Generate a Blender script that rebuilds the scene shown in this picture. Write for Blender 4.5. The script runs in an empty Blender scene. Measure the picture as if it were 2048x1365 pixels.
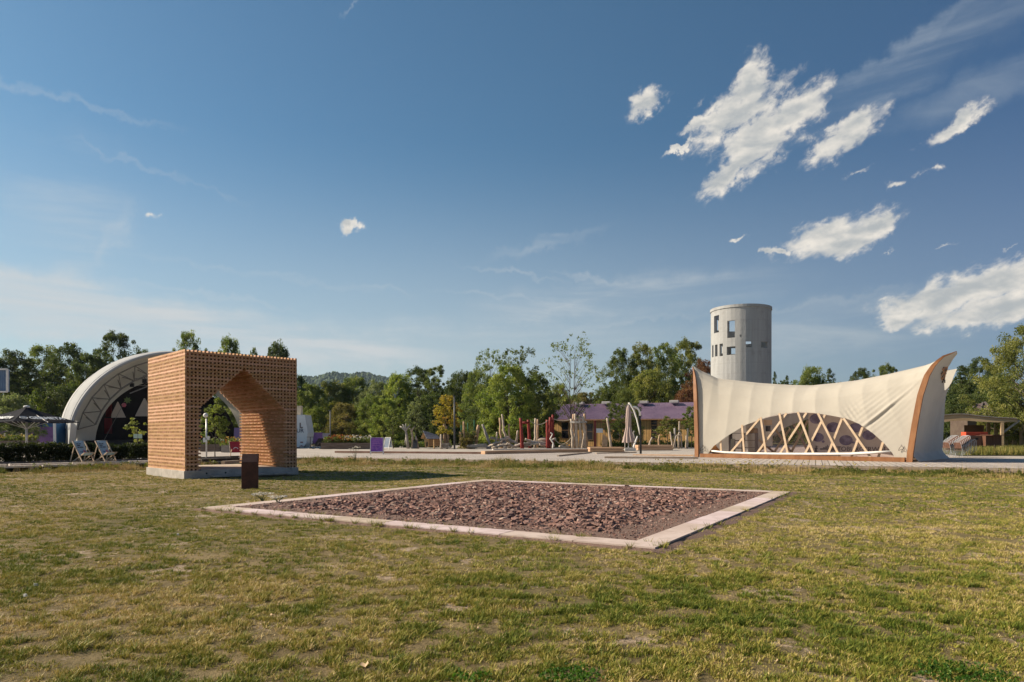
import bpy, math, random
import numpy as np
from mathutils import Vector, Matrix

random.seed(7)
SC = bpy.context.scene
COL = SC.collection
PI = math.pi

# ------------------------------------------------------------------ camera
F, CX, HZ, EYE = 1365.0, 1024.0, 872.0, 1.6
cam_d = bpy.data.cameras.new("camera")
cam = bpy.data.objects.new("camera", cam_d)
COL.objects.link(cam)
cam.location = (0, 0, EYE)
cam.rotation_euler = (math.radians(90), 0, 0)
cam_d.sensor_width = 36.0
cam_d.lens = 36.0 * F / 2048.0
cam_d.shift_y = (HZ - 682.5) / 2048.0
cam_d.clip_start = 0.1
cam_d.clip_end = 20000
SC.camera = cam

# ------------------------------------------------------------------ exposure
SC.view_settings.view_transform = 'Standard'
SC.view_settings.look = 'None'
SC.view_settings.exposure = 0.68
SC.view_settings.gamma = 1.0
SC.cycles.use_denoising = True
SC.cycles.max_bounces = 8
SC.cycles.transparent_max_bounces = 12
SC.cycles.sample_clamp_indirect = 4.0

# ------------------------------------------------------------------ sun
SUN_EL = math.radians(32.5)
SUN_H = Vector((-0.985, 0.125, 0)).normalized()
SUN_DIR = Vector((SUN_H.x * math.cos(SUN_EL), SUN_H.y * math.cos(SUN_EL), math.sin(SUN_EL)))
sun_d = bpy.data.lights.new("sun", 'SUN')
sun_d.energy = 4.9
sun_d.angle = math.radians(0.53)
sun_d.color = (1.0, 0.855, 0.67)
sun = bpy.data.objects.new("sun", sun_d)
COL.objects.link(sun)
sun.rotation_euler = SUN_DIR.to_track_quat('Z', 'Y').to_euler()
sun.location = (-40, 10, 40)

# ------------------------------------------------------------------ node helpers
class NT:
    """A small writer of node trees: every method returns an output socket."""
    def __init__(s, tree):
        s.t = tree
        s.n = tree.nodes
        s.l = tree.links
    def new(s, typ, **props):
        nd = s.n.new(typ)
        for k, v in props.items():
            setattr(nd, k, v)
        return nd
    def put(s, sock, val):
        if val is None:
            return
        if isinstance(val, bpy.types.NodeSocket):
            s.l.new(val, sock)
        else:
            sock.default_value = val
    def m(s, op, a, b=None, c=None, clamp=False):
        nd = s.new('ShaderNodeMath', operation=op, use_clamp=clamp)
        s.put(nd.inputs[0], a)
        s.put(nd.inputs[1], b)
        s.put(nd.inputs[2], c)
        return nd.outputs[0]
    def mix(s, fac, a, b, mode='MIX'):
        nd = s.new('ShaderNodeMix', data_type='RGBA', blend_type=mode)
        s.put(nd.inputs[0], fac)
        s.put(nd.inputs[6], a)
        s.put(nd.inputs[7], b)
        return nd.outputs[2]
    def smooth(s, x, lo, hi, a=0.0, b=1.0):
        nd = s.new('ShaderNodeMapRange', interpolation_type='SMOOTHSTEP')
        s.put(nd.inputs[0], x)
        for i, v in enumerate((lo, hi, a, b)):
            s.put(nd.inputs[i + 1], v)
        return nd.outputs[0]
    def lin(s, x, lo, hi, a=0.0, b=1.0):
        nd = s.new('ShaderNodeMapRange')
        s.put(nd.inputs[0], x)
        for i, v in enumerate((lo, hi, a, b)):
            s.put(nd.inputs[i + 1], v)
        return nd.outputs[0]
    def xyz(s, x, y, z):
        nd = s.new('ShaderNodeCombineXYZ')
        s.put(nd.inputs[0], x)
        s.put(nd.inputs[1], y)
        s.put(nd.inputs[2], z)
        return nd.outputs[0]
    def noise(s, vec, scale, detail=4, rough=0.55, lac=2.0, dist=0.0, out=0):
        nd = s.new('ShaderNodeTexNoise')
        s.put(nd.inputs['Vector'], vec)
        nd.inputs['Scale'].default_value = scale
        nd.inputs['Detail'].default_value = detail
        nd.inputs['Roughness'].default_value = rough
        nd.inputs['Lacunarity'].default_value = lac
        nd.inputs['Distortion'].default_value = dist
        return nd.outputs[out]
    def mapping(s, vec, scale=(1, 1, 1), rot=(0, 0, 0), loc=(0, 0, 0)):
        nd = s.new('ShaderNodeMapping')
        s.put(nd.inputs[0], vec)
        nd.inputs['Location'].default_value = loc
        nd.inputs['Rotation'].default_value = rot
        nd.inputs['Scale'].default_value = scale
        return nd.outputs[0]

def srgb(r, g, b):
    f = lambda c: (c / 255 / 12.92) if c / 255 <= 0.04045 else ((c / 255 + 0.055) / 1.055) ** 2.4
    return (f(r), f(g), f(b), 1.0)

def c4(c):
    return tuple(c) + (1.0,) if len(c) == 3 else tuple(c)

# ------------------------------------------------------------------ sky
world = bpy.data.worlds.new("World")
SC.world = world
world.use_nodes = True
wt = NT(world.node_tree)
wt.n.clear()

def azel(px, py):
    x, z = (px - CX) / F, (HZ - py) / F
    return math.degrees(math.atan(x)), math.degrees(math.atan(z / math.sqrt(1 + x * x)))

def build_sky():
    sky = wt.new('ShaderNodeTexSky', sky_type='NISHITA')
    sky.sun_disc = False
    sky.sun_elevation = SUN_EL
    sky.sun_rotation = math.atan2(SUN_H.x, SUN_H.y)
    sky.altitude = 100
    sky.air_density = 1.0
    sky.dust_density = 1.0
    sky.ozone_density = 2.0
    tc = wt.new('ShaderNodeTexCoord')
    sep = wt.new('ShaderNodeSeparateXYZ')
    wt.l.new(tc.outputs['Generated'], sep.inputs[0])
    x, y, z = sep.outputs
    az = wt.m('MULTIPLY', wt.m('ARCTAN2', x, y), 180 / PI)
    el = wt.m('MULTIPLY', wt.m('ARCSINE', z), 180 / PI)
    # colour grade of the clear air: a slightly teal, muted blue
    base = wt.mix(1.0, sky.outputs[0], SKY_TINT, 'MULTIPLY')
    # the air away from the sun is deeper
    dot = wt.m('ADD', wt.m('MULTIPLY', x, SUN_DIR.x), wt.m('ADD', wt.m('MULTIPLY', y, SUN_DIR.y), wt.m('MULTIPLY', z, SUN_DIR.z)))
    deep = wt.smooth(dot, -0.70, 0.40)
    base = wt.mix(1.0, base, wt.mix(deep, SKY_DEEP, SKY_NEAR), 'MULTIPLY')

    # the wind folds the outlines: bend the sky coordinates before shaping clouds
    v0 = wt.xyz(az, el, 3.3)
    wn = wt.new('ShaderNodeTexNoise')
    wt.l.new(v0, wn.inputs['Vector'])
    wn.inputs['Scale'].default_value = 0.42
    wn.inputs['Detail'].default_value = 5
    wn.inputs['Roughness'].default_value = 0.62
    ws = wt.new('ShaderNodeSeparateColor')
    wt.l.new(wn.outputs['Color'], ws.inputs[0])
    waz = wt.m('ADD', az, wt.m('MULTIPLY', wt.m('SUBTRACT', ws.outputs[0], 0.5), 4.6))
    wel = wt.m('ADD', el, wt.m('MULTIPLY', wt.m('SUBTRACT', ws.outputs[1], 0.5), 2.8))

    def ell(px, py, hw, hh, rot):
        a0, e0 = azel(px, py)
        k = math.degrees(1 / F) * math.cos(math.radians(a0)) * math.cos(math.radians(e0))
        r = math.radians(rot)
        da = wt.m('SUBTRACT', waz, a0)
        de = wt.m('SUBTRACT', wel, e0)
        u = wt.m('ADD', wt.m('MULTIPLY', da, math.cos(r) / (hw * k)), wt.m('MULTIPLY', de, math.sin(r) / (hw * k)))
        v = wt.m('ADD', wt.m('MULTIPLY', da, -math.sin(r) / (hh * k)), wt.m('MULTIPLY', de, math.cos(r) / (hh * k)))
        q = wt.m('ADD', wt.m('MULTIPLY', u, u), wt.m('MULTIPLY', v, v))
        return wt.m('SUBTRACT', 1.0, wt.m('SQRT', q))

    def union(items):
        out = None
        for it in items:
            e = ell(*it)
            out = e if out is None else wt.m('MAXIMUM', out, e)
        return out

    vec = wt.xyz(az, el, 0.0)
    # ---- thin high cloud
    cir = wt.noise(wt.mapping(vec, (0.045, 0.33, 1), (0, 0, math.radians(9)), (3.1, 1.7, 0)), 1.0, 7, 0.62, 2.1, 0.6)
    cir2 = wt.noise(wt.mapping(vec, (0.05, 0.42, 1), (0, 0, math.radians(-14)), (11.3, 4.2, 0)), 1.0, 7, 0.6, 2.1, 0.8)
    def region(items, lo=0.0, hi=0.9):
        return wt.smooth(union(items), lo, hi)
    low_left = region([(260, 640, 520, 85, -5), (60, 600, 300, 70, -6), (560, 700, 420, 60, 0)], 0, 0.6)
    low_mid = region([(900, 700, 620, 80, 0), (1250, 600, 420, 60, 4), (1700, 660, 520, 90, 6)], 0, 0.9)
    top_right = region([(1860, 110, 420, 70, 20), (1990, 170, 260, 60, 10)], 0, 0.8)
    left = region([(150, 420, 190, 170, 60), (160, 500, 240, 60, 70)], 0, 0.9)
    a1 = wt.m('MULTIPLY', low_left, wt.smooth(cir2, 0.30, 0.66, 0.12, 1.0))
    a1 = wt.m('MULTIPLY', a1, 1.0)
    a2 = wt.m('MULTIPLY', low_mid, wt.smooth(cir, 0.38, 0.72, 0.08, 0.85))
    a3 = wt.m('MULTIPLY', top_right, wt.smooth(cir, 0.35, 0.75, 0.06, 0.42))
    a4 = wt.m('MULTIPLY', left, wt.smooth(cir2, 0.32, 0.72, 0.0, 0.30))
    trails = union([(150, 203, 260, 11, -4), (330, 350, 240, 9, -11), (560, 555, 340, 10, -4), (1000, 595, 190, 7, -6),
                    (1150, 610, 170, 7, 14), (1310, 640, 210, 9, 5), (1090, 490, 170, 16, 13), (700, 8, 40, 8, 50), (1830, 80, 300, 22, 20), (230, 470, 120, 22, 62), (420, 590, 260, 9, -6),
                    (1020, 545, 150, 6, -9), (1190, 560, 120, 8, -12), (760, 575, 90, 7, -5), (1620, 610, 240, 10, 8)])
    a5 = wt.m('MULTIPLY', wt.smooth(trails, 0.0, 0.9), wt.smooth(cir, 0.3, 0.7, 0.04, 0.30))
    thin = a1
    for a in (a2, a3, a4, a5):
        thin = wt.m('ADD', thin, wt.m('MULTIPLY', a, wt.m('SUBTRACT', 1.0, thin)))
    hazeband = wt.m('MULTIPLY', wt.smooth(el, 24.0, -1.0, 0.0, 0.62), wt.lin(deep, 0, 1, 0.55, 1.1))
    thin = wt.m('ADD', thin, wt.m('MULTIPLY', hazeband, wt.m('SUBTRACT', 1.0, thin)))
    cirrus_col = wt.mix(deep, CIRRUS_DEEP, CIRRUS_NEAR)
    skyc = wt.mix(thin, base, cirrus_col)
    # ---- cumulus
    items = [(1510, 165, 63, 50, 50), (1480, 225, 135, 52, 24), (1590, 230, 99, 52, 24), (1520, 285, 135, 55, 34), (1465, 348, 86, 30, 30),
             (1405, 250, 63, 17, 12), (1362, 296, 41, 8, 20),
             (1290, 207, 56, 30, 24), (1698, 268, 101, 39, 28), (1915, 250, 76, 22, 20),
             (1680, 472, 126, 42, 12), (1745, 455, 72, 20, 6), (700, 452, 25, 13, -4), (1910, 592, 162, 44, 12), (2010, 566, 135, 50, 8),
             (1985, 622, 171, 34, 6), (1792, 638, 52, 22, 14), (1850, 612, 108, 15, 8), (1552, 505, 22, 11, 0)]
    faint = [(1800, 368, 55, 16, 5), (1868, 338, 60, 16, -8), (1775, 505, 22, 11, 10), (305, 437, 30, 14, -10), (1885, 490, 55, 10, 5),
             (2010, 495, 34, 11, 25), (1640, 310, 90, 40, 30), (1400, 205, 60, 24, 30), (1715, 350, 50, 16, 25), (1480, 470, 40, 9, 5)]
    fld = wt.m('MAXIMUM', union(items), wt.m('SUBTRACT', union(faint), 0.60))
    def cn(dx, dy):
        # the air stretches the clouds along a slope; big billows plus fine torn edges
        v1 = wt.mapping(vec, (1, 1, 1), (0, 0, 0), (dx, dy, 0))
        r_ = wt.mapping(v1, (1, 1, 1), (0, 0, math.radians(-27)))
        big = wt.noise(wt.mapping(r_, (0.50, 0.80, 1)), 0.75, 2, 0.5, 2.0, 0.2)
        fine = wt.noise(wt.mapping(r_, (0.58, 1.05, 1)), 1.35, 10, 0.62, 2.1, 0.35)
        return wt.m('ADD', wt.m('MULTIPLY', wt.m('SUBTRACT', big, 0.5), 0.55), wt.m('MULTIPLY', wt.m('SUBTRACT', fine, 0.5), 0.85))
    n0 = cn(0, 0)
    def soft(dx, dy):
        v1 = wt.mapping(vec, (1, 1, 1), (0, 0, 0), (dx, dy, 0))
        return wt.noise(wt.mapping(v1, (0.34, 0.80, 1), (0, 0, math.radians(-27))), 0.95, 4, 0.5, 2.0, 0.2)
    rel = wt.m('SUBTRACT', soft(0, 0), soft(0.5, -0.45))
    body = wt.m('ADD', wt.m('MULTIPLY', fld, 1.5), wt.m('MULTIPLY', n0, 2.2))
    den = wt.m('ADD', wt.m('MULTIPLY', wt.smooth(body, -0.10, 0.70), 0.40), wt.m('MULTIPLY', wt.smooth(body, 0.12, 0.95), 0.60))
    light = wt.smooth(wt.m('ADD', wt.m('MULTIPLY', rel, 1.8), wt.m('MULTIPLY', wt.m('SUBTRACT', 0.45, fld), 0.75)), -0.60, 0.50)
    cumc = wt.mix(light, CLOUD_DARK, CLOUD_LIGHT)
    # cloud only in the half of the sky that the layout describes
    front = wt.smooth(y, 0.05, 0.3)
    den = wt.m('MULTIPLY', den, front)
    out = wt.mix(den, skyc, cumc)
    bg = wt.new('ShaderNodeBackground')
    wt.l.new(out, bg.inputs[0])
    bg.inputs[1].default_value = SKY_STRENGTH
    wo = wt.new('ShaderNodeOutputWorld')
    wt.l.new(bg.outputs[0], wo.inputs[0])
    world.cycles.sampling_method = 'MANUAL'
    world.cycles.sample_map_resolution = 512

SKY_STRENGTH = 0.083
SKY_TINT = (0.46, 0.63, 0.74, 1)
SKY_DEEP = (0.52, 0.465, 0.615, 1)
SKY_NEAR = (1.04, 1.12, 1.02, 1)
CIRRUS_NEAR = (4.5, 4.75, 4.9, 1)
CIRRUS_DEEP = (2.1, 2.75, 3.3, 1)
CLOUD_LIGHT = (6.7, 6.25, 5.6, 1)
CLOUD_DARK = (3.4, 3.6, 3.7, 1)
build_sky()

# ------------------------------------------------------------------ picture rays (used only to read positions off the plan)
def at(px, py, Y):
    return Vector(((px - CX) / F * Y, Y, EYE + (HZ - py) / F * Y))

def gnd(px, py, z=0.0):
    Y = (EYE - z) * F / (py - HZ)
    return Vector(((px - CX) / F * Y, Y, z))

def ray_plane(px, py, p0, n):
    d = Vector(((px - CX) / F, 1.0, (HZ - py) / F))
    o = Vector((0, 0, EYE))
    t = (Vector(p0) - o).dot(n) / d.dot(n)
    return o + d * t

# ------------------------------------------------------------------ mesh writer
class MB:
    def __init__(s):
        s.v, s.f = [], []
    def add(s, verts, faces):
        b = len(s.v)
        s.v += [tuple(p) for p in verts]
        s.f += [tuple(i + b for i in f) for f in faces]
        return s
    def poly(s, pts):
        return s.add(pts, [tuple(range(len(pts)))])
    def box(s, c, size, R=None):
        sx, sy, sz = (k / 2 for k in size)
        vs = []
        for dz in (-sz, sz):
            for dx, dy in ((-sx, -sy), (sx, -sy), (sx, sy), (-sx, sy)):
                p = Vector((dx, dy, dz))
                if R is not None:
                    p = R @ p
                vs.append((c[0] + p.x, c[1] + p.y, c[2] + p.z))
        return s.add(vs, [(3, 2, 1, 0), (4, 5, 6, 7), (0, 1, 5, 4), (1, 2, 6, 5), (2, 3, 7, 6), (3, 0, 4, 7)])
    def bar(s, p0, p1, w, h, up=(0, 0, 1)):
        p0, p1 = Vector(p0), Vector(p1)
        d = (p1 - p0).normalized()
        up = Vector(up)
        if abs(d.dot(up)) > 0.98:
            up = Vector((1, 0, 0))
        r = d.cross(up).normalized()
        u = r.cross(d).normalized()
        vs = []
        for p in (p0, p1):
            for a, b in ((-1, -1), (1, -1), (1, 1), (-1, 1)):
                vs.append(p + r * (a * w / 2) + u * (b * h / 2))
        return s.add(vs, [(0, 1, 2, 3), (7, 6, 5, 4), (0, 4, 5, 1), (1, 5, 6, 2), (2, 6, 7, 3), (3, 7, 4, 0)])
    def tube(s, pts, radii, n=8, cap=True):
        pts = [Vector(p) for p in pts]
        if not hasattr(radii, '__len__'):
            radii = [radii] * len(pts)
        b = len(s.v)
        ref = None
        for i, p in enumerate(pts):
            d = (pts[min(i + 1, len(pts) - 1)] - pts[max(i - 1, 0)]).normalized()
            if ref is None:
                ref = Vector((0, 0, 1)) if abs(d.z) < 0.9 else Vector((1, 0, 0))
            r = d.cross(ref)
            if r.length < 1e-4:
                r = d.cross(Vector((0.3, 0.9, 0.1)))
            r.normalize()
            u = r.cross(d).normalized()
            ref = u
            for k in range(n):
                a = 2 * PI * k / n
                s.v.append(tuple(p + (r * math.cos(a) + u * math.sin(a)) * radii[i]))
        for i in range(len(pts) - 1):
            for k in range(n):
                k2 = (k + 1) % n
                s.f.append((b + i * n + k, b + i * n + k2, b + (i + 1) * n + k2, b + (i + 1) * n + k))
        if cap:
            s.f.append(tuple(b + k for k in range(n - 1, -1, -1)))
            s.f.append(tuple(b + (len(pts) - 1) * n + k for k in range(n)))
        return s
    def lathe(s, prof, c=(0, 0, 0), n=24, cap=True):
        b = len(s.v)
        for r, z in prof:
            for k in range(n):
                a = 2 * PI * k / n
                s.v.append((c[0] + r * math.cos(a), c[1] + r * math.sin(a), c[2] + z))
        for i in range(len(prof) - 1):
            for k in range(n):
                k2 = (k + 1) % n
                s.f.append((b + i * n + k, b + i * n + k2, b + (i + 1) * n + k2, b + (i + 1) * n + k))
        if cap:
            s.f.append(tuple(b + k for k in range(n - 1, -1, -1)))
            s.f.append(tuple(b + (len(prof) - 1) * n + k for k in range(n)))
        return s
    def prism(s, pts, off):
        """A flat outline given as 3-D points, thickened by the vector off."""
        off = Vector(off)
        n = len(pts)
        a = [Vector(p) for p in pts]
        vs = a + [p + off for p in a]
        fs = [tuple(range(n - 1, -1, -1)), tuple(range(n, 2 * n))]
        fs += [(i, (i + 1) % n, n + (i + 1) % n, n + i) for i in range(n)]
        return s.add(vs, fs)
    def grid(s, fn, nu, nv, keep=None):
        b = len(s.v)
        for i in range(nu + 1):
            for j in range(nv + 1):
                s.v.append(tuple(fn(i / nu, j / nv)))
        for i in range(nu):
            for j in range(nv):
                if keep is None or keep(i, j):
                    q = b + i * (nv + 1) + j
                    s.f.append((q, q + nv + 1, q + nv + 2, q + 1))
        return s
    def ball(s, c, r, n=10, m=6, sc=(1, 1, 1)):
        prof = [(r * math.sin(PI * i / m) + 1e-4, -r * math.cos(PI * i / m)) for i in range(m + 1)]
        t = MB().lathe(prof, (0, 0, 0), n)
        return s.add([(c[0] + x * sc[0], c[1] + y * sc[1], c[2] + z * sc[2]) for x, y, z in t.v], t.f)
    def disc(s, c, ex, ey, rx, ry, n=20, off=None):
        c, ex, ey = Vector(c), Vector(ex), Vector(ey)
        pts = [c + ex * (rx * math.cos(2 * PI * k / n)) + ey * (ry * math.sin(2 * PI * k / n)) for k in range(n)]
        return s.prism(pts, off) if off is not None else s.poly(pts)
    def build(s, name, mat, parent=None, smooth=False, world=False, loc=None):
        v = s.v
        if parent is not None and world:
            inv = (Matrix.Translation(parent.location) @ parent.rotation_euler.to_matrix().to_4x4()).inverted()
            v = [tuple(inv @ Vector(p)) for p in v]
        elif loc is not None and parent is None:
            v = [(p[0] - loc[0], p[1] - loc[1], p[2] - loc[2]) for p in v]
        me = bpy.data.meshes.new(name)
        me.from_pydata(v, [], s.f)
        if mat is not None:
            me.materials.append(mat)
        me.polygons.foreach_set('use_smooth', [smooth] * len(me.polygons))
        me.update()
        o = bpy.data.objects.new(name, me)
        COL.objects.link(o)
        if parent is not None:
            o.parent = parent
        elif loc is not None:
            o.location = loc
        return o

def solid(o, t, off=-1.0):
    md = o.modifiers.new("thickness", 'SOLIDIFY')
    md.thickness = t
    md.offset = off
    return o

def bevel(o, w, seg=2):
    md = o.modifiers.new("bevel", 'BEVEL')
    md.width = w
    md.segments = seg
    md.limit_method = 'ANGLE'
    return o

def tag(o, label, cat, group=None, kind=None):
    o['label'] = label
    o['category'] = cat
    if group:
        o['group'] = group
    if kind:
        o['kind'] = kind
    return o

def thing(name, label, cat, loc=(0, 0, 0), rz=0.0, group=None):
    o = bpy.data.objects.new(name, None)
    COL.objects.link(o)
    o.location = loc
    o.rotation_euler = (0, 0, rz)
    o.empty_display_size = 0.2
    return tag(o, label, cat, group)

def struct(o, label=None, cat=None):
    o['kind'] = 'structure'
    if label:
        o['label'] = label
        o['category'] = cat
    return o

def children_of(o):
    return [c for c in bpy.data.objects if c.parent is o]

def dup(root, loc, rz=0.0, label=None, scale=None):
    r = root.copy()
    COL.objects.link(r)
    r.location = loc
    r.rotation_euler = (0, 0, rz)
    if scale:
        r.scale = scale
    if label:
        r['label'] = label
    for ch in children_of(root):
        c = ch.copy()
        COL.objects.link(c)
        c.parent = r
        for g in children_of(ch):
            d = g.copy()
            COL.objects.link(d)
            d.parent = c
    return r

def text_geo(body, size=1.0, bold=0.0, align='CENTER', shear=0.0):
    cu = bpy.data.curves.new("text", 'FONT')
    cu.body = body
    cu.size = size
    cu.offset = bold
    cu.align_x = align
    cu.align_y = 'CENTER'
    cu.shear = shear
    cu.resolution_u = 3
    ob = bpy.data.objects.new("text", cu)
    COL.objects.link(ob)
    bpy.context.view_layer.update()
    dg = bpy.context.evaluated_depsgraph_get()
    me = bpy.data.meshes.new_from_object(ob.evaluated_get(dg))
    vs = [tuple(v.co) for v in me.vertices]
    fs = [tuple(p.vertices) for p in me.polygons]
    bpy.data.objects.remove(ob)
    bpy.data.meshes.remove(me)
    bpy.data.curves.remove(cu)
    return vs, fs

def lettering(body, size, o, ex, ey, name, mat, parent, bold=0.0, world=True, align='CENTER', lift=0.0):
    """Flat letters laid on the plane o + x*ex + y*ey."""
    vs, fs = text_geo(body, size, bold, align)
    o, ex, ey = Vector(o), Vector(ex), Vector(ey)
    n = ex.cross(ey).normalized()
    m = MB().add([o + ex * p[0] + ey * p[1] + n * lift for p in vs], fs)
    return m.build(name, mat, parent, world=world)

# fast meshes from arrays ------------------------------------------------
def array_mesh(name, V, loops, sizes, attrs=None):
    me = bpy.data.meshes.new(name)
    V = np.asarray(V, dtype=np.float32).reshape(-1, 3)
    loops = np.asarray(loops, dtype=np.int32)
    sizes = np.asarray(sizes, dtype=np.int32)
    me.vertices.add(len(V))
    me.vertices.foreach_set('co', V.ravel())
    me.loops.add(len(loops))
    me.loops.foreach_set('vertex_index', loops)
    me.polygons.add(len(sizes))
    starts = np.concatenate(([0], np.cumsum(sizes)[:-1])).astype(np.int32)
    me.polygons.foreach_set('loop_start', starts)
    me.polygons.foreach_set('loop_total', sizes)
    me.polygons.foreach_set('use_smooth', np.zeros(len(sizes), dtype=bool))
    for k, a in (attrs or {}).items():
        at_ = me.attributes.new(k, 'FLOAT', 'POINT')
        at_.data.foreach_set('value', np.asarray(a, dtype=np.float32))
    me.update(calc_edges=True)
    return me

def quads_mesh(name, Q, attrs=None):
    n = len(Q)
    return array_mesh(name, Q.reshape(-1, 3), np.arange(4 * n), np.full(n, 4), attrs)

def lattice_noise(x, y, scale, seed=0, octaves=3):
    out = np.zeros_like(x)
    amp, tot = 1.0, 0.0
    for o in range(octaves):
        xs, ys = x * scale + 17.3 * o, y * scale - 9.1 * o
        xi, yi = np.floor(xs).astype(np.int64), np.floor(ys).astype(np.int64)
        fx, fy = xs - xi, ys - yi
        fx, fy = fx * fx * (3 - 2 * fx), fy * fy * (3 - 2 * fy)
        def h(a, b):
            k = (a * 374761393 + b * 668265263 + (seed + o) * 974634777) & 0x7fffffff
            k = ((k ^ (k >> 13)) * 1274126177) & 0x7fffffff
            return ((k ^ (k >> 16)) & 0xffff) / 65535.0
        v = (h(xi, yi) * (1 - fx) + h(xi + 1, yi) * fx) * (1 - fy) + (h(xi, yi + 1) * (1 - fx) + h(xi + 1, yi + 1) * fx) * fy
        out += v * amp
        tot += amp
        amp *= 0.5
        scale *= 2.1
    return out / tot

# ------------------------------------------------------------------ materials
MATS = {}
def pmat(name, c1, c2=None, scale=3.0, rough=0.7, bump=0.0, bscale=None, metal=0.0, stretch=(1, 1, 1), detail=5, c3=None, rnd=0.0, spec=0.3, lo=0.35, hi=0.65, space='Object', island=0.0):
    if name in MATS:
        return MATS[name]
    mt = bpy.data.materials.new(name)
    mt.use_nodes = True
    t = NT(mt.node_tree)
    t.n.clear()
    b = t.new('ShaderNodeBsdfPrincipled')
    out = t.new('ShaderNodeOutputMaterial')
    t.l.new(b.outputs[0], out.inputs[0])
    if space == 'World':
        vec = t.new('ShaderNodeNewGeometry').outputs['Position']
    else:
        vec = t.new('ShaderNodeTexCoord').outputs[space]
    vec = t.mapping(vec, stretch)
    col = c4(c1)
    if c2 is not None:
        n = t.noise(vec, scale, detail, 0.6)
        col = t.mix(t.smooth(n, lo, hi), c4(c1), c4(c2))
        if c3 is not None:
            n3 = t.noise(t.mapping(vec, (1, 1, 1), (0, 0, 0), (5.2, 1.3, 7.7)), scale * 2.7, detail, 0.65)
            col = t.mix(t.smooth(n3, 0.5, 0.75), col, c4(c3))
    if island:
        ri = t.new('ShaderNodeNewGeometry').outputs['Random Per Island']
        k = t.lin(ri, 0, 1, 1 - island, 1 + island)
        col = t.mix(1.0, col, t.xyz(k, k, t.m('MULTIPLY', k, k)), 'MULTIPLY')
    if rnd:
        oi = t.new('ShaderNodeObjectInfo')
        k = t.lin(oi.outputs['Random'], 0, 1, 1 - rnd, 1 + rnd)
        kk = t.xyz(k, k, k)
        col = t.mix(1.0, col, kk, 'MULTIPLY')
    t.put(b.inputs['Base Color'], col)
    b.inputs['Roughness'].default_value = rough
    b.inputs['Metallic'].default_value = metal
    b.inputs['Specular IOR Level'].default_value = spec
    if bump:
        bn = t.new('ShaderNodeBump')
        bn.inputs['Strength'].default_value = 1.0
        bn.inputs['Distance'].default_value = bump
        t.l.new(t.noise(vec, bscale or scale * 4, 5, 0.6), bn.inputs['Height'])
        t.l.new(bn.outputs[0], b.inputs['Normal'])
    MATS[name] = mt
    return mt

def leafmat(name, c1, c2, c3=None, trans=0.46, rnd=0.22, scale=0.55):
    if name in MATS:
        return MATS[name]
    mt = bpy.data.materials.new(name)
    mt.use_nodes = True
    t = NT(mt.node_tree)
    t.n.clear()
    out = t.new('ShaderNodeOutputMaterial')
    pos = t.new('ShaderNodeNewGeometry').outputs['Position']
    col = t.mix(t.smooth(t.noise(pos, scale, 3, 0.6), 0.36, 0.64), c4(c1), c4(c2))
    at_ = t.new('ShaderNodeAttribute', attribute_name='rnd')
    if c3 is not None:
        col = t.mix(t.smooth(at_.outputs['Fac'], 0.78, 0.95), col, c4(c3))
    k = t.lin(at_.outputs['Fac'], 0, 1, 0.85, 1.5)
    oi = t.new('ShaderNodeObjectInfo')
    k = t.m('MULTIPLY', k, t.lin(oi.outputs['Random'], 0, 1, 1 - rnd, 1 + rnd))
    col = t.mix(1.0, col, t.xyz(k, k, k), 'MULTIPLY')
    d = t.new('ShaderNodeBsdfPrincipled')
    t.put(d.inputs['Base Color'], col)
    d.inputs['Roughness'].default_value = 0.55
    d.inputs['Specular IOR Level'].default_value = 0.25
    tr = t.new('ShaderNodeBsdfTranslucent')
    t.put(tr.inputs[0], t.mix(1.0, col, (1.15, 1.2, 0.6, 1), 'MULTIPLY'))
    mx = t.new('ShaderNodeMixShader')
    mx.inputs[0].default_value = trans
    t.l.new(d.outputs[0], mx.inputs[1])
    t.l.new(tr.outputs[0], mx.inputs[2])
    t.l.new(mx.outputs[0], out.inputs[0])
    MATS[name] = mt
    return mt

# ================================================================== THE SETTING: lawn, plaza, hill
ZD = 0.25                                    # height of the plaza and its decking above the lawn
RNG = np.random.default_rng(11)

# edge between the lawn and the raised plaza, from left to right
EDGE = [(-70, -14), (-23.5, 28.6), (-17.6, 35.5), (-12.6, 43.3), (21.4, 28.3), (60, 11)]
def edge_y(x):
    for (x0, y0), (x1, y1) in zip(EDGE, EDGE[1:]):
        if x0 <= x <= x1:
            return y0 + (y1 - y0) * (x - x0) / (x1 - x0)
    return EDGE[0][1] if x < EDGE[0][0] else EDGE[-1][1]
EX = np.array([e[0] for e in EDGE]); EY = np.array([e[1] for e in EDGE])

# frame of the stone bed
BN = Vector((2.0, 9.5, 0)); BU = Vector((-0.856, 0.517, 0)); BV = Vector((0.517, 0.856, 0))
LU, LV, BW = 10.25, 11.15, 0.45
def bed(a, b, z=0.0):
    return BN + BU * a + BV * b + Vector((0, 0, z))

# pavilion plan
PC = Vector((-11.96, 24.96, 0)); PU = Vector((0.72, 0.694, 0)); PV = Vector((-0.694, 0.72, 0))
PL = 4.36
def pav(a, b, z=0.0):
    return PC + PU * a + PV * b + Vector((0, 0, z))

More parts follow.
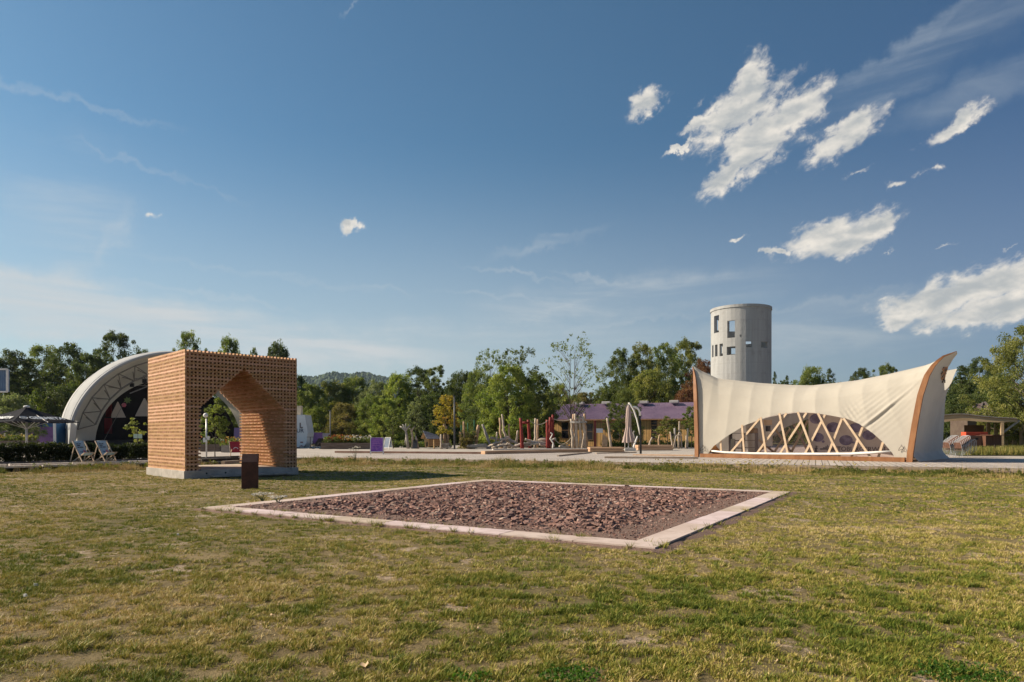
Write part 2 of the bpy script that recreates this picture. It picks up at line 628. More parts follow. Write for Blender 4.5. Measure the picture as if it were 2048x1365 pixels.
def ground_mat():
    mt = bpy.data.materials.new("lawn_soil")
    mt.use_nodes = True
    t = NT(mt.node_tree)
    t.n.clear()
    out = t.new('ShaderNodeOutputMaterial')
    b = t.new('ShaderNodeBsdfPrincipled')
    t.l.new(b.outputs[0], out.inputs[0])
    pos = t.new('ShaderNodeNewGeometry').outputs['Position']
    big = t.noise(pos, 0.22, 4, 0.6)
    mid = t.noise(pos, 1.6, 5, 0.65)
    fine = t.noise(pos, 14.0, 5, 0.7)
    thatch = t.mix(t.smooth(mid, 0.38, 0.62), (0.165, 0.125, 0.062, 1), (0.26, 0.195, 0.10, 1))
    thatch = t.mix(t.m('MULTIPLY', t.smooth(big, 0.45, 0.62), 0.5), thatch, (0.115, 0.105, 0.042, 1))
    thatch = t.mix(t.m('MULTIPLY', t.smooth(fine, 0.50, 0.66), 0.6), thatch, (0.095, 0.075, 0.035, 1))
    soil = t.mix(t.smooth(fine, 0.40, 0.62), (0.29, 0.215, 0.145, 1), (0.42, 0.325, 0.235, 1))
    bare = t.smooth(t.m('ADD', t.noise(pos, 1.05, 4, 0.62), t.m('MULTIPLY', t.m('SUBTRACT', fine, 0.5), 0.25)), 0.57, 0.64)
    col = t.mix(bare, thatch, soil)
    t.put(b.inputs['Base Color'], col)
    b.inputs['Roughness'].default_value = 0.9
    b.inputs['Specular IOR Level'].default_value = 0.1
    bn = t.new('ShaderNodeBump')
    bn.inputs['Distance'].default_value = 0.045
    bn.inputs['Strength'].default_value = 0.9
    t.l.new(t.noise(pos, 22.0, 6, 0.7), bn.inputs['Height'])
    t.l.new(bn.outputs[0], b.inputs['Normal'])
    return mt

M_LAWN = ground_mat()
M_DECK = None
def deck_mat(name, c1, c2, width, seam=0.05, ang=0.0, dark=0.25):
    """Weathered boards: colour changes per board and there is a gap between boards."""
    mt = bpy.data.materials.new(name)
    mt.use_nodes = True
    t = NT(mt.node_tree)
    t.n.clear()
    out = t.new('ShaderNodeOutputMaterial')
    b = t.new('ShaderNodeBsdfPrincipled')
    t.l.new(b.outputs[0], out.inputs[0])
    pos = t.new('ShaderNodeNewGeometry').outputs['Position']
    rot = t.mapping(pos, (1, 1, 1), (0, 0, ang))
    sep = t.new('ShaderNodeSeparateXYZ')
    t.l.new(rot, sep.inputs[0])
    q = t.m('DIVIDE', sep.outputs[0], width)
    fr = t.m('FRACT', q)
    gap = t.smooth(t.m('ABSOLUTE', t.m('SUBTRACT', fr, 0.5)), 0.5 - seam, 0.5 - seam * 0.4)
    wn = t.new('ShaderNodeTexWhiteNoise', noise_dimensions='1D')
    t.l.new(t.m('FLOOR', q), wn.inputs['W'])
    grain = t.noise(t.mapping(rot, (14, 0.7, 1)), 2.0, 5, 0.6)
    blot = t.noise(pos, 0.5, 4, 0.6)
    col = t.mix(t.m('MULTIPLY', t.m('ADD', wn.outputs[0], grain), 0.5), c4(c1), c4(c2))
    k = t.lin(blot, 0.3, 0.7, 0.85, 1.12)
    col = t.mix(1.0, col, t.xyz(k, k, k), 'MULTIPLY')
    col = t.mix(gap, col, (0.03, 0.025, 0.02, 1))
    t.put(b.inputs['Base Color'], col)
    b.inputs['Roughness'].default_value = 0.75
    b.inputs['Specular IOR Level'].default_value = 0.2
    bn = t.new('ShaderNodeBump')
    bn.inputs['Distance'].default_value = 0.01
    t.l.new(t.m('SUBTRACT', grain, t.m('MULTIPLY', gap, 3.0)), bn.inputs['Height'])
    t.l.new(bn.outputs[0], b.inputs['Normal'])
    return mt

# lawn: one sheet out to the horizon, a little uneven near the camera
xs = np.unique(np.concatenate((np.linspace(-6000, -60, 14), np.linspace(-60, 60, 121), np.linspace(60, 6000, 14))))
ys = np.unique(np.concatenate((np.linspace(-3000, -20, 8), np.linspace(-20, 60, 81), np.linspace(60, 6000, 14))))
GX, GY = np.meshgrid(xs, ys, indexing='ij')
def lawn_z(x, y):
    x = np.asarray(x, dtype=float); y = np.asarray(y, dtype=float)
    n = (lattice_noise(x, y, 0.45, 3, 2) - 0.5) * 0.07
    w = np.clip(1.4 - np.hypot(x, y - 15) / 40, 0, 1)
    # flat under the bed and under the pavilion
    a = (x - BN.x) * BU.x + (y - BN.y) * BU.y
    b = (x - BN.x) * BV.x + (y - BN.y) * BV.y
    d = np.maximum(np.maximum(-a, a - LU), np.maximum(-b, b - LV))
    n = n * np.clip((d + 0.3) / 1.2, 0, 1)
    return n * w
GZ = lawn_z(GX, GY)
# the ground steps down out of sight beneath the plaza
ni, nj = GX.shape
idx = np.arange(ni * nj).reshape(ni, nj)
q = np.stack((idx[:-1, :-1], idx[1:, :-1], idx[1:, 1:], idx[:-1, 1:]), -1).reshape(-1, 4)
me = array_mesh("lawn", np.stack((GX, GY, GZ), -1).reshape(-1, 3), q.ravel(), np.full(len(q), 4))
me.materials.append(M_LAWN)
me.polygons.foreach_set('use_smooth', [True] * len(me.polygons))
lawn = bpy.data.objects.new("lawn", me)
COL.objects.link(lawn)
struct(lawn, "patchy dry lawn running to the horizon", "lawn")

# plaza: pale gravelly paving behind the edge, then grass beyond
M_PLAZA = pmat("pale_paving", (0.36, 0.315, 0.27), (0.46, 0.41, 0.35), 0.9, 0.85, 0.006, 30, space='World', c3=(0.31, 0.265, 0.22))
m = MB()
fr = [Vector((x, y, ZD - 0.03)) for x, y in EDGE]
bk = [Vector((-150, -14, ZD - 0.03)), Vector((-120, 100, ZD - 0.03)), Vector((90, 100, ZD - 0.03)), Vector((90, 11, ZD - 0.03))]
m.poly([*fr, bk[3], bk[2], bk[1], bk[0]])
struct(m.build("plaza", M_PLAZA), "pale paved plaza behind the lawn", "plaza")
far = MB()
far.poly([Vector((-900, 98.5, ZD)), Vector((900, 98.5, ZD)), Vector((900, 1500, ZD)), Vector((-900, 1500, ZD))])
M_FARGRASS = pmat("meadow", (0.085, 0.095, 0.03), (0.14, 0.13, 0.05), 0.15, 0.9, 0.05, 2, space='World')
struct(far.build("meadow", M_FARGRASS), "grassy ground among the far trees", "meadow")

# boarded deck along the right part of the edge
D0, D1 = Vector((-12.6, 43.3, 0)), Vector((60, 11, 0))
DD = (D1 - D0).normalized(); DN = Vector((-DD.y, DD.x, 0))
M_DECK = deck_mat("deck_boards", (0.36, 0.31, 0.27), (0.52, 0.46, 0.41), 0.30, 0.05, -math.atan2(DD.y, DD.x))
m = MB()
m.box(D0 + DD * 40 + DN * 8.0 + Vector((0, 0, ZD - 0.02)), (80, 16, 0.05), Matrix.Rotation(math.atan2(DD.y, DD.x), 3, 'Z'))
struct(m.build("deck", M_DECK), "weathered grey board deck under the tent", "deck")
M_FASCIA = pmat("deck_fascia", (0.33, 0.24, 0.17), (0.45, 0.36, 0.28), 2.0, 0.8, 0.004, 30, stretch=(0.4, 0.4, 6), space='World')
M_DARKWOOD = pmat("dark_wood", (0.035, 0.024, 0.018), (0.07, 0.05, 0.036), 3.0, 0.8, 0.004)
m = MB()
Rz = Matrix.Rotation(math.atan2(DD.y, DD.x), 3, 'Z')
m.box(D0 + DD * 40 - DN * 0.03 + Vector((0, 0, ZD - 0.065)), (80, 0.05, 0.11), Rz)
m.box(D0 + DD * 40 - DN * 0.055 + Vector((0, 0, ZD - 0.155)), (80, 0.07, 0.05), Rz)
o = m.build("deck_edge_beam", M_FASCIA)
struct(o, "timber beam along the front edge of the deck", "edge beam")
# short posts and dark stones under the edge
m = MB()
for k in range(120):
    p = D0 + DD * (k * 0.62 + random.uniform(-0.1, 0.1)) - DN * random.uniform(0.06, 0.16)
    m.box((p.x, p.y, 0.04), (random.uniform(0.06, 0.22), 0.09, random.uniform(0.06, 0.16)), Matrix.Rotation(random.uniform(-0.5, 0.5), 3, 'Z'))
o = m.build("rubble", pmat("dark_rubble", (0.06, 0.042, 0.033), (0.22, 0.17, 0.13), 6, 0.9))
o['kind'] = 'stuff'
tag(o, "dark rubble lying under the edge of the deck", "rubble")

# left timber steps in front of the hedge
E1, E2 = Vector((-23.5, 28.6, 0)), Vector((-17.6, 35.5, 0))
ED = (E2 - E1).normalized(); EN = Vector((-ED.y, ED.x, 0))
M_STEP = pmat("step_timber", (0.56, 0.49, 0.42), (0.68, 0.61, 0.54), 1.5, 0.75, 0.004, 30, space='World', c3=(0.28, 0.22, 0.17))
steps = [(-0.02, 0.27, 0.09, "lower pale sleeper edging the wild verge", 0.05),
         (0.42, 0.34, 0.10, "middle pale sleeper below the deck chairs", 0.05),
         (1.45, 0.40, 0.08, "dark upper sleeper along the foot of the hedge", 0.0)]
for k, (off, z, h, lab, w) in enumerate(steps):
    m = MB()
    s = -34.0
    while s < 12.0:
        L = random.uniform(2.2, 3.4)
        a = E1 + ED * s + EN * off
        b_ = E1 + ED * (s + L - 0.10) + EN * off
        m.bar((a.x, a.y, z - h / 2), (b_.x, b_.y, z - h / 2), 0.22 + w, h)
        if k < 2:
            for e in (0.3, L - 0.4):
                p = E1 + ED * (s + e) + EN * off
                m.box((p.x, p.y, (z - h) / 2), (0.12, 0.12, z - h))
        s += L
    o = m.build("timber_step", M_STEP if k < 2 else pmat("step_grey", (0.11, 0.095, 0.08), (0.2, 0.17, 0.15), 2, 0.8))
    tag(o, lab, "timber step", "sleepers edging the plaza")
# boards the deck chairs stand on
m = MB()
Rz2 = Matrix.Rotation(math.atan2(ED.y, ED.x), 3, 'Z')
p = E1 + ED * (-11) + EN * 0.95
m.box((p.x, p.y, 0.30), (46, 0.8, 0.05), Rz2)
struct(m.build("boardwalk", deck_mat("boardwalk_boards", (0.12, 0.09, 0.07), (0.20, 0.155, 0.12), 0.16, 0.06, -math.atan2(ED.y, ED.x))), "narrow brown boardwalk behind the sleepers", "boardwalk")

# wooded hill far off
def hill(u, v):
    x = -1700 + 2500 * u
    y = 1900 + 1100 * v
    ridge = 90 + 128 * math.exp(-((x + 590) / 280) ** 4) + 9 * math.exp(-((x + 620) / 50) ** 2) + 5 * math.sin(x / 47.0) + 3 * math.sin(x / 17.0 + 1)
    k = math.sin(min(1.0, v * 2.0) * PI / 2)
    return Vector((x, y, -2 + ridge * k + random.uniform(-6, 6) * (0.3 + k)))
m = MB().grid(hill, 460, 90)
o = m.build("hill", pmat("hill_forest", (0.035, 0.062, 0.022), (0.06, 0.085, 0.03), 0.02, 0.95, 6.0, 0.08, space='World'), smooth=False)
struct(o, "low wooded hill fading blue on the skyline", "hill")

# ================================================================== STONE BED
M_SLAB = pmat("pale_slab", (0.48, 0.375, 0.315), (0.56, 0.455, 0.39), 1.2, 0.85, 0.002, 60, space='World', c3=(0.36, 0.28, 0.225), island=0.15)
border = thing("slab_border", "square border of pale flush slabs around the stone bed", "border", bed(0, 0))
def side(a0, b0, a1, b1, w0, w1):
    """Row of slabs: from (a0,b0) to (a1,b1) in bed coordinates, w0..w1 across."""
    m = MB()
    L = math.hypot(a1 - a0, b1 - b0)
    n = max(1, round(L / 1.25))
    da, db = (a1 - a0) / L, (b1 - b0) / L
    for i in range(n):
        s0, s1 = L * i / n + 0.010, L * (i + 1) / n - 0.010
        z = 0.045 + random.uniform(-0.003, 0.003)
        q = []
        for s, w in ((s0, w0), (s1, w0), (s1, w1), (s0, w1)):
            q.append(bed(a0 + da * s - db * w, b0 + db * s + da * w, z))
        m.prism([p - Vector((0, 0, 0.13)) for p in q], (0, 0, 0.13))
    return m
side(0, 0, LU, 0, 0, BW).build("border_side", M_SLAB, border, world=True)
side(BW, LV, LU, LV, -BW, 0).build("border_side", M_SLAB, border, world=True)
side(0, BW, 0, LV, -BW, 0).build("border_side", M_SLAB, border, world=True)
side(LU, BW, LU, LV - BW, 0, BW).build("border_side", M_SLAB, border, world=True)

M_GRAVEL = pmat("red_gravel", (0.125, 0.075, 0.058), (0.225, 0.145, 0.112), 28.0, 0.95, 0.02, 45, space='World', c3=(0.26, 0.19, 0.15), detail=6)
def bedz(a, b):
    d = min(a - BW - 0.75, LU - BW - 0.85 - a, b - BW - 0.75, LV - BW - 1.0 - b)
    return 0.045 + 0.15 * max(0.0, min(1.0, d / 3.2)) ** 0.8
m = MB().grid(lambda u, v: bed(BW - 0.02 + (LU - 2 * BW + 0.04) * u, BW - 0.02 + (LV - 2 * BW + 0.04) * v,
              bedz(BW + (LU - 2 * BW) * u, BW + (LV - 2 * BW) * v) * 0.7 + 0.006), 40, 40)
struct(m.build("gravel_bed", M_GRAVEL, smooth=True), "fine red gravel filling the slab border", "gravel bed")
# strip of bare gravel outside the border
m = MB()
def strip(u, v):
    a = -0.28 * v - 0.005
    return bed(a - (0.10 * math.sin(u * 40) + 0.06 * math.sin(u * 97)) * v, -0.2 + (LV + 0.4) * u, 0.02 * (1 - v) + 0.004 - 0.03 * v)
m.grid(strip, 80, 3)
def strip2(u, v):
    b = -0.16 * v - 0.005
    return bed(-0.1 + (LU + 0.2) * u, b - (0.06 * math.sin(u * 37) + 0.05 * math.sin(u * 83 + 1)) * v, 0.02 * (1 - v) + 0.004 - 0.03 * v)
m.grid(strip2, 80, 3)
struct(m.build("gravel_strip", M_GRAVEL), "thin gravel strip beside the slab border", "gravel strip")

# broken flat stones
def stonemat():
    return pmat("sandstone", (0.175, 0.090, 0.070), (0.28, 0.165, 0.13), 2.2, 0.85, 0.006, 30, c3=(0.36, 0.27, 0.235), rnd=0.38)
M_STONE = stonemat()
def stone_local(r):
    """Irregular flat slab of broken stone about 0.2 m long; returns 2 rings and the faces."""
    n = r.integers(5, 8)
    ang = np.sort(r.uniform(0, 2 * PI, n) * 0.25 + np.arange(n) * 2 * PI / n)
    rad = r.uniform(0.7, 1.15, n)
    base = np.stack((np.cos(ang) * rad, np.sin(ang) * rad * r.uniform(0.5, 0.85)), -1)
    k = r.uniform(0.72, 0.95, n)[:, None]
    tilt = r.uniform(-0.25, 0.25, 2)
    lo = np.concatenate((base, np.full((n, 1), -1.0)), 1)
    hi = np.concatenate((base * k, (1.0 + base @ tilt)[:, None]), 1)
    V = np.concatenate((lo, hi))
    faces = [list(range(n - 1, -1, -1)), list(range(n, 2 * n))] + [[i, (i + 1) % n, n + (i + 1) % n, n + i] for i in range(n)]
    return V, faces
def rot_xyz(a, b, c):
    return np.array((Matrix.Rotation(c, 3, 'Z') @ Matrix.Rotation(b, 3, 'Y') @ Matrix.Rotation(a, 3, 'X')))
stones = []
r = np.random.default_rng(5)
while len(stones) < 17000:
    a, b = r.uniform(BW, LU - BW), r.uniform(BW, LV - BW)
    wob = 0.22 * (lattice_noise(np.array([a]), np.array([b]), 0.9, 8, 2)[0] - 0.5)
    d = min(a - BW - 0.70, LU - BW - 0.85 - a, b - BW - 0.62, LV - BW - 1.0 - b) + wob * 1.6
    if d < 0 and r.random() > (0.06 if d > -0.3 else 0.012):
        continue
    big = r.random()
    L = (0.036 + 0.072 * r.random() ** 1.7) * (1.25 if big > 0.93 else 1.0)
    T = L * r.uniform(0.08, 0.24)
    p = bed(a, b)
    z = bedz(a, b) * 0.7 + T * 0.6 + r.uniform(0.0, 0.045) * min(1.0, max(0, d) * 2.0)
    stones.append((p.x, p.y, z, L, T, r.normal(0, 0.24), r.normal(0, 0.24), r.uniform(0, 2 * PI)))
pebbles = []
while len(pebbles) < 9000:
    a, b = r.uniform(BW + 0.02, LU - BW - 0.02), r.uniform(BW + 0.02, LV - BW - 0.02)
    if min(a - BW - 1.5, LU - BW - 1.7 - a, b - BW - 1.4, LV - BW - 1.8 - b) > 0:
        continue
    p = bed(a, b)
    L = 0.007 + 0.016 * r.random() ** 2
    pebbles.append((p.x, p.y, bedz(a, b) * 0.7 + 0.006 + L * 0.3, L, L * 0.6, r.normal(0, 0.4), r.normal(0, 0.4), r.uniform(0, 2 * PI)))
stones.sort(key=lambda s: s[1] / (0.02 + s[3]) - 40 * s[2])
front, rest = stones[:300], stones[300:] + pebbles
protos = []
for k in range(10):
    V, fs = stone_local(r)
    loops, sizes = [i for f in fs for i in f], [len(f) for f in fs]
    me = array_mesh("flat_stone", V * np.array((1, 1, 1)), loops, sizes)
    me.materials.append(M_STONE)
    protos.append(me)
for k, (x, y, z, L, T, ra, rb, rc) in enumerate(front):
    o = bpy.data.objects.new("flat_stone", protos[k % 10])
    o.location = (x, y, z)
    o.rotation_euler = (ra, rb, rc)
    o.scale = (L, L, T)
    COL.objects.link(o)
    tag(o, "larger flat broken purplish stone lying loose in the near part of the gravel bed", "stone", "loose flat stones in the bed")
Vs, Ls, Ss, Rn, off = [], [], [], [], 0
for (x, y, z, L, T, ra, rb, rc) in rest:
    V, fs = stone_local(r)
    V = (V * np.array((L, L, T))) @ rot_xyz(ra, rb, rc).T + np.array((x, y, z))
    Vs.append(V)
    for f in fs:
        Ls += [i + off for i in f]
        Ss.append(len(f))
    off += len(V)
    Rn += [r.random()] * len(V)
me = array_mesh("stone_rubble", np.concatenate(Vs), Ls, Ss, {'rnd': Rn})
def rubblemat():
    mt = bpy.data.materials.new("sandstone_rubble")
    mt.use_nodes = True
    t = NT(mt.node_tree)
    b = t.n['Principled BSDF']
    at_ = t.new('ShaderNodeAttribute', attribute_name='rnd').outputs['Fac']
    pos = t.new('ShaderNodeNewGeometry').outputs['Position']
    col = t.mix(t.smooth(t.noise(pos, 7, 5, 0.65), 0.38, 0.62), (0.175, 0.090, 0.070, 1), (0.28, 0.165, 0.13, 1))
    col = t.mix(t.smooth(at_, 0.86, 0.96), col, (0.36, 0.27, 0.22, 1))
    col = t.mix(t.smooth(at_, 0.12, 0.04), col, (0.10, 0.068, 0.064, 1))
    k = t.lin(t.m('FRACT', t.m('MULTIPLY', at_, 7.31)), 0, 1, 0.60, 1.38)
    col = t.mix(1.0, col, t.xyz(k, k, k), 'MULTIPLY')
    t.put(b.inputs['Base Color'], col)
    b.inputs['Roughness'].default_value = 0.85
    b.inputs['Specular IOR Level'].default_value = 0.25
    bn = t.new('ShaderNodeBump')
    bn.inputs['Distance'].default_value = 0.008
    t.l.new(t.noise(pos, 45, 4, 0.6), bn.inputs['Height'])
    t.l.new(bn.outputs[0], b.inputs['Normal'])
    return mt
me.materials.append(rubblemat())
o = bpy.data.objects.new("stone_rubble", me)
COL.objects.link(o)
o['kind'] = 'stuff'
tag(o, "mass of broken purplish stones heaped behind the near loose ones", "rubble")

# ================================================================== TIMBER PAVILION
M_LARCH = pmat("larch", (0.46, 0.250, 0.124), (0.56, 0.335, 0.185), 2.2, 0.7, 0.003, 40, stretch=(1, 1, 5), space='World', c3=(0.38, 0.19, 0.09), island=0.20)
pz0, NL, LH = 0.31, 66, 0.0666
pavilion = thing("timber_pavilion", "cube-shaped pavilion of stacked timber beams with a gabled passage through it", "pavilion", PC, 0)
UO0, UO1, ZS, UA = 0.57, 3.79, 2.68, 2.18
BT = 0.064
NB = 32
pitch = (PL - BT) / (NB - 1)
def gap_at(z):
    """The passage's left and right limits at height z, or None above its peak."""
    if z < ZS:
        return UO0, UO1
    k = (z - ZS) * 1.06
    a, b = UO0 + k, UO1 - k
    return (a, b) if b - a > 0.10 else None
mw = {'l': MB(), 'r': MB(), 't': MB()}
Rp = Matrix.Rotation(math.atan2(PU.y, PU.x), 3, 'Z')
for k in range(NL):
    z = pz0 + LH * (k + 0.5)
    g = gap_at(z)
    if k % 2 == 0:       # beams along the passage (their ends make the teeth in the front)
        for i in range(NB):
            u = BT / 2 + pitch * i
            if g and g[0] - 0.005 < u - BT / 2 + 0.02 and u + BT / 2 - 0.02 < g[1] + 0.005:
                continue
            key = 't' if g is None else ('l' if u < UA else 'r')
            d = random.uniform(-0.004, 0.004)
            c = pav(u, PL / 2 + d, z)
            mw[key].box(c, (BT, PL, LH - 0.002), Rp)
    else:                # beams across, cut by the passage
        for i in range(NB):
            v = BT / 2 + pitch * i
            d = random.uniform(-0.004, 0.004)
            if g is None:
                mw['t'].box(pav(PL / 2 + d, v, z), (PL, BT, LH - 0.002), Rp)
            else:
                mw['l'].box(pav(g[0] / 2 + d, v, z), (g[0], BT, LH - 0.002), Rp)
                mw['r'].box(pav((g[1] + PL) / 2 + d, v, z), (PL - g[1], BT, LH - 0.002), Rp)
mw['l'].build("beam_lattice", M_LARCH, pavilion, world=True)
mw['r'].build("beam_lattice", M_LARCH, pavilion, world=True)
mw['t'].build("roof_lattice", M_LARCH, pavilion, world=True)
# last row of beam ends that makes the crenellated top
m = MB()
for i in range(NB):
    u = BT / 2 + pitch * i
    m.box(pav(u, PL / 2, pz0 + LH * (NL + 0.5)), (BT, PL - 0.02, LH), Rp)
m.build("top_beam_row", M_LARCH, pavilion, world=True)
M_CONC = pmat("pale_concrete", (0.34, 0.31, 0.27), (0.45, 0.41, 0.36), 1.8, 0.85, 0.004, 25, space='World', c3=(0.25, 0.23, 0.19))
m = MB()
m.box(pav(PL / 2, PL / 2, 0.06), (PL + 0.10, PL + 0.10, 0.50), Rp)
o = m.build("plinth", M_CONC, pavilion, world=True)
bevel(o, 0.012)
m = MB()
m.box(pav((UO0 + UO1) / 2, PL / 2, 0.322), (UO1 - UO0 - 0.02, PL + 0.04, 0.02), Rp)
m.build("passage_floor", pmat("floor_boards", (0.40, 0.32, 0.25), (0.50, 0.42, 0.34), 2.0, 0.8, 0.003, 30, space='World'), pavilion, world=True)
m = MB()
m.box(pav(2.45, -0.28, 0.10), (3.2, 0.40, 0.06), Rp)
m.box(pav(2.45, -0.10, 0.035), (3.2, 0.04, 0.09), Rp)
o = m.build("entrance_ramp", M_CONC, pavilion, world=True)
m = MB()
for u in (0.75, 1.45):
    m.ball(pav(u, -0.055, 0.2), 0.035, 8, 5)
m.build("anchor_bolt", pmat("rust_bolt", (0.03, 0.025, 0.02), rough=0.6), pavilion, world=True)

# ------------------------------------------------------------------ weathering steel info stele
M_CORTEN = pmat("weathered_steel", (0.060, 0.026, 0.018), (0.10, 0.042, 0.026), 3.0, 0.75, 0.001, 60, c3=(0.045, 0.021, 0.018))
g0 = gnd(500, 979)
stele = thing("info_stele", "rusty brown steel info stele standing in the grass before the passage", "stele", g0, math.radians(14))
m = MB()
w = 0.235
m.prism([Vector((-w, -0.06, -0.05)), Vector((-w, 0.06, -0.05)), Vector((-w, 0.06, 0.80)), Vector((-w, 0.17, 1.045)), Vector((-w, 0.13, 1.06)), Vector((-w, -0.06, 0.80))], (2 * w, 0, 0))
o = m.build("steel_body", M_CORTEN, stele)
bevel(o, 0.006)
m = MB()
m.prism([Vector((-w + 0.02, -0.052, 0.815)), Vector((w - 0.02, -0.052, 0.815)), Vector((w - 0.02, 0.123, 1.052)), Vector((-w + 0.02, 0.123, 1.052))], Vector((0, -0.81, 0.59)) * 0.006)
m.build("reading_panel", pmat("stele_panel", (0.085, 0.040, 0.028), (0.11, 0.055, 0.038), 4, 0.5), stele)

# ================================================================== SADDLE TENT
def canvasmat(name, c, trans=0.25, bump=0.004):
    mt = bpy.data.materials.new(name)
    mt.use_nodes = True
    t = NT(mt.node_tree)
    t.n.clear()
    out = t.new('ShaderNodeOutputMaterial')
    pos = t.new('ShaderNodeNewGeometry').outputs['Position']
    n = t.noise(pos, 0.7, 4, 0.6)
    k = t.lin(n, 0.3, 0.7, 0.93, 1.05)
    col = t.mix(1.0, c4(c), t.xyz(k, k, k), 'MULTIPLY')
    d = t.new('ShaderNodeBsdfPrincipled')
    t.put(d.inputs['Base Color'], col)
    d.inputs['Roughness'].default_value = 0.9
    d.inputs['Specular IOR Level'].default_value = 0.06
    bn = t.new('ShaderNodeBump')
    bn.inputs['Distance'].default_value = bump
    t.l.new(t.noise(t.mapping(pos, (1, 1, 0.35)), 5.0, 4, 0.6), bn.inputs['Height'])
    t.l.new(bn.outputs[0], d.inputs['Normal'])
    tr = t.new('ShaderNodeBsdfTranslucent')
    t.put(tr.inputs[0], col)
    mx = t.new('ShaderNodeMixShader')
    mx.inputs[0].default_value = trans
    t.l.new(d.outputs[0], mx.inputs[1])
    t.l.new(tr.outputs[0], mx.inputs[2])
    t.l.new(mx.outputs[0], out.inputs[0])
    return mt

TO = gnd(1396.5, 915, ZD); TR = gnd(1819.5, 925, ZD)
TA = (TR - TO); TL = TA.length; TA = TA.normalized()
TB = Vector((-TA.y, TA.x, 0))
TD = 7.2
TZ0, TZ1 = ZD + 0.20, 5.85
# how far each horn leans outward along the tent, inward across it, and how high it ends: (end, side)
LEAN = {(0, 0): (1.20, 1.60, 6.12), (1, 0): (1.78, 1.45, 5.85), (0, 1): (0.85, 1.0, 5.35), (1, 1): (0.78, 1.0, 5.36)}
OUTL, INL = 1.5, 1.5
def tw(a, b, z):
    return Vector((TO.x + TA.x * a + TB.x * b, TO.y + TA.y * a + TB.y * b, z))
HT = [0, .317, .59, .776, .885, .96, 1.0]
HF = [0, .12, .24, .38, .535, .74, 1.0]
def lean(t):
    return float(np.interp(t, HT, HF)) * (0.9 + 0.1 * t)
tent = thing("saddle_tent", "cream canvas tent with four flared timber horns and an arched mesh window, on the deck", "tent", TO + Vector((0, 0, ZD - TO.z)))
M_CANVAS = canvasmat("cream_canvas", (0.62, 0.575, 0.495), 0.36)
M_GLULAM = pmat("glulam", (0.21, 0.088, 0.034), (0.30, 0.138, 0.058), 2.0, 0.6, 0.003, 30, stretch=(1, 1, 0.25), space='World', c3=(0.22, 0.085, 0.03))
M_SPRUCE = pmat("spruce_lath", (0.52, 0.38, 0.25), (0.62, 0.47, 0.33), 3.0, 0.7, 0.002, 30, space='World')
M_WHITE = pmat("white_cloth", (0.72, 0.69, 0.64), (0.80, 0.77, 0.72), 3.0, 0.8)

def horn_pt(sa, sb, t):
    """Point on a horn: sa 0 left / 1 right, sb 0 front / 1 rear, t up the horn."""
    f = lean(t)
    O, I, zt = LEAN[(sa, sb)]
    a = -O * f if sa == 0 else TL + O * f
    b = I * f if sb == 0 else TD - I * f
    return a, b, TZ0 + (zt - TZ0) * t

tp = [(1388, 733), (1401.7, 742), (1433, 757), (1475, 761.5), (1512, 765.5), (1549, 768), (1586, 769.8), (1618, 770.2), (1660, 766), (1710, 760), (1777, 747), (1847.6, 731), (1879, 721), (1914, 704.5)]
TS, TZT = [], []
for px, py in tp:
    d = Vector(((px - CX) / F, 1.0))
    # meet the vertical sheet that stands over the line between the two front tips
    p0, p1 = tw(-LEAN[(0, 0)][0], LEAN[(0, 0)][1], 0), tw(TL + LEAN[(1, 0)][0], LEAN[(1, 0)][1], 0)
    n = Vector((-(p1 - p0).y, (p1 - p0).x, 0))
    q = ray_plane(px, py, p0 + TB * 0.0, n)
    a = (q - TO).dot(TA)
    TS.append((a + LEAN[(0, 0)][0]) / (TL + LEAN[(0, 0)][0] + LEAN[(1, 0)][0]))
    TZT.append(q.z)
def top_z(s, rear=False):
    z = float(np.interp(s, TS, TZT))
    return z if not rear else min(z - 0.25, 4.9 + 0.45 * abs(2 * s - 1) ** 2.5)
WP = [(1412, 916.5), (1430, 893), (1455, 874), (1490, 851), (1530, 836), (1560, 829), (1590, 825.5), (1620, 826.5), (1650, 831), (1684, 837.5), (1710, 848), (1740, 866), (1765, 886), (1785, 906), (1796, 922)]
WS, WZ = [], []
for px, py in WP:
    q = ray_plane(px, py, tw(0, 0.22, 0), TB)
    WS.append((q - TO).dot(TA) / TL)
    WZ.append(q.z)
def arch_z(s):
    if s <= WS[0] or s >= WS[-1]:
        return TZ0
    return max(TZ0, float(np.interp(s, WS, WZ)))
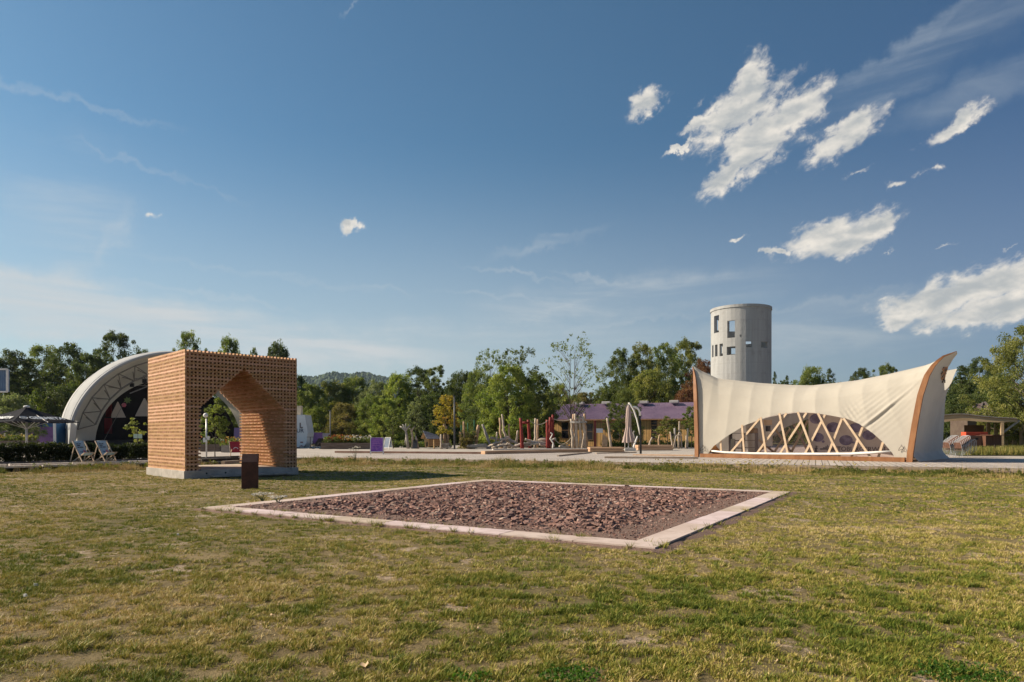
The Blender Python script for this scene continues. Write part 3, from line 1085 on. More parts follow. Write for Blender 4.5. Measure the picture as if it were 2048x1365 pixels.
def canvas_pt(s, t, rear=False, arch=True):
    z0 = arch_z(s) if arch else TZ0
    z1 = top_z(s, rear)
    z = z0 + (z1 - z0) * t
    k = min(1.0, (z - TZ0) / max(0.1, z1 - TZ0))
    f = lean(k)
    sb = 1 if rear else 0
    o0, i0, _ = LEAN[(0, sb)]
    o1, i1, _ = LEAN[(1, sb)]
    a = -o0 * f * (1 - s) + (TL + o1 * f) * s
    edge = 4 * s * (1 - s)
    b = (i0 * (1 - s) + i1 * s) * f + 0.45 * edge * k * k
    # soft seams where the laths press from inside, bending to the right
    q = 11 * s - (1 - k) * 0.28 * (11 * s - 3.2)
    b += 0.055 * abs(math.sin(PI * q)) ** 0.8 * (0.25 + 0.75 * edge)
    # slack folds running down from the right-hand horn
    if s > 0.62 and not rear:
        w = math.exp(-((s - 0.84) / 0.10) ** 2) * math.exp(-((k - 0.50) / 0.25) ** 2)
        ph = (k * 1.0 - (s - 0.62) * 2.25)
        b -= 0.075 * math.exp(-((ph + 0.03) / 0.02) ** 2) * math.exp(-((s - 0.85) / 0.08) ** 2)
        b += 0.05 * math.exp(-((ph + 0.075) / 0.03) ** 2) * math.exp(-((s - 0.85) / 0.08) ** 2)
        b += 0.011 * w * math.sin(ph * 75)
        w2 = math.exp(-((s - 0.73) / 0.035) ** 2) * math.exp(-((k - 0.50) / 0.13) ** 2)
        b += 0.022 * w2 * math.sin((s * 3.2 + k * 0.9) * 95)
    bb = b if not rear else TD - b
    return tw(a, bb, z)

def snaps(n):
    """Columns that fall on the corners of the window."""
    s = sorted(set(list(np.linspace(0, 1, n + 1)) + WS))
    return s
def canvas_sheet(rear):
    cols = snaps(200)
    nv = 70
    m = MB()
    for s in cols:
        for j in range(nv + 1):
            m.v.append(tuple(canvas_pt(s, j / nv, rear)))
    for i in range(len(cols) - 1):
        for j in range(nv):
            q = i * (nv + 1) + j
            f = (q, q + nv + 1, q + nv + 2, q + 1)
            m.f.append(f if not rear else f[::-1])
    return m
canvas_sheet(False).build("front_canvas", M_CANVAS, tent, smooth=True, world=True)
canvas_sheet(True).build("rear_canvas", M_CANVAS, tent, smooth=True, world=True)
def end_point(sa, v, t):
    z_tip = LEAN[(sa, 0)][2] * (1 - v) + LEAN[(sa, 1)][2] * v
    dip = math.sin(PI * v) ** 2.6
    z1 = z_tip - 1.55 * dip
    z = TZ0 - 0.16 + (z1 - TZ0 + 0.16) * t
    k = max(0.0, min(1.0, (z - TZ0) / (z_tip - TZ0)))
    a0, b0, _ = horn_pt(sa, 0, k)
    a1, b1, _ = horn_pt(sa, 1, k)
    out = -1 if sa == 0 else 1
    a = a0 + (a1 - a0) * v + out * 0.86 * dip ** 0.5 * k * k
    a += out * (0.42 * max(0, 1 - t / 0.10) ** 1.5 + 0.03 * math.sin(v * 43) * max(0, 1 - t / 0.2))
    a += 0.02 * math.sin(v * 26 + t * 3)
    return tw(a, b0 + (b1 - b0) * v, z)
def roof_pt(s, v):
    p, q = canvas_pt(s, 1.0), canvas_pt(s, 1.0, True)
    r = p.lerp(q, v)
    for sa, w in ((0, (1 - s) ** 3.5), (1, s ** 3.5)):
        e0 = end_point(sa, v, 1.0)
        l0 = canvas_pt(float(sa), 1.0).lerp(canvas_pt(float(sa), 1.0, True), v)
        r += (e0 - l0) * w
    return r
MB().grid(roof_pt, 60, 16).build("roof_canvas", M_CANVAS, tent, smooth=True, world=True)
M_END = canvasmat("end_canvas", (0.60, 0.575, 0.52), 0.18)
for sa in (0, 1):
    end_pt = lambda v, t, sa=sa: end_point(sa, v, t)
    MB().grid(end_pt, 70, 60).build("end_canvas", M_END, tent, smooth=True, world=True)
    # printed cone emblem high on the end wall
    if sa == 1:
        dark, orange, em = MB(), MB(), MB()
        cand = []
        for i in range(1, 240):
            for j in range(160):
                p = end_pt(0.75 * i / 240, 0.62 + 0.38 * j / 160)
                cand.append((CX + p.x / p.y * F, HZ - (p.z - EYE) / p.y * F, p))
        def ew(x, y):
            px, py = 1887.3 - x * 11.0 + y * 2.2, 751 - y * 15.5
            return min(cand, key=lambda c: (c[0] - px) ** 2 + (c[1] - py) ** 2)[2] + TA * 0.035
        for r in range(9):
            y = -0.55 + r * 0.19
            hw = 0.62 * math.sqrt(max(0.05, 1 - ((y - 0.2) / 1.05) ** 2))
            for c in range(-2, 3):
                x = c * 0.30 + (0.15 if r % 2 else 0)
                if abs(x) <= hw:
                    mb = orange if (r + c) % 3 else dark
                    mb.poly([ew(x, y - 0.13), ew(x + 0.14, y), ew(x, y + 0.13), ew(x - 0.14, y)])
        for sgn in (-1, 1):
            pts = [ew(-0.12 + sgn * 0.08 + sgn * 0.22 * math.sin(k / 6 * PI * 0.5), -0.62 - 0.35 * (k / 6) ** 1.5) for k in range(7)]
            em.tube(pts, 0.025, 5)
        orange.build("cone_emblem", pmat("emblem_orange", (0.50, 0.20, 0.05), (0.42, 0.15, 0.04), 9), tent, world=True)
        dark.build("cone_emblem", pmat("emblem_dark", (0.05, 0.035, 0.03), rough=0.8), tent, world=True)
        em.build("cone_emblem", pmat("emblem_dark", (0.05, 0.035, 0.03)), tent, world=True)
# the four horns
for sa in (0, 1):
    for sb in (0, 1):
        m = MB()
        n = 22
        b0 = len(m.v)
        for i in range(n + 1):
            t = i / n
            a, b, z = horn_pt(sa, sb, t)
            z += 0.02 * t - (0.20 if i == 0 else 0)
            w = (0.25 if sa == 0 else 0.28) * (1 - 0.80 * max(0, (t - 0.70) / 0.30) ** 1.8) - 0.03 * t
            h = 0.16 * (1 - 0.55 * max(0, (t - 0.7) / 0.3))
            # direction of the horn in the a-z plane
            a2, _, z2 = horn_pt(sa, sb, min(1, t + 0.02))
            a1, _, z1 = horn_pt(sa, sb, max(0, t - 0.02))
            d = Vector((a2 - a1, z2 - z1)).normalized()
            nx, nz = d.y, -d.x
            out = 1 if sa == 1 else -1
            off = -0.02 if sb == 0 else 0.02
            for ka, kb in ((-0.5, -0.5), (0.5, -0.5), (0.5, 0.5), (-0.5, 0.5)):
                m.v.append(tuple(tw(a + nx * ka * w + (out * 0.02 if sb == 0 else -out * 0.24), b + off + kb * h * (1 if sb == 0 else -1) - (0.10 if sb == 0 else -0.10), z + nz * ka * w)))
        for i in range(n):
            for k in range(4):
                k2 = (k + 1) % 4
                m.f.append((b0 + i * 4 + k, b0 + i * 4 + k2, b0 + i * 4 + 4 + k2, b0 + i * 4 + 4 + k))
        m.f.append((b0 + 3, b0 + 2, b0 + 1, b0))
        e = b0 + n * 4
        m.f.append((e, e + 1, e + 2, e + 3))
        m.build("horn", M_GLULAM, tent, world=True)
# base beams
for bb in (-0.06, TD + 0.06):
    m = MB()
    m.bar(tw(0.2, bb, ZD + 0.125), tw(TL - 0.2, bb, ZD + 0.125), 0.20, 0.23)
    m.build("base_beam", M_GLULAM, tent, world=True)
m = MB()
m.prism([tw(0.1, 0.1, ZD + 0.01), tw(TL - 0.1, 0.1, ZD + 0.01), tw(TL - 0.1, TD - 0.1, ZD + 0.01), tw(0.1, TD - 0.1, ZD + 0.01)], (0, 0, 0.1))
m.build("tent_floor", pmat("tent_floor", (0.22, 0.16, 0.125), (0.30, 0.23, 0.18), 1.5, 0.7, space='World'), tent, world=True)
# crossing laths behind the window
bk = [((1484, 850), (1489, 915)), ((1521.5, 835), (1533, 915)), ((1558.8, 827), (1577, 915)), ((1595.6, 824.5), (1630, 915.5)), ((1636, 827), (1681, 917)), ((1687, 837), (1743, 918)), ((1441, 881), (1443, 914))]
fw = [((1519, 838), (1453, 915)), ((1573, 827), (1508, 915)), ((1613, 826), (1555, 915)), ((1650, 830), (1606, 915.5)), ((1684, 837.5), (1653, 916.5)), ((1725, 855), (1702, 917)), ((1766, 885), (1756, 917))]
def on_b(px, py, b):
    return ray_plane(px, py, tw(0, b, 0), TB)
for lst, b in ((bk, 0.20), (fw, 0.30)):
    for (p, q) in lst:
        m = MB()
        p3, q3 = on_b(*p, b), on_b(*q, b)
        m.bar(q3, p3, 0.05, 0.115, up=TA)
        m.build("lath", M_SPRUCE, tent, world=True)
# the same crossing laths in the rear window
for i in range(9):
    a = 1.4 + i * 1.15
    for s in (-1, 1):
        m = MB()
        zt = max(1.2, arch_z(a / TL) + 0.1)
        m.bar(tw(a - s * 0.55, TD - 0.3 - 0.1 * s, TZ0), tw(a + s * 0.55, TD - 0.3 - 0.1 * s, zt), 0.05, 0.14, up=TA)
        m.build("lath", M_SPRUCE, tent, world=True)
# see-through mesh in both windows
def meshmat():
    mt = bpy.data.materials.new("window_mesh")
    mt.use_nodes = True
    t = NT(mt.node_tree)
    t.n.clear()
    out = t.new('ShaderNodeOutputMaterial')
    d = t.new('ShaderNodeBsdfPrincipled')
    d.inputs['Base Color'].default_value = (0.16, 0.12, 0.125, 1)
    d.inputs['Roughness'].default_value = 0.45
    tr = t.new('ShaderNodeBsdfTransparent')
    tr.inputs[0].default_value = (0.92, 0.86, 0.88, 1)
    mx = t.new('ShaderNodeMixShader')
    mx.inputs[0].default_value = 0.11
    t.l.new(tr.outputs[0], mx.inputs[1])
    t.l.new(d.outputs[0], mx.inputs[2])
    t.l.new(mx.outputs[0], out.inputs[0])
    return mt
M_MESH = meshmat()
for rear in (False, True):
    m = MB()
    cs = [WS[0] + (WS[-1] - WS[0]) * k / 40 for k in range(41)]
    bb = 0.36 if not rear else TD - 0.36
    top = [tw(s * TL, bb, arch_z(s) + 0.04) for s in cs]
    bot = [tw(s * TL, bb, TZ0 - 0.05) for s in cs]
    for i in range(40):
        m.poly([bot[i], bot[i + 1], top[i + 1], top[i]])
    m.build("window_mesh", M_MESH, tent, world=True)
# rolled white blind along the foot of the window
m = MB()
pts = [on_b(px, py, 0.13) for px, py in ((1422, 902), (1450, 905.5), (1500, 907.5), (1560, 908.5), (1640, 908.8), (1700, 908.5), (1745, 906), (1785, 903))]
m.tube(pts, [0.05, 0.07, 0.075, 0.08, 0.08, 0.08, 0.075, 0.05], 8)
m.build("rolled_blind", M_WHITE, tent, smooth=True, world=True)
# small outline marks low on the canvas corners
def mark(px, py):
    m = MB()
    def pt(x, y):
        s = on_b(px + x * 7, py - y * 7, -0.03)
        k = (s.z - TZ0) / (TZ1 - TZ0)
        return s - TB * (-INL * lean(k) + 0.045)
    for pl in ([(-0.9, -0.55), (-0.45, 0.25), (0, 0.65), (0.45, 0.25), (0.9, -0.55)], [(-0.85, -0.75), (-0.4, -0.45), (0, -0.38), (0.4, -0.45), (0.85, -0.75)], [(-0.25, 0.75), (0, 0.95), (0.25, 0.75)]):
        m.tube([pt(*p) for p in pl], 0.012, 5)
    m.build("corner_mark", pmat("emblem_dark", (0.05, 0.035, 0.03)), tent, world=True)
mark(1406, 897)
mark(1803, 897)

# ------------------------------------------------------------------ things inside the tent
M_GREYP = pmat("grey_panel", (0.20, 0.175, 0.17), (0.25, 0.22, 0.21), 2, 0.7)
M_PALEP = pmat("pale_panel", (0.50, 0.44, 0.39), (0.56, 0.50, 0.45), 1.5, 0.7)
wall_b = 2.6
def wp(px, py, b=wall_b):
    return on_b(px, py, b)
q0, q1 = wp(1617, 907), wp(1790, 907)
banner = thing("display_wall", "pale display wall with round pictures and a line of lettering, inside the tent", "display wall", Vector((q0.x, q0.y, ZD + 0.11)))
a0, a1 = (q0 - TO).dot(TA), (q1 - TO).dot(TA)
m = MB()
m.prism([tw(a0, wall_b, ZD + 0.11), tw(a1, wall_b, ZD + 0.11), tw(a1, wall_b, 3.3), tw(a0, wall_b, 3.3)], TB * 0.06)
m.build("panel", M_PALEP, banner, world=True)
M_PIC = pmat("round_picture", (0.07, 0.05, 0.12), (0.20, 0.18, 0.30), 2.5, 0.6, space='World', c3=(0.12, 0.07, 0.10))
for px, py, r in ((1632, 838, 10), (1666.5, 855, 10.3), (1636, 875, 9), (1692, 881, 10.3), (1711, 856, 9.5), (1738, 870.5, 10), (1646.5, 883.5, 2.4), (1707, 885.5, 2.2)):
    c = wp(px, py)
    k = c.y / F
    m = MB().disc(c - TB * 0.012, TA, Vector((0, 0, 1)), r * k * 1.25, r * k, 20, TB * 0.008)
    m.build("round_picture", M_PIC, banner, world=True)
M_LET = pmat("grey_letters", (0.13, 0.11, 0.11), rough=0.7)
o_ = wp(1716, 899) - TB * 0.012
lettering("TEUTOBURGERWALD", 0.36, o_, TA, Vector((0, 0, 1)), "lettering", M_LET, banner, 0.008)
m = MB()     # walking figure sign and skyline strip
def wpt(px, py):
    return wp(px, py) - TB * 0.015
m.tube([wpt(1633.5, 904), wpt(1632, 899.5), wpt(1633, 896)], 0.035, 5)
m.tube([wpt(1630, 904), wpt(1632, 899.5)], 0.03, 5)
m.tube([wpt(1629.5, 898.5), wpt(1632.6, 896.2), wpt(1636, 898)], 0.025, 5)
m.ball(wpt(1633.2, 893.6), 0.055, 8, 6)
m.build("walker_sign", M_LET, banner, world=True)
m = MB()
for k, (x0, x1, h) in enumerate(((1640, 1646, 3), (1646, 1654, 5), (1654, 1655.6, 10), (1656, 1664, 4), (1664, 1668, 2))):
    m.prism([wpt(x0, 900), wpt(x1, 900), wpt(x1, 900 - h), wpt(x0, 900 - h)], TB * 0.006)
m.build("skyline_print", M_LET, banner, world=True)

def box_thing(name, label, cat, px0, px1, py0, py1, b, depth, mat, group=None):
    """Box standing on a plane b inside the tent, between picture columns and rows."""
    p, q = on_b(px0, py1, b), on_b(px1, py0, b)
    a0, a1 = (p - TO).dot(TA), (q - TO).dot(TA)
    o = MB().prism([tw(a0, b, p.z), tw(a1, b, p.z), tw(a1, b, q.z), tw(a0, b, q.z)], TB * depth).build(name, mat, loc=tw(a0, b, p.z))
    bevel(o, 0.01)
    return tag(o, label, cat, group)

# shelf unit
b = 4.0
p, q = on_b(1461, 905, b), on_b(1513, 867, b)
a0, a1 = (p - TO).dot(TA), (q - TO).dot(TA)
shelf = thing("shelf_unit", "grey open shelf unit inside the tent behind the crossing laths", "shelf", tw(a0, b, ZD + 0.11))
z0, z1 = ZD + 0.11, q.z
for a in (a0, (a0 + a1) * 0.5, a1):
    MB().bar(tw(a, b, z0), tw(a, b, z1), 0.05, 0.45, up=TB).build("upright", M_GREYP, shelf, world=True)
for k in range(4):
    z = z0 + (z1 - z0) * k / 3
    MB().bar(tw(a0, b, z), tw(a1, b, z), 0.45, 0.035).build("shelf_board", M_GREYP, shelf, world=True)
box_thing("cardboard_box", "brown box standing on top shelf inside the tent", "box", 1497, 1512, 857, 866.5, 4.1, 0.3, pmat("cardboard", (0.30, 0.19, 0.10), (0.36, 0.24, 0.14), 3))
box_thing("screen", "dark flat screen hanging beside the shelf in the tent", "screen", 1531, 1540.5, 852, 863, 3.2, 0.06, pmat("screen_black", (0.02, 0.02, 0.025), rough=0.3))
box_thing("wooden_board", "plain wooden board hung above the dark screen", "board", 1527, 1544, 840, 851, 3.3, 0.04, M_SPRUCE)
box_thing("leaflet_rack", "white leaflet rack with printed sheets below the dark screen", "leaflet rack", 1532, 1543, 864, 893, 3.1, 0.2, M_WHITE)
box_thing("poster", "pale green poster leaning on the floor inside the tent", "poster", 1461, 1470, 878, 903, 2.4, 0.05, pmat("poster_green", (0.28, 0.34, 0.30), (0.36, 0.40, 0.36), 3))
# easel frame
ez = thing("easel_frame", "black square easel frame in front of the grey shelf", "easel", tw(*(lambda p: ((p - TO).dot(TA), 2.2))(on_b(1470, 905, 2.2)), ZD + 0.11))
p0, p1 = on_b(1470, 905, 2.2), on_b(1484, 882, 2.2)
a0, a1 = (p0 - TO).dot(TA), (p1 - TO).dot(TA)
M_BLK = pmat("black_metal", (0.02, 0.02, 0.022), rough=0.5)
for a in (a0, a1):
    MB().bar(tw(a, 2.2, ZD + 0.11), tw(a, 2.2, p1.z), 0.04, 0.04).build("leg", M_BLK, ez, world=True)
for z in (p1.z, p0.z + 0.25):
    MB().bar(tw(a0, 2.2, z), tw(a1, 2.2, z), 0.04, 0.04).build("crossbar", M_BLK, ez, world=True)
# orange folded cloth seat
p = on_b(1436, 905, 1.0)
a = (p - TO).dot(TA)
m = MB()
m.grid(lambda u, v: tw(a - 0.5 + 1.3 * u, 0.7 + 0.7 * v, ZD + 0.12 + 0.62 * math.exp(-((u - 0.25) / 0.2) ** 2) * math.sin(PI * min(1, 0.15 + v)) + 0.12 * math.sin(u * 9 + v * 7) ** 2), 24, 10)
o = m.build("cloth_bag", pmat("orange_cloth", (0.55, 0.24, 0.08), (0.66, 0.33, 0.13), 4, 0.8), smooth=True, loc=p)
solid(o, 0.02)
tag(o, "crumpled orange cloth bag lying inside the corner of the tent", "bag")

# ================================================================== CONCRETE TOWER
TYY = 92.0
TCX = (1481.5 - CX) / F * TYY
TRAD = 57.6 / F * TYY
tower = thing("concrete_tower", "round bare concrete silo tower with empty window openings", "tower", (TCX, TYY, ZD))
zt = EYE + (HZ - 621) / F * (TYY - TRAD * 0.3)
def tower_open(px0, px1, py0, py1, back=False):
    """Opening in the wall seen between two columns and two rows of the photograph."""
    out = []
    for px in (px0, px1):
        k = (px - CX) / F                       # the sight line X = k * Y meets the round wall
        A, B, C = 1 + k * k, -2 * (k * TCX + TYY), TCX ** 2 + TYY ** 2 - TRAD ** 2
        D = math.sqrt(max(0.0, B * B - 4 * A * C))
        Y = (-B + (D if back else -D)) / (2 * A)
        out.append((math.atan2(k * Y - TCX, -(Y - TYY)), Y))
    t0, t1 = (o[0] % (2 * PI) if back else o[0] for o in out)
    Yw = (out[0][1] + out[1][1]) / 2
    return min(t0, t1), max(t0, t1), EYE + (HZ - py1) / F * Yw, EYE + (HZ - py0) / F * Yw
ops = [tower_open(*o) for o in ((1428, 1438, 631.7, 666), (1454.4, 1469.7, 641.7, 676), (1479.5, 1483, 670, 674.6), (1424.3, 1427, 691, 715),
       (1430, 1435, 689.7, 713.4), (1439, 1445.7, 687.8, 712.6), (1453.4, 1470.8, 693.6, 710), (1491.6, 1504.3, 682.8, 695), (1522, 1535, 684, 696))]
ops += [tower_open(*o, back=True) for o in ((1457, 1472, 640, 664), (1430, 1436, 640, 662), (1461, 1475, 697, 709), (1440, 1444, 692, 708), (1490, 1505, 682, 689), (1431, 1434, 693, 710))]
def cuts(vals, lo, hi, step):
    s = sorted(set([lo, hi] + [v for v in vals if lo < v < hi]))
    out = [s[0]]
    for v in s[1:]:
        n = max(1, int((v - out[-1]) / step))
        b = out[-1]
        out += [b + (v - b) * (i + 1) / n for i in range(n)]
    return out
th = cuts([v for o in ops for v in o[:2]], -PI / 2, 1.5 * PI, 0.12)
zs = cuts([v for o in ops for v in o[2:]], ZD - 0.2, zt, 0.9)
m = MB()
def tpt(t, z, r):
    return (TCX + r * math.sin(t), TYY - r * math.cos(t), z)
def hole(i, j):
    if i < 0 or j < 0 or i >= len(th) - 1 or j >= len(zs) - 1:
        return False
    t, z = (th[i] + th[i + 1]) / 2, (zs[j] + zs[j + 1]) / 2
    return any(o[0] < t < o[1] and o[2] < z < o[3] for o in ops)
RI = TRAD - 0.32
for i in range(len(th) - 1):
    for j in range(len(zs) - 1):
        if hole(i, j):
            # reveals towards solid neighbours
            t0, t1, z0, z1 = th[i], th[i + 1], zs[j], zs[j + 1]
            if not hole(i - 1, j):
                m.poly([tpt(t0, z0, TRAD), tpt(t0, z1, TRAD), tpt(t0, z1, RI), tpt(t0, z0, RI)])
            if not hole(i + 1, j):
                m.poly([tpt(t1, z0, TRAD), tpt(t1, z0, RI), tpt(t1, z1, RI), tpt(t1, z1, TRAD)])
            if not hole(i, j - 1):
                m.poly([tpt(t0, z0, TRAD), tpt(t0, z0, RI), tpt(t1, z0, RI), tpt(t1, z0, TRAD)])
            if not hole(i, j + 1):
                m.poly([tpt(t0, z1, TRAD), tpt(t1, z1, TRAD), tpt(t1, z1, RI), tpt(t0, z1, RI)])
            continue
        m.poly([tpt(th[i], zs[j], TRAD), tpt(th[i + 1], zs[j], TRAD), tpt(th[i + 1], zs[j + 1], TRAD), tpt(th[i], zs[j + 1], TRAD)])
        m.poly([tpt(th[i + 1], zs[j], RI), tpt(th[i], zs[j], RI), tpt(th[i], zs[j + 1], RI), tpt(th[i + 1], zs[j + 1], RI)])
def towermat():
    mt = bpy.data.materials.new("tower_concrete")
    mt.use_nodes = True
    t = NT(mt.node_tree)
    b = t.n['Principled BSDF']
    pos = t.new('ShaderNodeNewGeometry').outputs['Position']
    st = t.noise(t.mapping(pos, (1.6, 1.6, 0.10)), 1.0, 5, 0.6)
    bl = t.noise(pos, 0.8, 5, 0.65)
    col = t.mix(t.smooth(st, 0.35, 0.68), (0.325, 0.325, 0.318, 1), (0.40, 0.40, 0.392, 1))
    col = t.mix(t.m('MULTIPLY', t.smooth(bl, 0.52, 0.7), 0.5), col, (0.26, 0.25, 0.24, 1))
    sep = t.new('ShaderNodeSeparateXYZ')
    t.l.new(pos, sep.inputs[0])
    ring = t.m('FRACT', t.m('MULTIPLY', sep.outputs[2], 0.72))
    line = t.smooth(t.m('ABSOLUTE', t.m('SUBTRACT', ring, 0.5)), 0.47, 0.495)
    col = t.mix(t.m('MULTIPLY', line, 0.22), col, (0.16, 0.15, 0.14, 1))
    t.put(b.inputs['Base Color'], col)
    b.inputs['Roughness'].default_value = 0.85
    bn = t.new('ShaderNodeBump')
    bn.inputs['Distance'].default_value = 0.03
    t.l.new(t.noise(pos, 3.0, 5, 0.65), bn.inputs['Height'])
    t.l.new(bn.outputs[0], b.inputs['Normal'])
    return mt
M_TOWER = towermat()
m.build("shell", M_TOWER, tower, world=True, smooth=False)
m = MB()
n = 48
for k in range(n):
    a0, a1 = 2 * PI * k / n, 2 * PI * (k + 1) / n
    ro, ri = TRAD + 0.09, RI
    z0, z1 = zt + 0.002, zt + 0.36
    m.poly([tpt(a0, z0, ro), tpt(a1, z0, ro), tpt(a1, z1, ro), tpt(a0, z1, ro)])
    m.poly([tpt(a0, z1, ro), tpt(a1, z1, ro), tpt(a1, z1, ri), tpt(a0, z1, ri)])
    m.poly([tpt(a1, z0, ri), tpt(a0, z0, ri), tpt(a0, z1, ri), tpt(a1, z1, ri)])
    m.poly([tpt(a1, z0, ro), tpt(a0, z0, ro), tpt(a0, z0, ri), tpt(a1, z0, ri)])
m.build("rim", M_TOWER, tower, world=True)

# ================================================================== TREES
def leaf_quads(C, R, n, size, r, flat=0.8, asp=1.0):
    """n leaf faces scattered round each clump centre C with radius R."""
    k = len(C)
    d = r.normal(0, 1, (k, n, 3))
    d /= np.linalg.norm(d, axis=2, keepdims=True)
    rad = (r.random((k, n, 1)) ** 0.45)
    P = C[:, None, :] + d * rad * R[:, None, None] * np.array((1, 1, flat))
    P = P.reshape(-1, 3)
    N = len(P)
    a = r.normal(0, 1, (N, 3)); a /= np.linalg.norm(a, axis=1, keepdims=True)
    b = np.cross(a, r.normal(0, 1, (N, 3))); b /= np.linalg.norm(b, axis=1, keepdims=True)
    s = size * r.uniform(0.6, 1.35, (N, 1)) * np.array((1, 1, asp))
    Q = np.stack((P - a * s, P - b * s * 0.55, P + a * s, P + b * s * 0.55), 1)
    # one value per clump with a little per leaf: light and dark sprays
    v = np.repeat(r.random(k), n) * 0.55 + r.random(N) * 0.45
    return Q, np.repeat(v, 4)

def tube_arrays(paths):
    m = MB()
    for pts, rad in paths:
        m.tube(pts, rad, 6, cap=False)
    return m

def tree_template(seed, shape, nclump, nleaf, leaf, crad, trunk_r=0.018, h0=0.12, sparse=0.0, stems=1, asp=1.0):
    """A tree one unit high and about one unit wide; returns (wood mesh, crown mesh)."""
    r = np.random.default_rng(seed)
    pts = []
    lump = r.uniform(0, 2 * PI, 6)
    while len(pts) < nclump:
        h = r.uniform(h0, 1.0)
        R = shape((h - h0) / (1 - h0)) * 0.5
        if r.random() > (R / 0.5) ** 0.8 + 0.12:
            continue
        a = r.uniform(0, 2 * PI)
        w = 1 + 0.20 * math.sin(3 * a + lump[0] + 5 * h) + 0.16 * math.sin(2 * a + lump[1] - 9 * h) + 0.10 * math.sin(5 * a + lump[2] + 14 * h)
        q = R * w * (r.uniform(0.25, 1.0) ** 0.5)
        pts.append((q * math.cos(a), q * math.sin(a), h + r.normal(0, 0.012)))
    C = np.array(pts)
    Rr = crad * r.uniform(0.55, 1.35, len(C))
    Q, v = leaf_quads(C, Rr, nleaf, leaf, r, 0.8 * asp, asp)
    crown = quads_mesh("crown", Q, {'rnd': v})
    paths = []
    for s in range(stems):
        off = 0.0 if stems == 1 else (s - (stems - 1) / 2) * 0.07
        lean = r.normal(0, 0.015, 2)
        top = 0.86
        tr = [Vector((off + lean[0] * t * 3 + 0.012 * math.sin(t * 7 + s), lean[1] * t * 3 + 0.01 * math.sin(t * 5 + 2 * s), t * top - 0.01)) for t in np.linspace(0, 1, 9)]
        paths.append((tr, [trunk_r * (1.25 if i == 0 else 1) * (1 - 0.88 * i / 8) for i in range(9)]))
        sel = r.permutation(len(C))[:max(8, len(C) // (5 if sparse == 0 else 2))]
        for i in sel:
            p = Vector(C[i])
            if stems > 1 and (p.x > 0) != (off > 0):
                continue
            hb = max(0.10, min(p.z - 0.08 - 0.25 * math.hypot(p.x, p.y), top * 0.95))
            t = hb / top
            k = min(7, int(t * 8))
            b = tr[k].lerp(tr[k + 1], t * 8 - k)
            mid = b.lerp(p, 0.5) + Vector((0, 0, 0.02))
            rb = trunk_r * (1 - 0.85 * t) * 0.45
            paths.append(([b, mid, p], [rb, rb * 0.6, rb * 0.2]))
    wood = bpy.data.meshes.new("trunk")
    mw_ = tube_arrays(paths)
    wood.from_pydata(mw_.v, [], mw_.f)
    return wood, crown

def sh_oak(t): return max(0.12, (math.sin(PI * min(1, t * 0.80 + 0.17))) ** 0.65)
def sh_bush(t): return max(0.15, (1 - (t * 0.96) ** 2.4) ** 0.6 * (0.80 + 0.2 * min(1, t * 5)))
def sh_poplar(t): return max(0.10, (math.sin(PI * (0.10 + 0.86 * t ** 0.85))) ** 0.8)
def sh_cone(t): return max(0.06, (1 - t) ** 0.75 * min(1, 0.45 + t * 4))
def sh_vase(t): return max(0.15, 0.35 + 0.75 * math.sin(PI * min(1, t * 0.85 + 0.05)))

TPL = {
    'oak': [tree_template(100 + k, sh_oak, 270, 120, 0.0118, 0.068, h0=0.16, asp=0.68) for k in range(4)],
    'bush': [tree_template(200 + k, sh_bush, 310, 115, 0.0120, 0.072, h0=0.02) for k in range(4)],
    'poplar': [tree_template(300 + k, sh_poplar, 110, 150, 0.017, 0.085, h0=0.10, asp=0.5) for k in range(2)],
    'conifer': [tree_template(400, sh_cone, 150, 110, 0.018, 0.075, h0=0.06, asp=0.35)],
    'wispy': [tree_template(500 + k, sh_vase, 170, 42, 0.016, 0.062, h0=0.32, sparse=1, asp=0.5) for k in range(2)],
    'bare': [tree_template(600, sh_vase, 150, 16, 0.016, 0.060, trunk_r=0.014, h0=0.28, sparse=1, stems=2, asp=0.55)],
    'young': [tree_template(700 + k, sh_poplar, 70, 46, 0.042, 0.12, trunk_r=0.022, h0=0.28, asp=0.42) for k in range(2)],
    'sapling': [tree_template(720, sh_vase, 26, 16, 0.055, 0.11, trunk_r=0.022, h0=0.40, sparse=1, asp=0.5)],
    'fine': [tree_template(800 + k, sh_oak, 330, 120, 0.0085, 0.055, h0=0.10) for k in range(1)],
}
M_BARK = pmat("bark", (0.055, 0.042, 0.032), (0.11, 0.085, 0.065), 6, 0.9, 0.01)
LEAFC = {
    'dark': ((0.051, 0.076, 0.024), (0.098, 0.121, 0.037), (0.147, 0.154, 0.056)),
    'mid': ((0.090, 0.123, 0.032), (0.158, 0.183, 0.052), (0.224, 0.217, 0.077)),
    'bright': ((0.129, 0.175, 0.034), (0.217, 0.245, 0.062), (0.294, 0.281, 0.091)),
    'olive': ((0.120, 0.140, 0.034), (0.204, 0.204, 0.059), (0.281, 0.245, 0.084)),
    'grey': ((0.120, 0.147, 0.072), (0.183, 0.208, 0.105), (0.253, 0.253, 0.154)),
    'copper': ((0.087, 0.037, 0.025), (0.147, 0.070, 0.038), (0.168, 0.105, 0.049)),
    'yellow': ((0.281, 0.238, 0.037), (0.421, 0.308, 0.059), (0.477, 0.224, 0.049)),
    'brownish': ((0.140, 0.129, 0.045), (0.210, 0.175, 0.063), (0.238, 0.154, 0.070)),
}
NTREE = {}
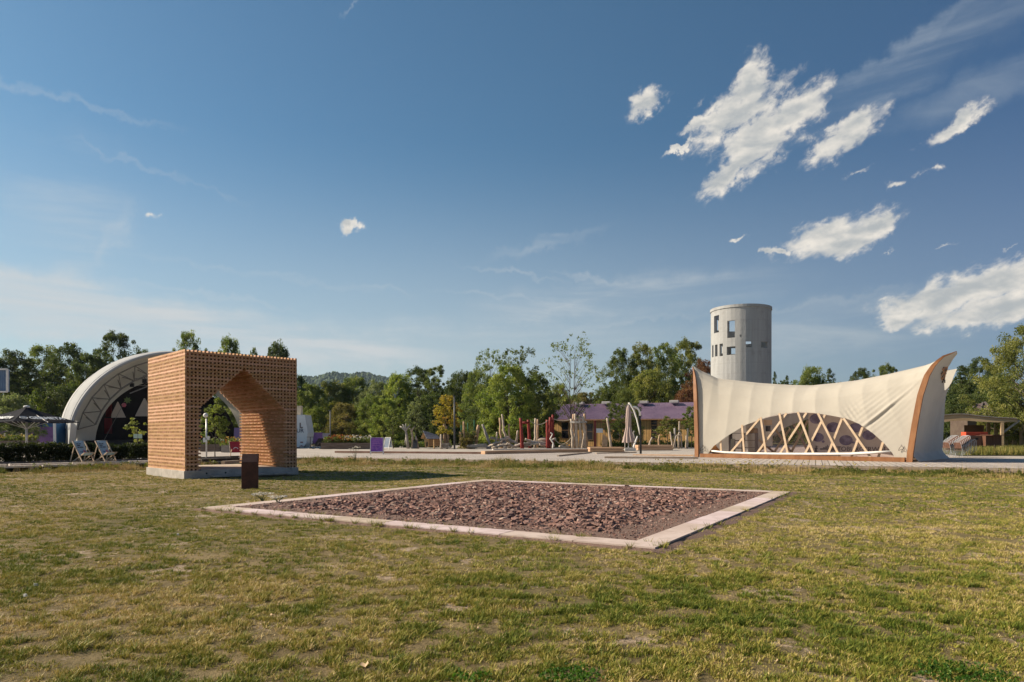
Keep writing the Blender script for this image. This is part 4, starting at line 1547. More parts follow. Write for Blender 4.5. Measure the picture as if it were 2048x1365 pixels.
def tree(px, ytop, hw, Y, kind, colour, label, base=None, name=None, group=None, rz=None):
    z0 = ZD - 0.1 if base is None else base
    H = EYE + (HZ - ytop) / F * Y - z0
    W = 2 * hw / F * Y
    k = NTREE.get(kind, 0)
    NTREE[kind] = k + 1
    wood, crown = TPL[kind][k % len(TPL[kind])]
    nm = name or {'bush': 'leafy_tree', 'young': 'young_tree', 'sapling': 'sapling', 'bare': 'sparse_tree', 'poplar': 'slender_tree', 'conifer': 'conifer_tree', 'wispy': 'airy_tree'}.get(kind, 'broadleaf_tree')
    root = thing(nm, label, "sapling" if kind == 'sapling' else "tree", ((px - CX) / F * Y, Y, z0), 0, group)
    rot = rz if rz is not None else (k * 2.399 + px * 0.37) % (2 * PI)
    root.rotation_euler = (0, 0, rot)
    root.scale = (W, W, H)
    for me, n_, mt in ((wood, "trunk", M_BARK), (crown, "crown", leafmat("leaves_" + colour, *LEAFC[colour]))):
        o = bpy.data.objects.new(n_, me)
        COL.objects.link(o)
        o.parent = root
        if not me.materials:
            me.materials.append(None)
        o.material_slots[0].link = 'OBJECT'
        o.material_slots[0].material = mt
    return root

G1 = "trees behind the stage"
# --- left, behind parasol and stage
tree(-30, 712, 70, 105, 'oak', 'dark', "dark broadleaf tree cut by the photo's edge, behind the blue box", group=G1)
tree(28, 703, 58, 108, 'oak', 'dark', "dark broadleaf tree just beside the blue corrugated box", group=G1)
tree(88, 694, 60, 112, 'oak', 'mid', "broad leafy tree standing behind the peak of the grey parasol", group=G1)
tree(138, 688, 52, 110, 'oak', 'dark', "dark tree with a ragged top left of the stage roof", group=G1)
tree(182, 712, 50, 104, 'bush', 'dark', "lower dark tree pressed against the outer slope of the stage roof", group=G1)
tree(232, 668, 52, 118, 'oak', 'dark', "tall dark tree whose open crown rises above the stage roof", group=G1)
tree(285, 702, 36, 120, 'oak', 'dark', "dark tree barely showing above the stage roof's crown", group=G1)
tree(18, 792, 52, 62, 'bush', 'grey', "grey-green bushy tree under the blue box, behind the parasol", group=G1)
tree(-40, 770, 50, 70, 'bush', 'dark', "dark bushy tree at the photo's left edge below the blue box", group=G1)
tree(72, 782, 18, 66, 'young', 'bright', "small bright green tree rising behind the grey parasol's peak")
tree(110, 770, 60, 96, 'bush', 'dark', "dark undergrowth tree between the purple banner and the stage roof", group=G1)
tree(380, 666, 40, 125, 'oak', 'mid', "tree crown showing over the pavilion's near top corner", group=G1)
tree(458, 681, 36, 120, 'bush', 'mid', "rounded tree crown showing over the middle of the pavilion", group=G1)
tree(508, 697, 16, 118, 'oak', 'mid', "small spiky tree top between two crowns over the pavilion", group=G1)
tree(556, 690, 42, 120, 'bush', 'dark', "dense rounded crown showing over the pavilion's far top corner", group=G1)
tree(592, 752, 40, 118, 'bush', 'dark', "dark tree half hidden by the pavilion's right edge", group=G1)
tree(470, 812, 60, 100, 'bush', 'mid', "green tree seen through the pavilion's passage beside the stage", group=G1)
# --- middle wood
G2 = "trees of the wood behind the plaza"
tree(622, 772, 44, 112, 'bush', 'mid', "mid green tree left of the wood, just right of the pavilion", group=G2)
tree(664, 766, 50, 118, 'bush', 'olive', "olive tree in the wood with the hill showing above it", group=G2)
tree(706, 756, 52, 122, 'bush', 'mid', "tree in the wood whose crown meets the middle of the hill", group=G2)
tree(752, 764, 44, 114, 'bush', 'grey', "grey-green tree in the wood where the hill slopes down", group=G2)
tree(795, 752, 46, 112, 'bush', 'bright', "brighter green tree in the wood above the grey sign board", group=G2)
tree(838, 738, 52, 116, 'oak', 'dark', "dark tall tree in the wood above the tallest slim young tree", group=G2)
tree(876, 734, 34, 112, 'poplar', 'mid', "slender pointed tree in the wood behind the yellowing tree", group=G2)
tree(632, 818, 42, 98, 'bush', 'bright', "bright leafy shrub tree behind the white trailer", group=G2)
tree(690, 808, 46, 96, 'bush', 'brownish', "brownish green shrub tree behind the flower planter", group=G2)
tree(742, 792, 44, 95, 'bush', 'mid', "green shrub tree directly above the purple sign board", group=G2)
tree(772, 800, 36, 93, 'bush', 'bright', "fresh green shrub tree with low branches above the grey sign board", group=G2)
tree(862, 790, 62, 104, 'bush', 'dark', "dark tree behind the little playhouse", group=G2)
tree(924, 746, 52, 108, 'bush', 'dark', "dark tree right behind the tall lamp post", group=G2)
tree(962, 742, 46, 100, 'bush', 'mid', "green tree between the lamp post and the large willow", group=G2)
tree(982, 704, 36, 130, 'wispy', 'mid', "airy tree top poking out left above the willow", group=G2)
tree(1037, 696, 40, 132, 'wispy', 'mid', "airy double tree top highest above the willow", group=G2)
tree(1020, 736, 66, 82, 'bush', 'bright', "big bright green willow behind the driftwood pile", group=G2)
tree(1072, 752, 52, 84, 'bush', 'mid', "darker green willow behind the red frames", group=G2)
tree(980, 800, 50, 86, 'bush', 'dark', "dark bush behind the leaning grey pole", group=G2)
tree(1145, 664, 54, 78, 'bare', 'mid', "tall two-stemmed tree with sparse leaves before the purple roof", rz=0.2)
tree(1112, 770, 40, 96, 'bush', 'olive', "olive bush behind the foot of the two-stemmed tree", group=G2)
tree(1170, 788, 48, 106, 'bush', 'brownish', "brownish tree behind the left end of the purple roof", group=G2)
tree(1212, 780, 40, 104, 'bush', 'mid', "green bush behind the purple roof left of the tall oaks", group=G2)
G3 = "tall trees left of the tower"
tree(1240, 700, 42, 104, 'oak', 'mid', "leftmost tall oak rising behind the purple roof", group=G3)
tree(1283, 690, 46, 106, 'oak', 'olive', "second tall oak behind the purple roof, behind the closed parasol", group=G3)
tree(1328, 688, 46, 108, 'oak', 'mid', "third tall oak behind the purple roof", group=G3)
tree(1372, 683, 46, 112, 'oak', 'olive', "tallest oak standing close to the tower's left side", group=G3)
tree(1300, 740, 52, 98, 'bush', 'olive', "lower leafy tree directly behind the purple roof ridge", group=G3)
tree(1408, 722, 42, 100, 'oak', 'copper', "dark red copper beech beside the tower", group=G3)
tree(1372, 778, 40, 94, 'bush', 'copper', "low reddish tree behind the tent's left horn", group=G3)
tree(1250, 782, 36, 80, 'oak', 'mid', "small leafy tree in front of the purple roofed house by the parasol", name="broadleaf_tree")
# --- right, behind the tent
G4 = "trees behind the tent"
tree(1550, 742, 14, 120, 'conifer', 'dark', "narrow dark conifer touching the tower's right side", group=G4)
tree(1573, 750, 16, 118, 'conifer', 'dark', "small dark conifer a little right of the tower", group=G4)
tree(1622, 738, 42, 122, 'bush', 'mid', "rounded green tree showing over the tent's lowest part", group=G4)
tree(1660, 736, 24, 116, 'conifer', 'dark', "dark pointed tree beside the rounded one over the tent", group=G4)
tree(1722, 738, 36, 122, 'oak', 'dark', "dark tree showing over the tent's rising right part", group=G4)
tree(1772, 732, 34, 118, 'oak', 'mid', "tree with a knobbly top over the tent nearest to its right horn", group=G4)
tree(1925, 730, 40, 92, 'conifer', 'dark', "dark conifer behind the tent's right horn tip", group=G4)
tree(1962, 718, 50, 96, 'oak', 'dark', "dark tree between the tent's right horn and the big edge tree", group=G4)
tree(1990, 752, 46, 86, 'bush', 'mid', "mid green tree above the tiled roof", group=G4)
tree(1935, 790, 60, 84, 'bush', 'dark', "dark undergrowth tree behind the open shelter", group=G4)
tree(2062, 655, 98, 58, 'fine', 'olive', "large olive green tree cut by the photo's right edge")
tree(2030, 800, 36, 62, 'bush', 'olive', "leafy shrub beneath the large edge tree, right of the shelter", group=G4)
# --- young trees on the plaza
G5 = "young trees planted on the plaza"
tree(787, 818, 18, 74, 'young', 'mid', "slim young tree with a thin trunk right of the grey sign board", group=G5)
tree(831, 793, 18, 75, 'young', 'grey', "tallest slim young tree, behind the dark litter bin", group=G5)
tree(894, 790, 27, 72, 'young', 'yellow', "young tree with yellow and orange leaves beside the lamp post", group=G5)
tree(272, 838, 22, 46, 'sapling', 'olive', "thin sapling with few leaves in front of the dark stage", group=G5)
tree(1336, 832, 24, 74, 'young', 'olive', "young tree in front of the timber house windows", group=G5)
tree(1383, 812, 18, 76, 'young', 'mid', "young tree half hidden by the tent's left horn", group=G5)
tree(430, 796, 26, 44, 'young', 'mid', "young leafy tree seen through the pavilion's passage", group=G5)

# far wood that closes the gaps between the trees
r = np.random.default_rng(77)
C, R = [], []
for k in range(2600):
    px = r.uniform(-140, 2190)
    Y = r.uniform(128, 150)
    hmax = np.interp(px, [0, 300, 600, 640, 900, 1200, 1240, 1400, 1560, 1800, 2050], [770, 760, 800, 815, 785, 800, 760, 770, 775, 770, 760])
    h = ZD + r.random() * (EYE + (HZ - hmax) / F * Y)
    C.append(((px - CX) / F * Y, Y, h)); R.append(r.uniform(0.9, 2.0))
Q, v = leaf_quads(np.array(C), np.array(R), 26, 0.42, r)
me = quads_mesh("far_wood", Q, {'rnd': v})
me.materials.append(leafmat("leaves_dark", *LEAFC['dark']))
o = bpy.data.objects.new("far_wood", me)
COL.objects.link(o)
o['kind'] = 'stuff'
tag(o, "dense dark wood closing the gaps behind the single trees", "wood")

# ================================================================== GRASS
def blade_mesh(name, X, Y, Z, H, Wd, A, LEANX, LEANY, V, bend=True):
    """Blades: a bent strip of two faces (near) or one triangle (far)."""
    n = len(X)
    ca, sa = np.cos(A) * Wd / 2, np.sin(A) * Wd / 2
    base = np.stack((X, Y, Z), -1)
    side = np.stack((ca, sa, np.zeros(n)), -1)
    if bend:
        mid = base + np.stack((LEANX * 0.35, LEANY * 0.35, H * 0.62), -1)
        tip = base + np.stack((LEANX, LEANY, H), -1)
        P = np.stack((base - side, base + side, mid + side * 0.8, mid - side * 0.8, tip), 1).reshape(-1, 3)
        i = (np.arange(n) * 5)[:, None]
        L = np.concatenate((i, i + 1, i + 2, i + 3, i + 3, i + 2, i + 4), 1).ravel()
        S = np.tile((4, 3), n)
        return array_mesh(name, P, L, S, {'rnd': np.repeat(V, 5)})
    tip = base + np.stack((LEANX, LEANY, H), -1)
    P = np.stack((base - side, base + side, tip), 1).reshape(-1, 3)
    return array_mesh(name, P, np.arange(3 * n), np.full(n, 3), {'rnd': np.repeat(V, 3)})

def grassmat(name, stops, trans=0.18):
    mt = bpy.data.materials.new(name)
    mt.use_nodes = True
    t = NT(mt.node_tree)
    t.n.clear()
    out = t.new('ShaderNodeOutputMaterial')
    f = t.new('ShaderNodeAttribute', attribute_name='rnd').outputs['Fac']
    rp = t.new('ShaderNodeValToRGB')
    cr = rp.color_ramp
    cr.elements[0].position, cr.elements[0].color = stops[0][0], c4(stops[0][1])
    cr.elements[1].position, cr.elements[1].color = stops[-1][0], c4(stops[-1][1])
    for p, c in stops[1:-1]:
        e = cr.elements.new(p)
        e.color = c4(c)
    t.l.new(f, rp.inputs[0])
    d = t.new('ShaderNodeBsdfPrincipled')
    t.l.new(rp.outputs[0], d.inputs['Base Color'])
    d.inputs['Roughness'].default_value = 0.6
    d.inputs['Specular IOR Level'].default_value = 0.2
    tr = t.new('ShaderNodeBsdfTranslucent')
    t.l.new(rp.outputs[0], tr.inputs[0])
    mx = t.new('ShaderNodeMixShader')
    mx.inputs[0].default_value = trans
    t.l.new(d.outputs[0], mx.inputs[1])
    t.l.new(tr.outputs[0], mx.inputs[2])
    t.l.new(mx.outputs[0], out.inputs[0])
    return mt
M_GRASS = grassmat("grass_blades", [(0.0, (0.090, 0.135, 0.017)), (0.25, (0.190, 0.215, 0.028)), (0.48, (0.325, 0.285, 0.054)), (0.68, (0.47, 0.37, 0.115)), (0.85, (0.61, 0.47, 0.21)), (1.0, (0.66, 0.51, 0.29))])
M_WEED = grassmat("weeds", [(0.0, (0.065, 0.100, 0.018)), (0.3, (0.155, 0.170, 0.034)), (0.55, (0.280, 0.230, 0.060)), (0.8, (0.42, 0.30, 0.12)), (1.0, (0.52, 0.39, 0.21))])

def in_bed(x, y, pad=0.0):
    a = (x - BN.x) * BU.x + (y - BN.y) * BU.y
    b = (x - BN.x) * BV.x + (y - BN.y) * BV.y
    return (a > -pad) & (a < LU + pad) & (b > -pad) & (b < LV + pad)
def in_pav(x, y, pad=0.0):
    a = (x - PC.x) * PU.x + (y - PC.y) * PU.y
    b = (x - PC.x) * PV.x + (y - PC.y) * PV.y
    return (a > -pad) & (a < PL + pad) & (b > -pad) & (b < PL + pad)
def edge_gap(x, y):
    return np.interp(x, EX, EY) - y

def lawn_band(y0, y1, tufts, per, w, hmin, hmax, seed, bend):
    r = np.random.default_rng(seed)
    n = int(tufts * (y1 - y0) * ((y0 + y1) * 0.81 + 8.4))
    y = y0 + (y1 - y0) * r.random(n)
    x = (r.random(n) * 2 - 1) * (0.81 * y + 4.2)
    big = lattice_noise(x, y, 0.30, 21, 3)          # greener and drier areas
    mid = lattice_noise(x, y, 1.6, 77, 3)
    patch = lattice_noise(x, y, 2.0, 5, 3)          # bare spots
    small = lattice_noise(x, y, 7.0, 9, 2)          # tussocks
    ridge = lattice_noise((x * 0.35 + y * 0.94) * 1.0, (x * 0.94 - y * 0.35) * 0.22, 5.0, 15, 2)   # faint old mower lines
    cover = np.clip((patch - 0.17) / 0.18, 0.08, 1) * np.clip((small - 0.29) / 0.22, 0.08, 1) * np.clip((ridge - 0.18) / 0.15, 0.25, 1)
    keep = (r.random(n) < cover) & ~in_bed(x, y, 0.02) & ~in_pav(x, y, 0.06) & (edge_gap(x, y) > 1.3)
    keep &= ~(in_bed(x, y, 0.25) & (r.random(n) < 0.8))   # gravel along the border stays mostly bare
    x, y, big, small, mid = x[keep], y[keep], big[keep], small[keep], mid[keep]
    n = len(x)
    tv = np.clip(0.475 + 0.75 * (0.5 - big) + 0.65 * (0.5 - mid) + r.normal(0, 0.19, n) + 0.6 * (0.5 - small), 0.02, 0.98)
    th = (hmin + (hmax - hmin) * r.random(n) ** 1.5) * (0.24 + 1.35 * np.clip(small, 0, 1) ** 1.4)
    X = np.repeat(x, per); Yv = np.repeat(y, per)
    a = r.uniform(0, 2 * PI, n * per); q = np.abs(r.normal(0, 1, n * per)) * 0.020
    dx, dy = np.cos(a) * q, np.sin(a) * q
    H = np.repeat(th, per) * r.uniform(0.45, 1.15, n * per)
    V = np.clip(np.repeat(tv, per) + r.normal(0, 0.10, n * per), 0, 1)
    spread = r.uniform(0.2, 1.1, n * per) * H
    lx, ly = np.cos(a) * spread + 0.15 * H, np.sin(a) * spread
    Z = lawn_z(X, Yv) - 0.004
    return X + dx, Yv + dy, Z, H, w * r.uniform(0.7, 1.3, n * per), r.uniform(0, PI, n * per), lx, ly, V

for k, band in enumerate(((3.6, 8.0, 1500, 10, 0.0060, 0.022, 0.070, 31, True), (8.0, 14.0, 560, 9, 0.010, 0.022, 0.062, 32, False), (14.0, 30.0, 170, 8, 0.017, 0.022, 0.055, 33, False), (30.0, 44.0, 70, 7, 0.030, 0.025, 0.060, 34, False))):
    me = blade_mesh("grass", *lawn_band(*band), bend=band[-1])
    me.materials.append(M_GRASS)
    o = bpy.data.objects.new("grass", me)
    COL.objects.link(o)
    o['kind'] = 'stuff'
    tag(o, ("short patchy green and straw grass nearest the camera", "short dry grass around the stone bed", "short dry grass reaching back to the pavilion", "thin dry grass farthest back before the plaza")[k], "grass")

# tufts creeping over the border slabs
r = np.random.default_rng(66)
ex_, ey_ = [], []
for k in range(150):
    t_ = r.random() ** 0.8
    q = [bed(r.normal(-0.01, 0.03) * 0 - abs(r.normal(0, 0.05)) + 0.03, LV * t_), bed(LU * t_, 0.03 - abs(r.normal(0, 0.06))), bed(LU + abs(r.normal(0, 0.05)) - 0.03, LV * t_), bed(LU * t_, BW - 0.02 + abs(r.normal(0, 0.03)))][k % 4]
    if lattice_noise(np.array([q.x]), np.array([q.y]), 1.1, 3, 2)[0] > 0.45:
        ex_.append(q.x); ey_.append(q.y)
ex_, ey_ = np.repeat(ex_, 26), np.repeat(ey_, 26)
n = len(ex_); a = r.uniform(0, 2 * PI, n); q = np.abs(r.normal(0, 0.035, n)); H = r.uniform(0.03, 0.12, n)
me = blade_mesh("grass", ex_ + np.cos(a) * q, ey_ + np.sin(a) * q, np.full(n, 0.01), H, np.full(n, 0.010), r.uniform(0, PI, n), np.cos(a) * H * 0.7, np.sin(a) * H * 0.7, np.clip(r.normal(0.32, 0.2, n), 0, 1), bend=False)
me.materials.append(M_GRASS)
o = bpy.data.objects.new("grass", me)
COL.objects.link(o)
o['kind'] = 'stuff'
tag(o, "grass tufts creeping over the edges of the pale border", "grass")
# fresh clover patches low in the foreground
r = np.random.default_rng(67)
C = []
for (px, py, rad, cnt) in ((1925, 1356, 0.30, 420), (1150, 1358, 0.20, 220), (940, 1362, 0.12, 60)):
    c = gnd(px, py)
    for i in range(cnt):
        a = r.uniform(0, 2 * PI); q = rad * math.sqrt(r.random()) * r.uniform(0.6, 1.1)
        C.append((c.x + math.cos(a) * q * 1.2, c.y + math.sin(a) * q, r.uniform(0.012, 0.045)))
Q, v = leaf_quads(np.array(C), np.full(len(C), 0.012), 4, 0.011, r)
me = quads_mesh("clover", Q, {'rnd': v})
me.materials.append(leafmat("leaves_clover", (0.05, 0.125, 0.015), (0.085, 0.18, 0.025), (0.12, 0.21, 0.04), scale=6))
o = bpy.data.objects.new("clover", me)
COL.objects.link(o)
o['kind'] = 'stuff'
tag(o, "fresh green clover patches low in the foreground grass", "clover")

# wild verge in front of the deck and sleepers
def verge(n, d0, d1, hmin, hmax, w, seed, xr, per, tall=0.0):
    r = np.random.default_rng(seed)
    x = r.uniform(xr[0], xr[1], n)
    # distance in front of the edge, measured towards the camera
    d = d0 + (d1 - d0) * r.random(n) ** 1.25
    y = np.interp(x, EX, EY) - d
    cl = lattice_noise(x, y, 0.9, 41, 3)
    keep = (r.random(n) < np.clip((cl - 0.36) / 0.25, 0.04, 1)) & ~in_bed(x, y, 0.1) & ~in_pav(x, y, 0.12) & (np.abs(x) < 0.83 * y + 1)
    x, y, d, cl = x[keep], y[keep], d[keep], cl[keep]
    n = len(x)
    X, Y = np.repeat(x, per), np.repeat(y, per)
    a = r.uniform(0, 2 * PI, n * per); q = np.abs(r.normal(0, 0.05, n * per))
    fall = np.repeat(np.clip(1.15 - 0.62 * d / max(d1, 0.1), 0.25, 1.1), per)
    H = r.uniform(hmin, hmax, n * per) * fall * np.repeat(np.clip(2.6 * (cl - 0.25), 0.25, 1.5) * np.where(x > 5, 0.66, 1.0), per)
    hue = lattice_noise(x, y, 0.55, 47, 3)
    V = np.clip(np.repeat(0.62 + 1.6 * (hue - 0.5), per) + r.normal(0, 0.14, n * per), 0, 1)
    sp = r.uniform(0.1, 0.6, n * per) * H
    return X + np.cos(a) * q, Y + np.sin(a) * q, np.zeros(n * per) - 0.01, H, w * r.uniform(0.6, 1.4, n * per), r.uniform(0, PI, n * per), np.cos(a) * sp, np.sin(a) * sp, V
for k, args in enumerate(((21000, 0.15, 4.6, 0.10, 0.40, 0.022, 51, (-12.4, 27), 6), (9000, 0.35, 4.2, 0.08, 0.36, 0.022, 52, (-31, -12.0), 6))):
    me = blade_mesh("weeds", *verge(*args), bend=False)
    me.materials.append(M_WEED)
    o = bpy.data.objects.new("weeds", me)
    COL.objects.link(o)
    o['kind'] = 'stuff'
    tag(o, ("wild grasses and weeds in front of the deck", "wild grasses and weeds before the sleepers and beside the pavilion")[k], "weeds")
# leafy weeds among the grasses
r = np.random.default_rng(58)
n = 900
x = r.uniform(-30, 26, n); d = 0.15 + 3.6 * r.random(n) ** 1.6
y = np.interp(x, EX, EY) - d
kp = ~in_pav(x, y, 0.2) & ~in_bed(x, y, 0.15) & (np.abs(x) < 0.8 * y + 1) & (lattice_noise(x, y, 0.5, 88, 3) > 0.46)
x, y, d = x[kp], y[kp], d[kp]; n = len(x)
C = np.repeat(np.stack((x, y, np.zeros(n)), -1), 5, 0)
C[:, :2] += r.normal(0, 0.10, (n * 5, 2))
C[:, 2] = r.uniform(0.02, 0.30, n * 5) * np.repeat(np.where(x > 5, 0.7, 1.0), 5) * np.repeat(r.uniform(0.4, 1.3, n), 5)
Q, v = leaf_quads(C, np.full(len(C), 0.075), 16, 0.030, r)
me = quads_mesh("weeds", Q, {'rnd': v})
me.materials.append(leafmat("leaves_weed", (0.085, 0.115, 0.022), (0.17, 0.18, 0.04), (0.28, 0.22, 0.06), scale=1.4))
o = bpy.data.objects.new("weeds", me)
COL.objects.link(o)
o['kind'] = 'stuff'
tag(o, "low leafy weeds scattered through the verge", "weeds")
# tall thin stalks with seed heads
r = np.random.default_rng(61)
n = 1500
x = r.uniform(-30, 26, n); d = r.uniform(0.15, 2.2, n)
y = np.interp(x, EX, EY) - d
kp = ~in_pav(x, y, 0.1) & ~in_bed(x, y, 0.1) & (np.abs(x) < 0.8 * y + 1)
x, y = x[kp], y[kp]; n = len(x)
H = r.uniform(0.25, 0.62, n)
me = blade_mesh("weeds", x, y, np.zeros(n), H, np.full(n, 0.014), r.uniform(0, PI, n), r.normal(0, 0.08, n), r.normal(0, 0.08, n), np.clip(r.normal(0.75, 0.2, n), 0, 1), bend=False)
me.materials.append(M_WEED)
o = bpy.data.objects.new("weeds", me)
COL.objects.link(o)
o['kind'] = 'stuff'
tag(o, "thin dry stalks standing above the verge", "weeds")
# flower heads: white and yellow dots over the verge
for nm, cnt, col, xr, lab in (("white_blossom", 170, (0.62, 0.60, 0.52), (-31, -13), "white blossoms sprinkled over the verge"), ("yellow_blossom", 200, (0.45, 0.34, 0.03), (-2, 18), "yellow blossoms sprinkled over the verge")):
    x = r.uniform(*xr, cnt); d = np.abs(r.normal(0.3, 0.7, cnt)) + 0.15
    if nm[0] == 'y':
        x = r.normal(10.5, 2.6, cnt)
    y = np.interp(x, EX, EY) - d
    C = np.stack((x, y, r.uniform(0.18, 0.48, cnt)), -1)
    Q, v = leaf_quads(C, np.full(cnt, 0.03), 5, 0.028, r)
    me = quads_mesh(nm, Q, {'rnd': v})
    me.materials.append(pmat(nm, col, rough=0.7))
    o = bpy.data.objects.new(nm, me)
    COL.objects.link(o)
    o['kind'] = 'stuff'
    tag(o, lab, "blossom")

# ================================================================== STAGE WITH ARCHED ROOF
SF = Vector((-45.6, 70.0, 0)); SW = Vector((0.8, 0.6, 0)); SN = Vector((-0.6, 0.8, 0))   # left front foot, along the front, into the depth
SHW = 10.6
def sp(k, d, z):
    """k across the front (0 left .. 21.2 right), d into the depth."""
    return SF + SW * k + SN * d + Vector((0, 0, z))
stage = thing("open_air_stage", "open-air stage under a white arched membrane roof with trusses, behind the pavilion", "stage", SF)
M_MEMB = canvasmat("white_membrane", (0.58, 0.585, 0.58), 0.34)
M_TRUSS = pmat("truss_steel", (0.15, 0.13, 0.10), (0.20, 0.175, 0.14), 4, 0.5)
M_BLACK = pmat("stage_black", (0.012, 0.009, 0.011), (0.02, 0.014, 0.017), 1.0, 0.9)
def arc(ang, a, b, d=0.0, z0=0.6):
    return sp(SHW - a * math.cos(ang), d, z0 + b * math.sin(ang))
DEP = 11.5
def roof_sheet(u, v):
    ang = PI * (0.055 + 0.89 * u)
    d = DEP * v
    belly = 1 - 0.02 * math.sin(PI * ((v * 3) % 1.0)) + 0.075 * math.sin(ang) ** 0.8 * math.sin(PI * 0.5 * min(1.0, v * 1.4)) * (1.0 if u < 0.5 else 0.6 + 0.4 * math.sin(ang))
    return arc(ang, SHW * belly, 10.3 * belly, d - 0.15)
o = MB().grid(roof_sheet, 48, 18).build("roof_membrane", M_MEMB, stage, smooth=True, world=True)
solid(o, 0.03)
for v in (0.22, 0.45, 0.68, 0.9):
    MB().tube([roof_sheet(k / 40, v) for k in range(41)], 0.05, 5).build('membrane_seam', pmat('seam_grey', (0.30, 0.30, 0.31), (0.36, 0.36, 0.37), 4), stage, world=True)
def under_sheet(u, v):
    ang = PI * (0.0 + 1.0 * u)
    return arc(ang, 10.35 - 2.6 * v, 10.1 - 2.5 * v, 0.15 + 4.2 * v)
MB().grid(under_sheet, 48, 10).build("inner_membrane", canvasmat("inner_membrane", (0.74, 0.70, 0.61), 0.55), stage, smooth=True, world=True)
# front edge: outer tube, inner chord and diagonals
n = 15
outer = [arc(PI * (0.05 + 0.90 * i / 44), SHW - 0.1, 10.25, 0.0) for i in range(45)]
m = MB().tube(outer, 0.16, 8)
m.build("edge_tube", M_MEMB, stage, smooth=True, world=True)
angs = [PI * (0.055 + 0.89 * i / n) for i in range(n + 1)]
up = [arc(a, SHW - 0.75, 9.6, 0.35) for a in angs]
mids = [(a + b) / 2 for a, b in zip(angs, angs[1:])]
lo = [arc(a, SHW - 2.25, 8.25, 0.9) for a in mids]
m = MB()
m.tube(up, 0.065, 6)
m.tube(lo, 0.09, 6)
for i in range(n):
    m.tube([up[i], lo[i]], 0.05, 5)
    m.tube([lo[i], up[i + 1]], 0.05, 5)
m.build("front_truss", M_TRUSS, stage, world=True)
m = MB()
up2 = [p + SN * 1.9 for p in up]
for i in range(n):
    m.tube([up2[i], lo[i]], 0.05, 5)
    m.tube([lo[i], up2[i + 1]], 0.05, 5)
m.build("cross_brace", M_TRUSS, stage, world=True)
# membrane feet on both sides
for side_k, sg in ((0.0, 1), (2 * SHW, -1)):
    for j in range(3):
        d = 0.4 + j * 4.2
        m = MB()
        k0 = side_k + sg * 0.1
        top0, top1 = arc(PI * 0.06 if sg > 0 else PI * 0.94, SHW, 10.7, d - 1.9), arc(PI * 0.06 if sg > 0 else PI * 0.94, SHW, 10.7, d + 1.9)
        ft = sp(k0, d, 0.0)
        up0 = top0 + Vector((0, 0, 0.5)); up1 = top1 + Vector((0, 0, 0.5))
        inn = SW * sg * 0.55
        m.add([ft - SN * 0.12, ft + SN * 0.12, up1, up0, ft + inn - SN * 0.1, ft + inn + SN * 0.1, up1 + inn, up0 + inn],
              [(0, 1, 2, 3), (5, 4, 7, 6), (4, 0, 3, 7), (1, 5, 6, 2)])
        m.build("membrane_foot", M_MEMB, stage, world=True)
# back wall, floor and side curtains
m = MB()
pts = [arc(PI * (0.03 + 0.94 * i / 30), 8.45, 8.4, 8.8, 0.2) for i in range(31)]
m.prism(pts, SN * 0.1)
m.build("back_wall", M_BLACK, stage, world=True)
m = MB()
m.prism([sp(1.6, 0.5, 0.0), sp(19.6, 0.5, 0.0), sp(19.6, 9.0, 0.0), sp(1.6, 9.0, 0.0)], (0, 0, 1.1))
m.build("stage_floor", pmat("stage_floor", (0.018, 0.013, 0.014), (0.03, 0.022, 0.022), 1, 0.8), stage, world=True)
M_CURT = pmat("red_curtain", (0.20, 0.022, 0.028), (0.28, 0.035, 0.04), 1.5, 0.8)
def on_d(px, py, d):
    return ray_plane(px, py, sp(0, d, 0), SN)
def flat(name, pts, d, mat, t=0.06):
    m = MB()
    m.prism([on_d(px, py, d) for px, py in pts], SN * t)
    return m.build(name, mat, stage, world=True)
M_SAIL = pmat("cream_sail", (0.56, 0.47, 0.36), (0.62, 0.53, 0.42), 1.0, 0.8)
flat("sail", [(223, 829), (222.7, 836), (252, 835.5), (236.5, 804), (234.8, 804)], 6.0, M_SAIL)
flat("sail", [(270, 833), (311, 833), (290, 797), (288, 797)], 5.5, M_SAIL)
flat("sail", [(178, 831), (192, 832), (192, 812), (186, 818)], 6.5, M_SAIL)
def curtain(px0, px1, py0, py1, d):
    p, q = on_d(px0, py1, d), on_d(px1, py0, d)
    m = MB().grid(lambda u, v: p.lerp(Vector((q.x, q.y, p.z)), u) + Vector((0, 0, (q.z - p.z) * v)) + SN * 0.12 * math.sin(u * 34), 40, 2)
    return solid(m.build("curtain", M_CURT, stage, smooth=True, world=True), 0.02)
curtain(209, 224, 837, 868, 5.0)
curtain(212, 224, 806, 834, 7.4)
# lighting rig under the roof
m = MB()
for z, d, k0, k1 in ((8.0, 3.0, 4.5, 16.5), (7.4, 5.5, 3.8, 17.2), (7.9, 6.8, 4.4, 16.6)):
    for dz in (0, 0.4):
        m.tube([sp(k0, d, z + dz), sp(k1, d, z + dz)], 0.05, 6)
    for i in range(24):
        k = k0 + (k1 - k0) * i / 24
        m.tube([sp(k, d, z), sp(k + (k1 - k0) / 24, d, z + 0.4)], 0.025, 4)
m.tube([sp(6.0, 2.6, 6.3), sp(9.5, 3.5, 8.0)], 0.07, 6)
m.build("lighting_truss", pmat("alu_truss", (0.20, 0.19, 0.18), (0.34, 0.32, 0.30), 6, 0.4, metal=0.3), stage, world=True)
for i in range(9):
    k = 5.0 + i * 1.25
    m = MB()
    z = 7.25 if i % 2 else 7.75
    m.box(sp(k, 3.0, z), (0.32, 0.36, 0.42), Matrix.Rotation(0.7 + i, 3, 'Z'))
    m.tube([sp(k, 3.0, z + 0.2), sp(k, 3.0, z + 0.5)], 0.03, 5)
    m.build("spotlight", M_BLK, stage, world=True)
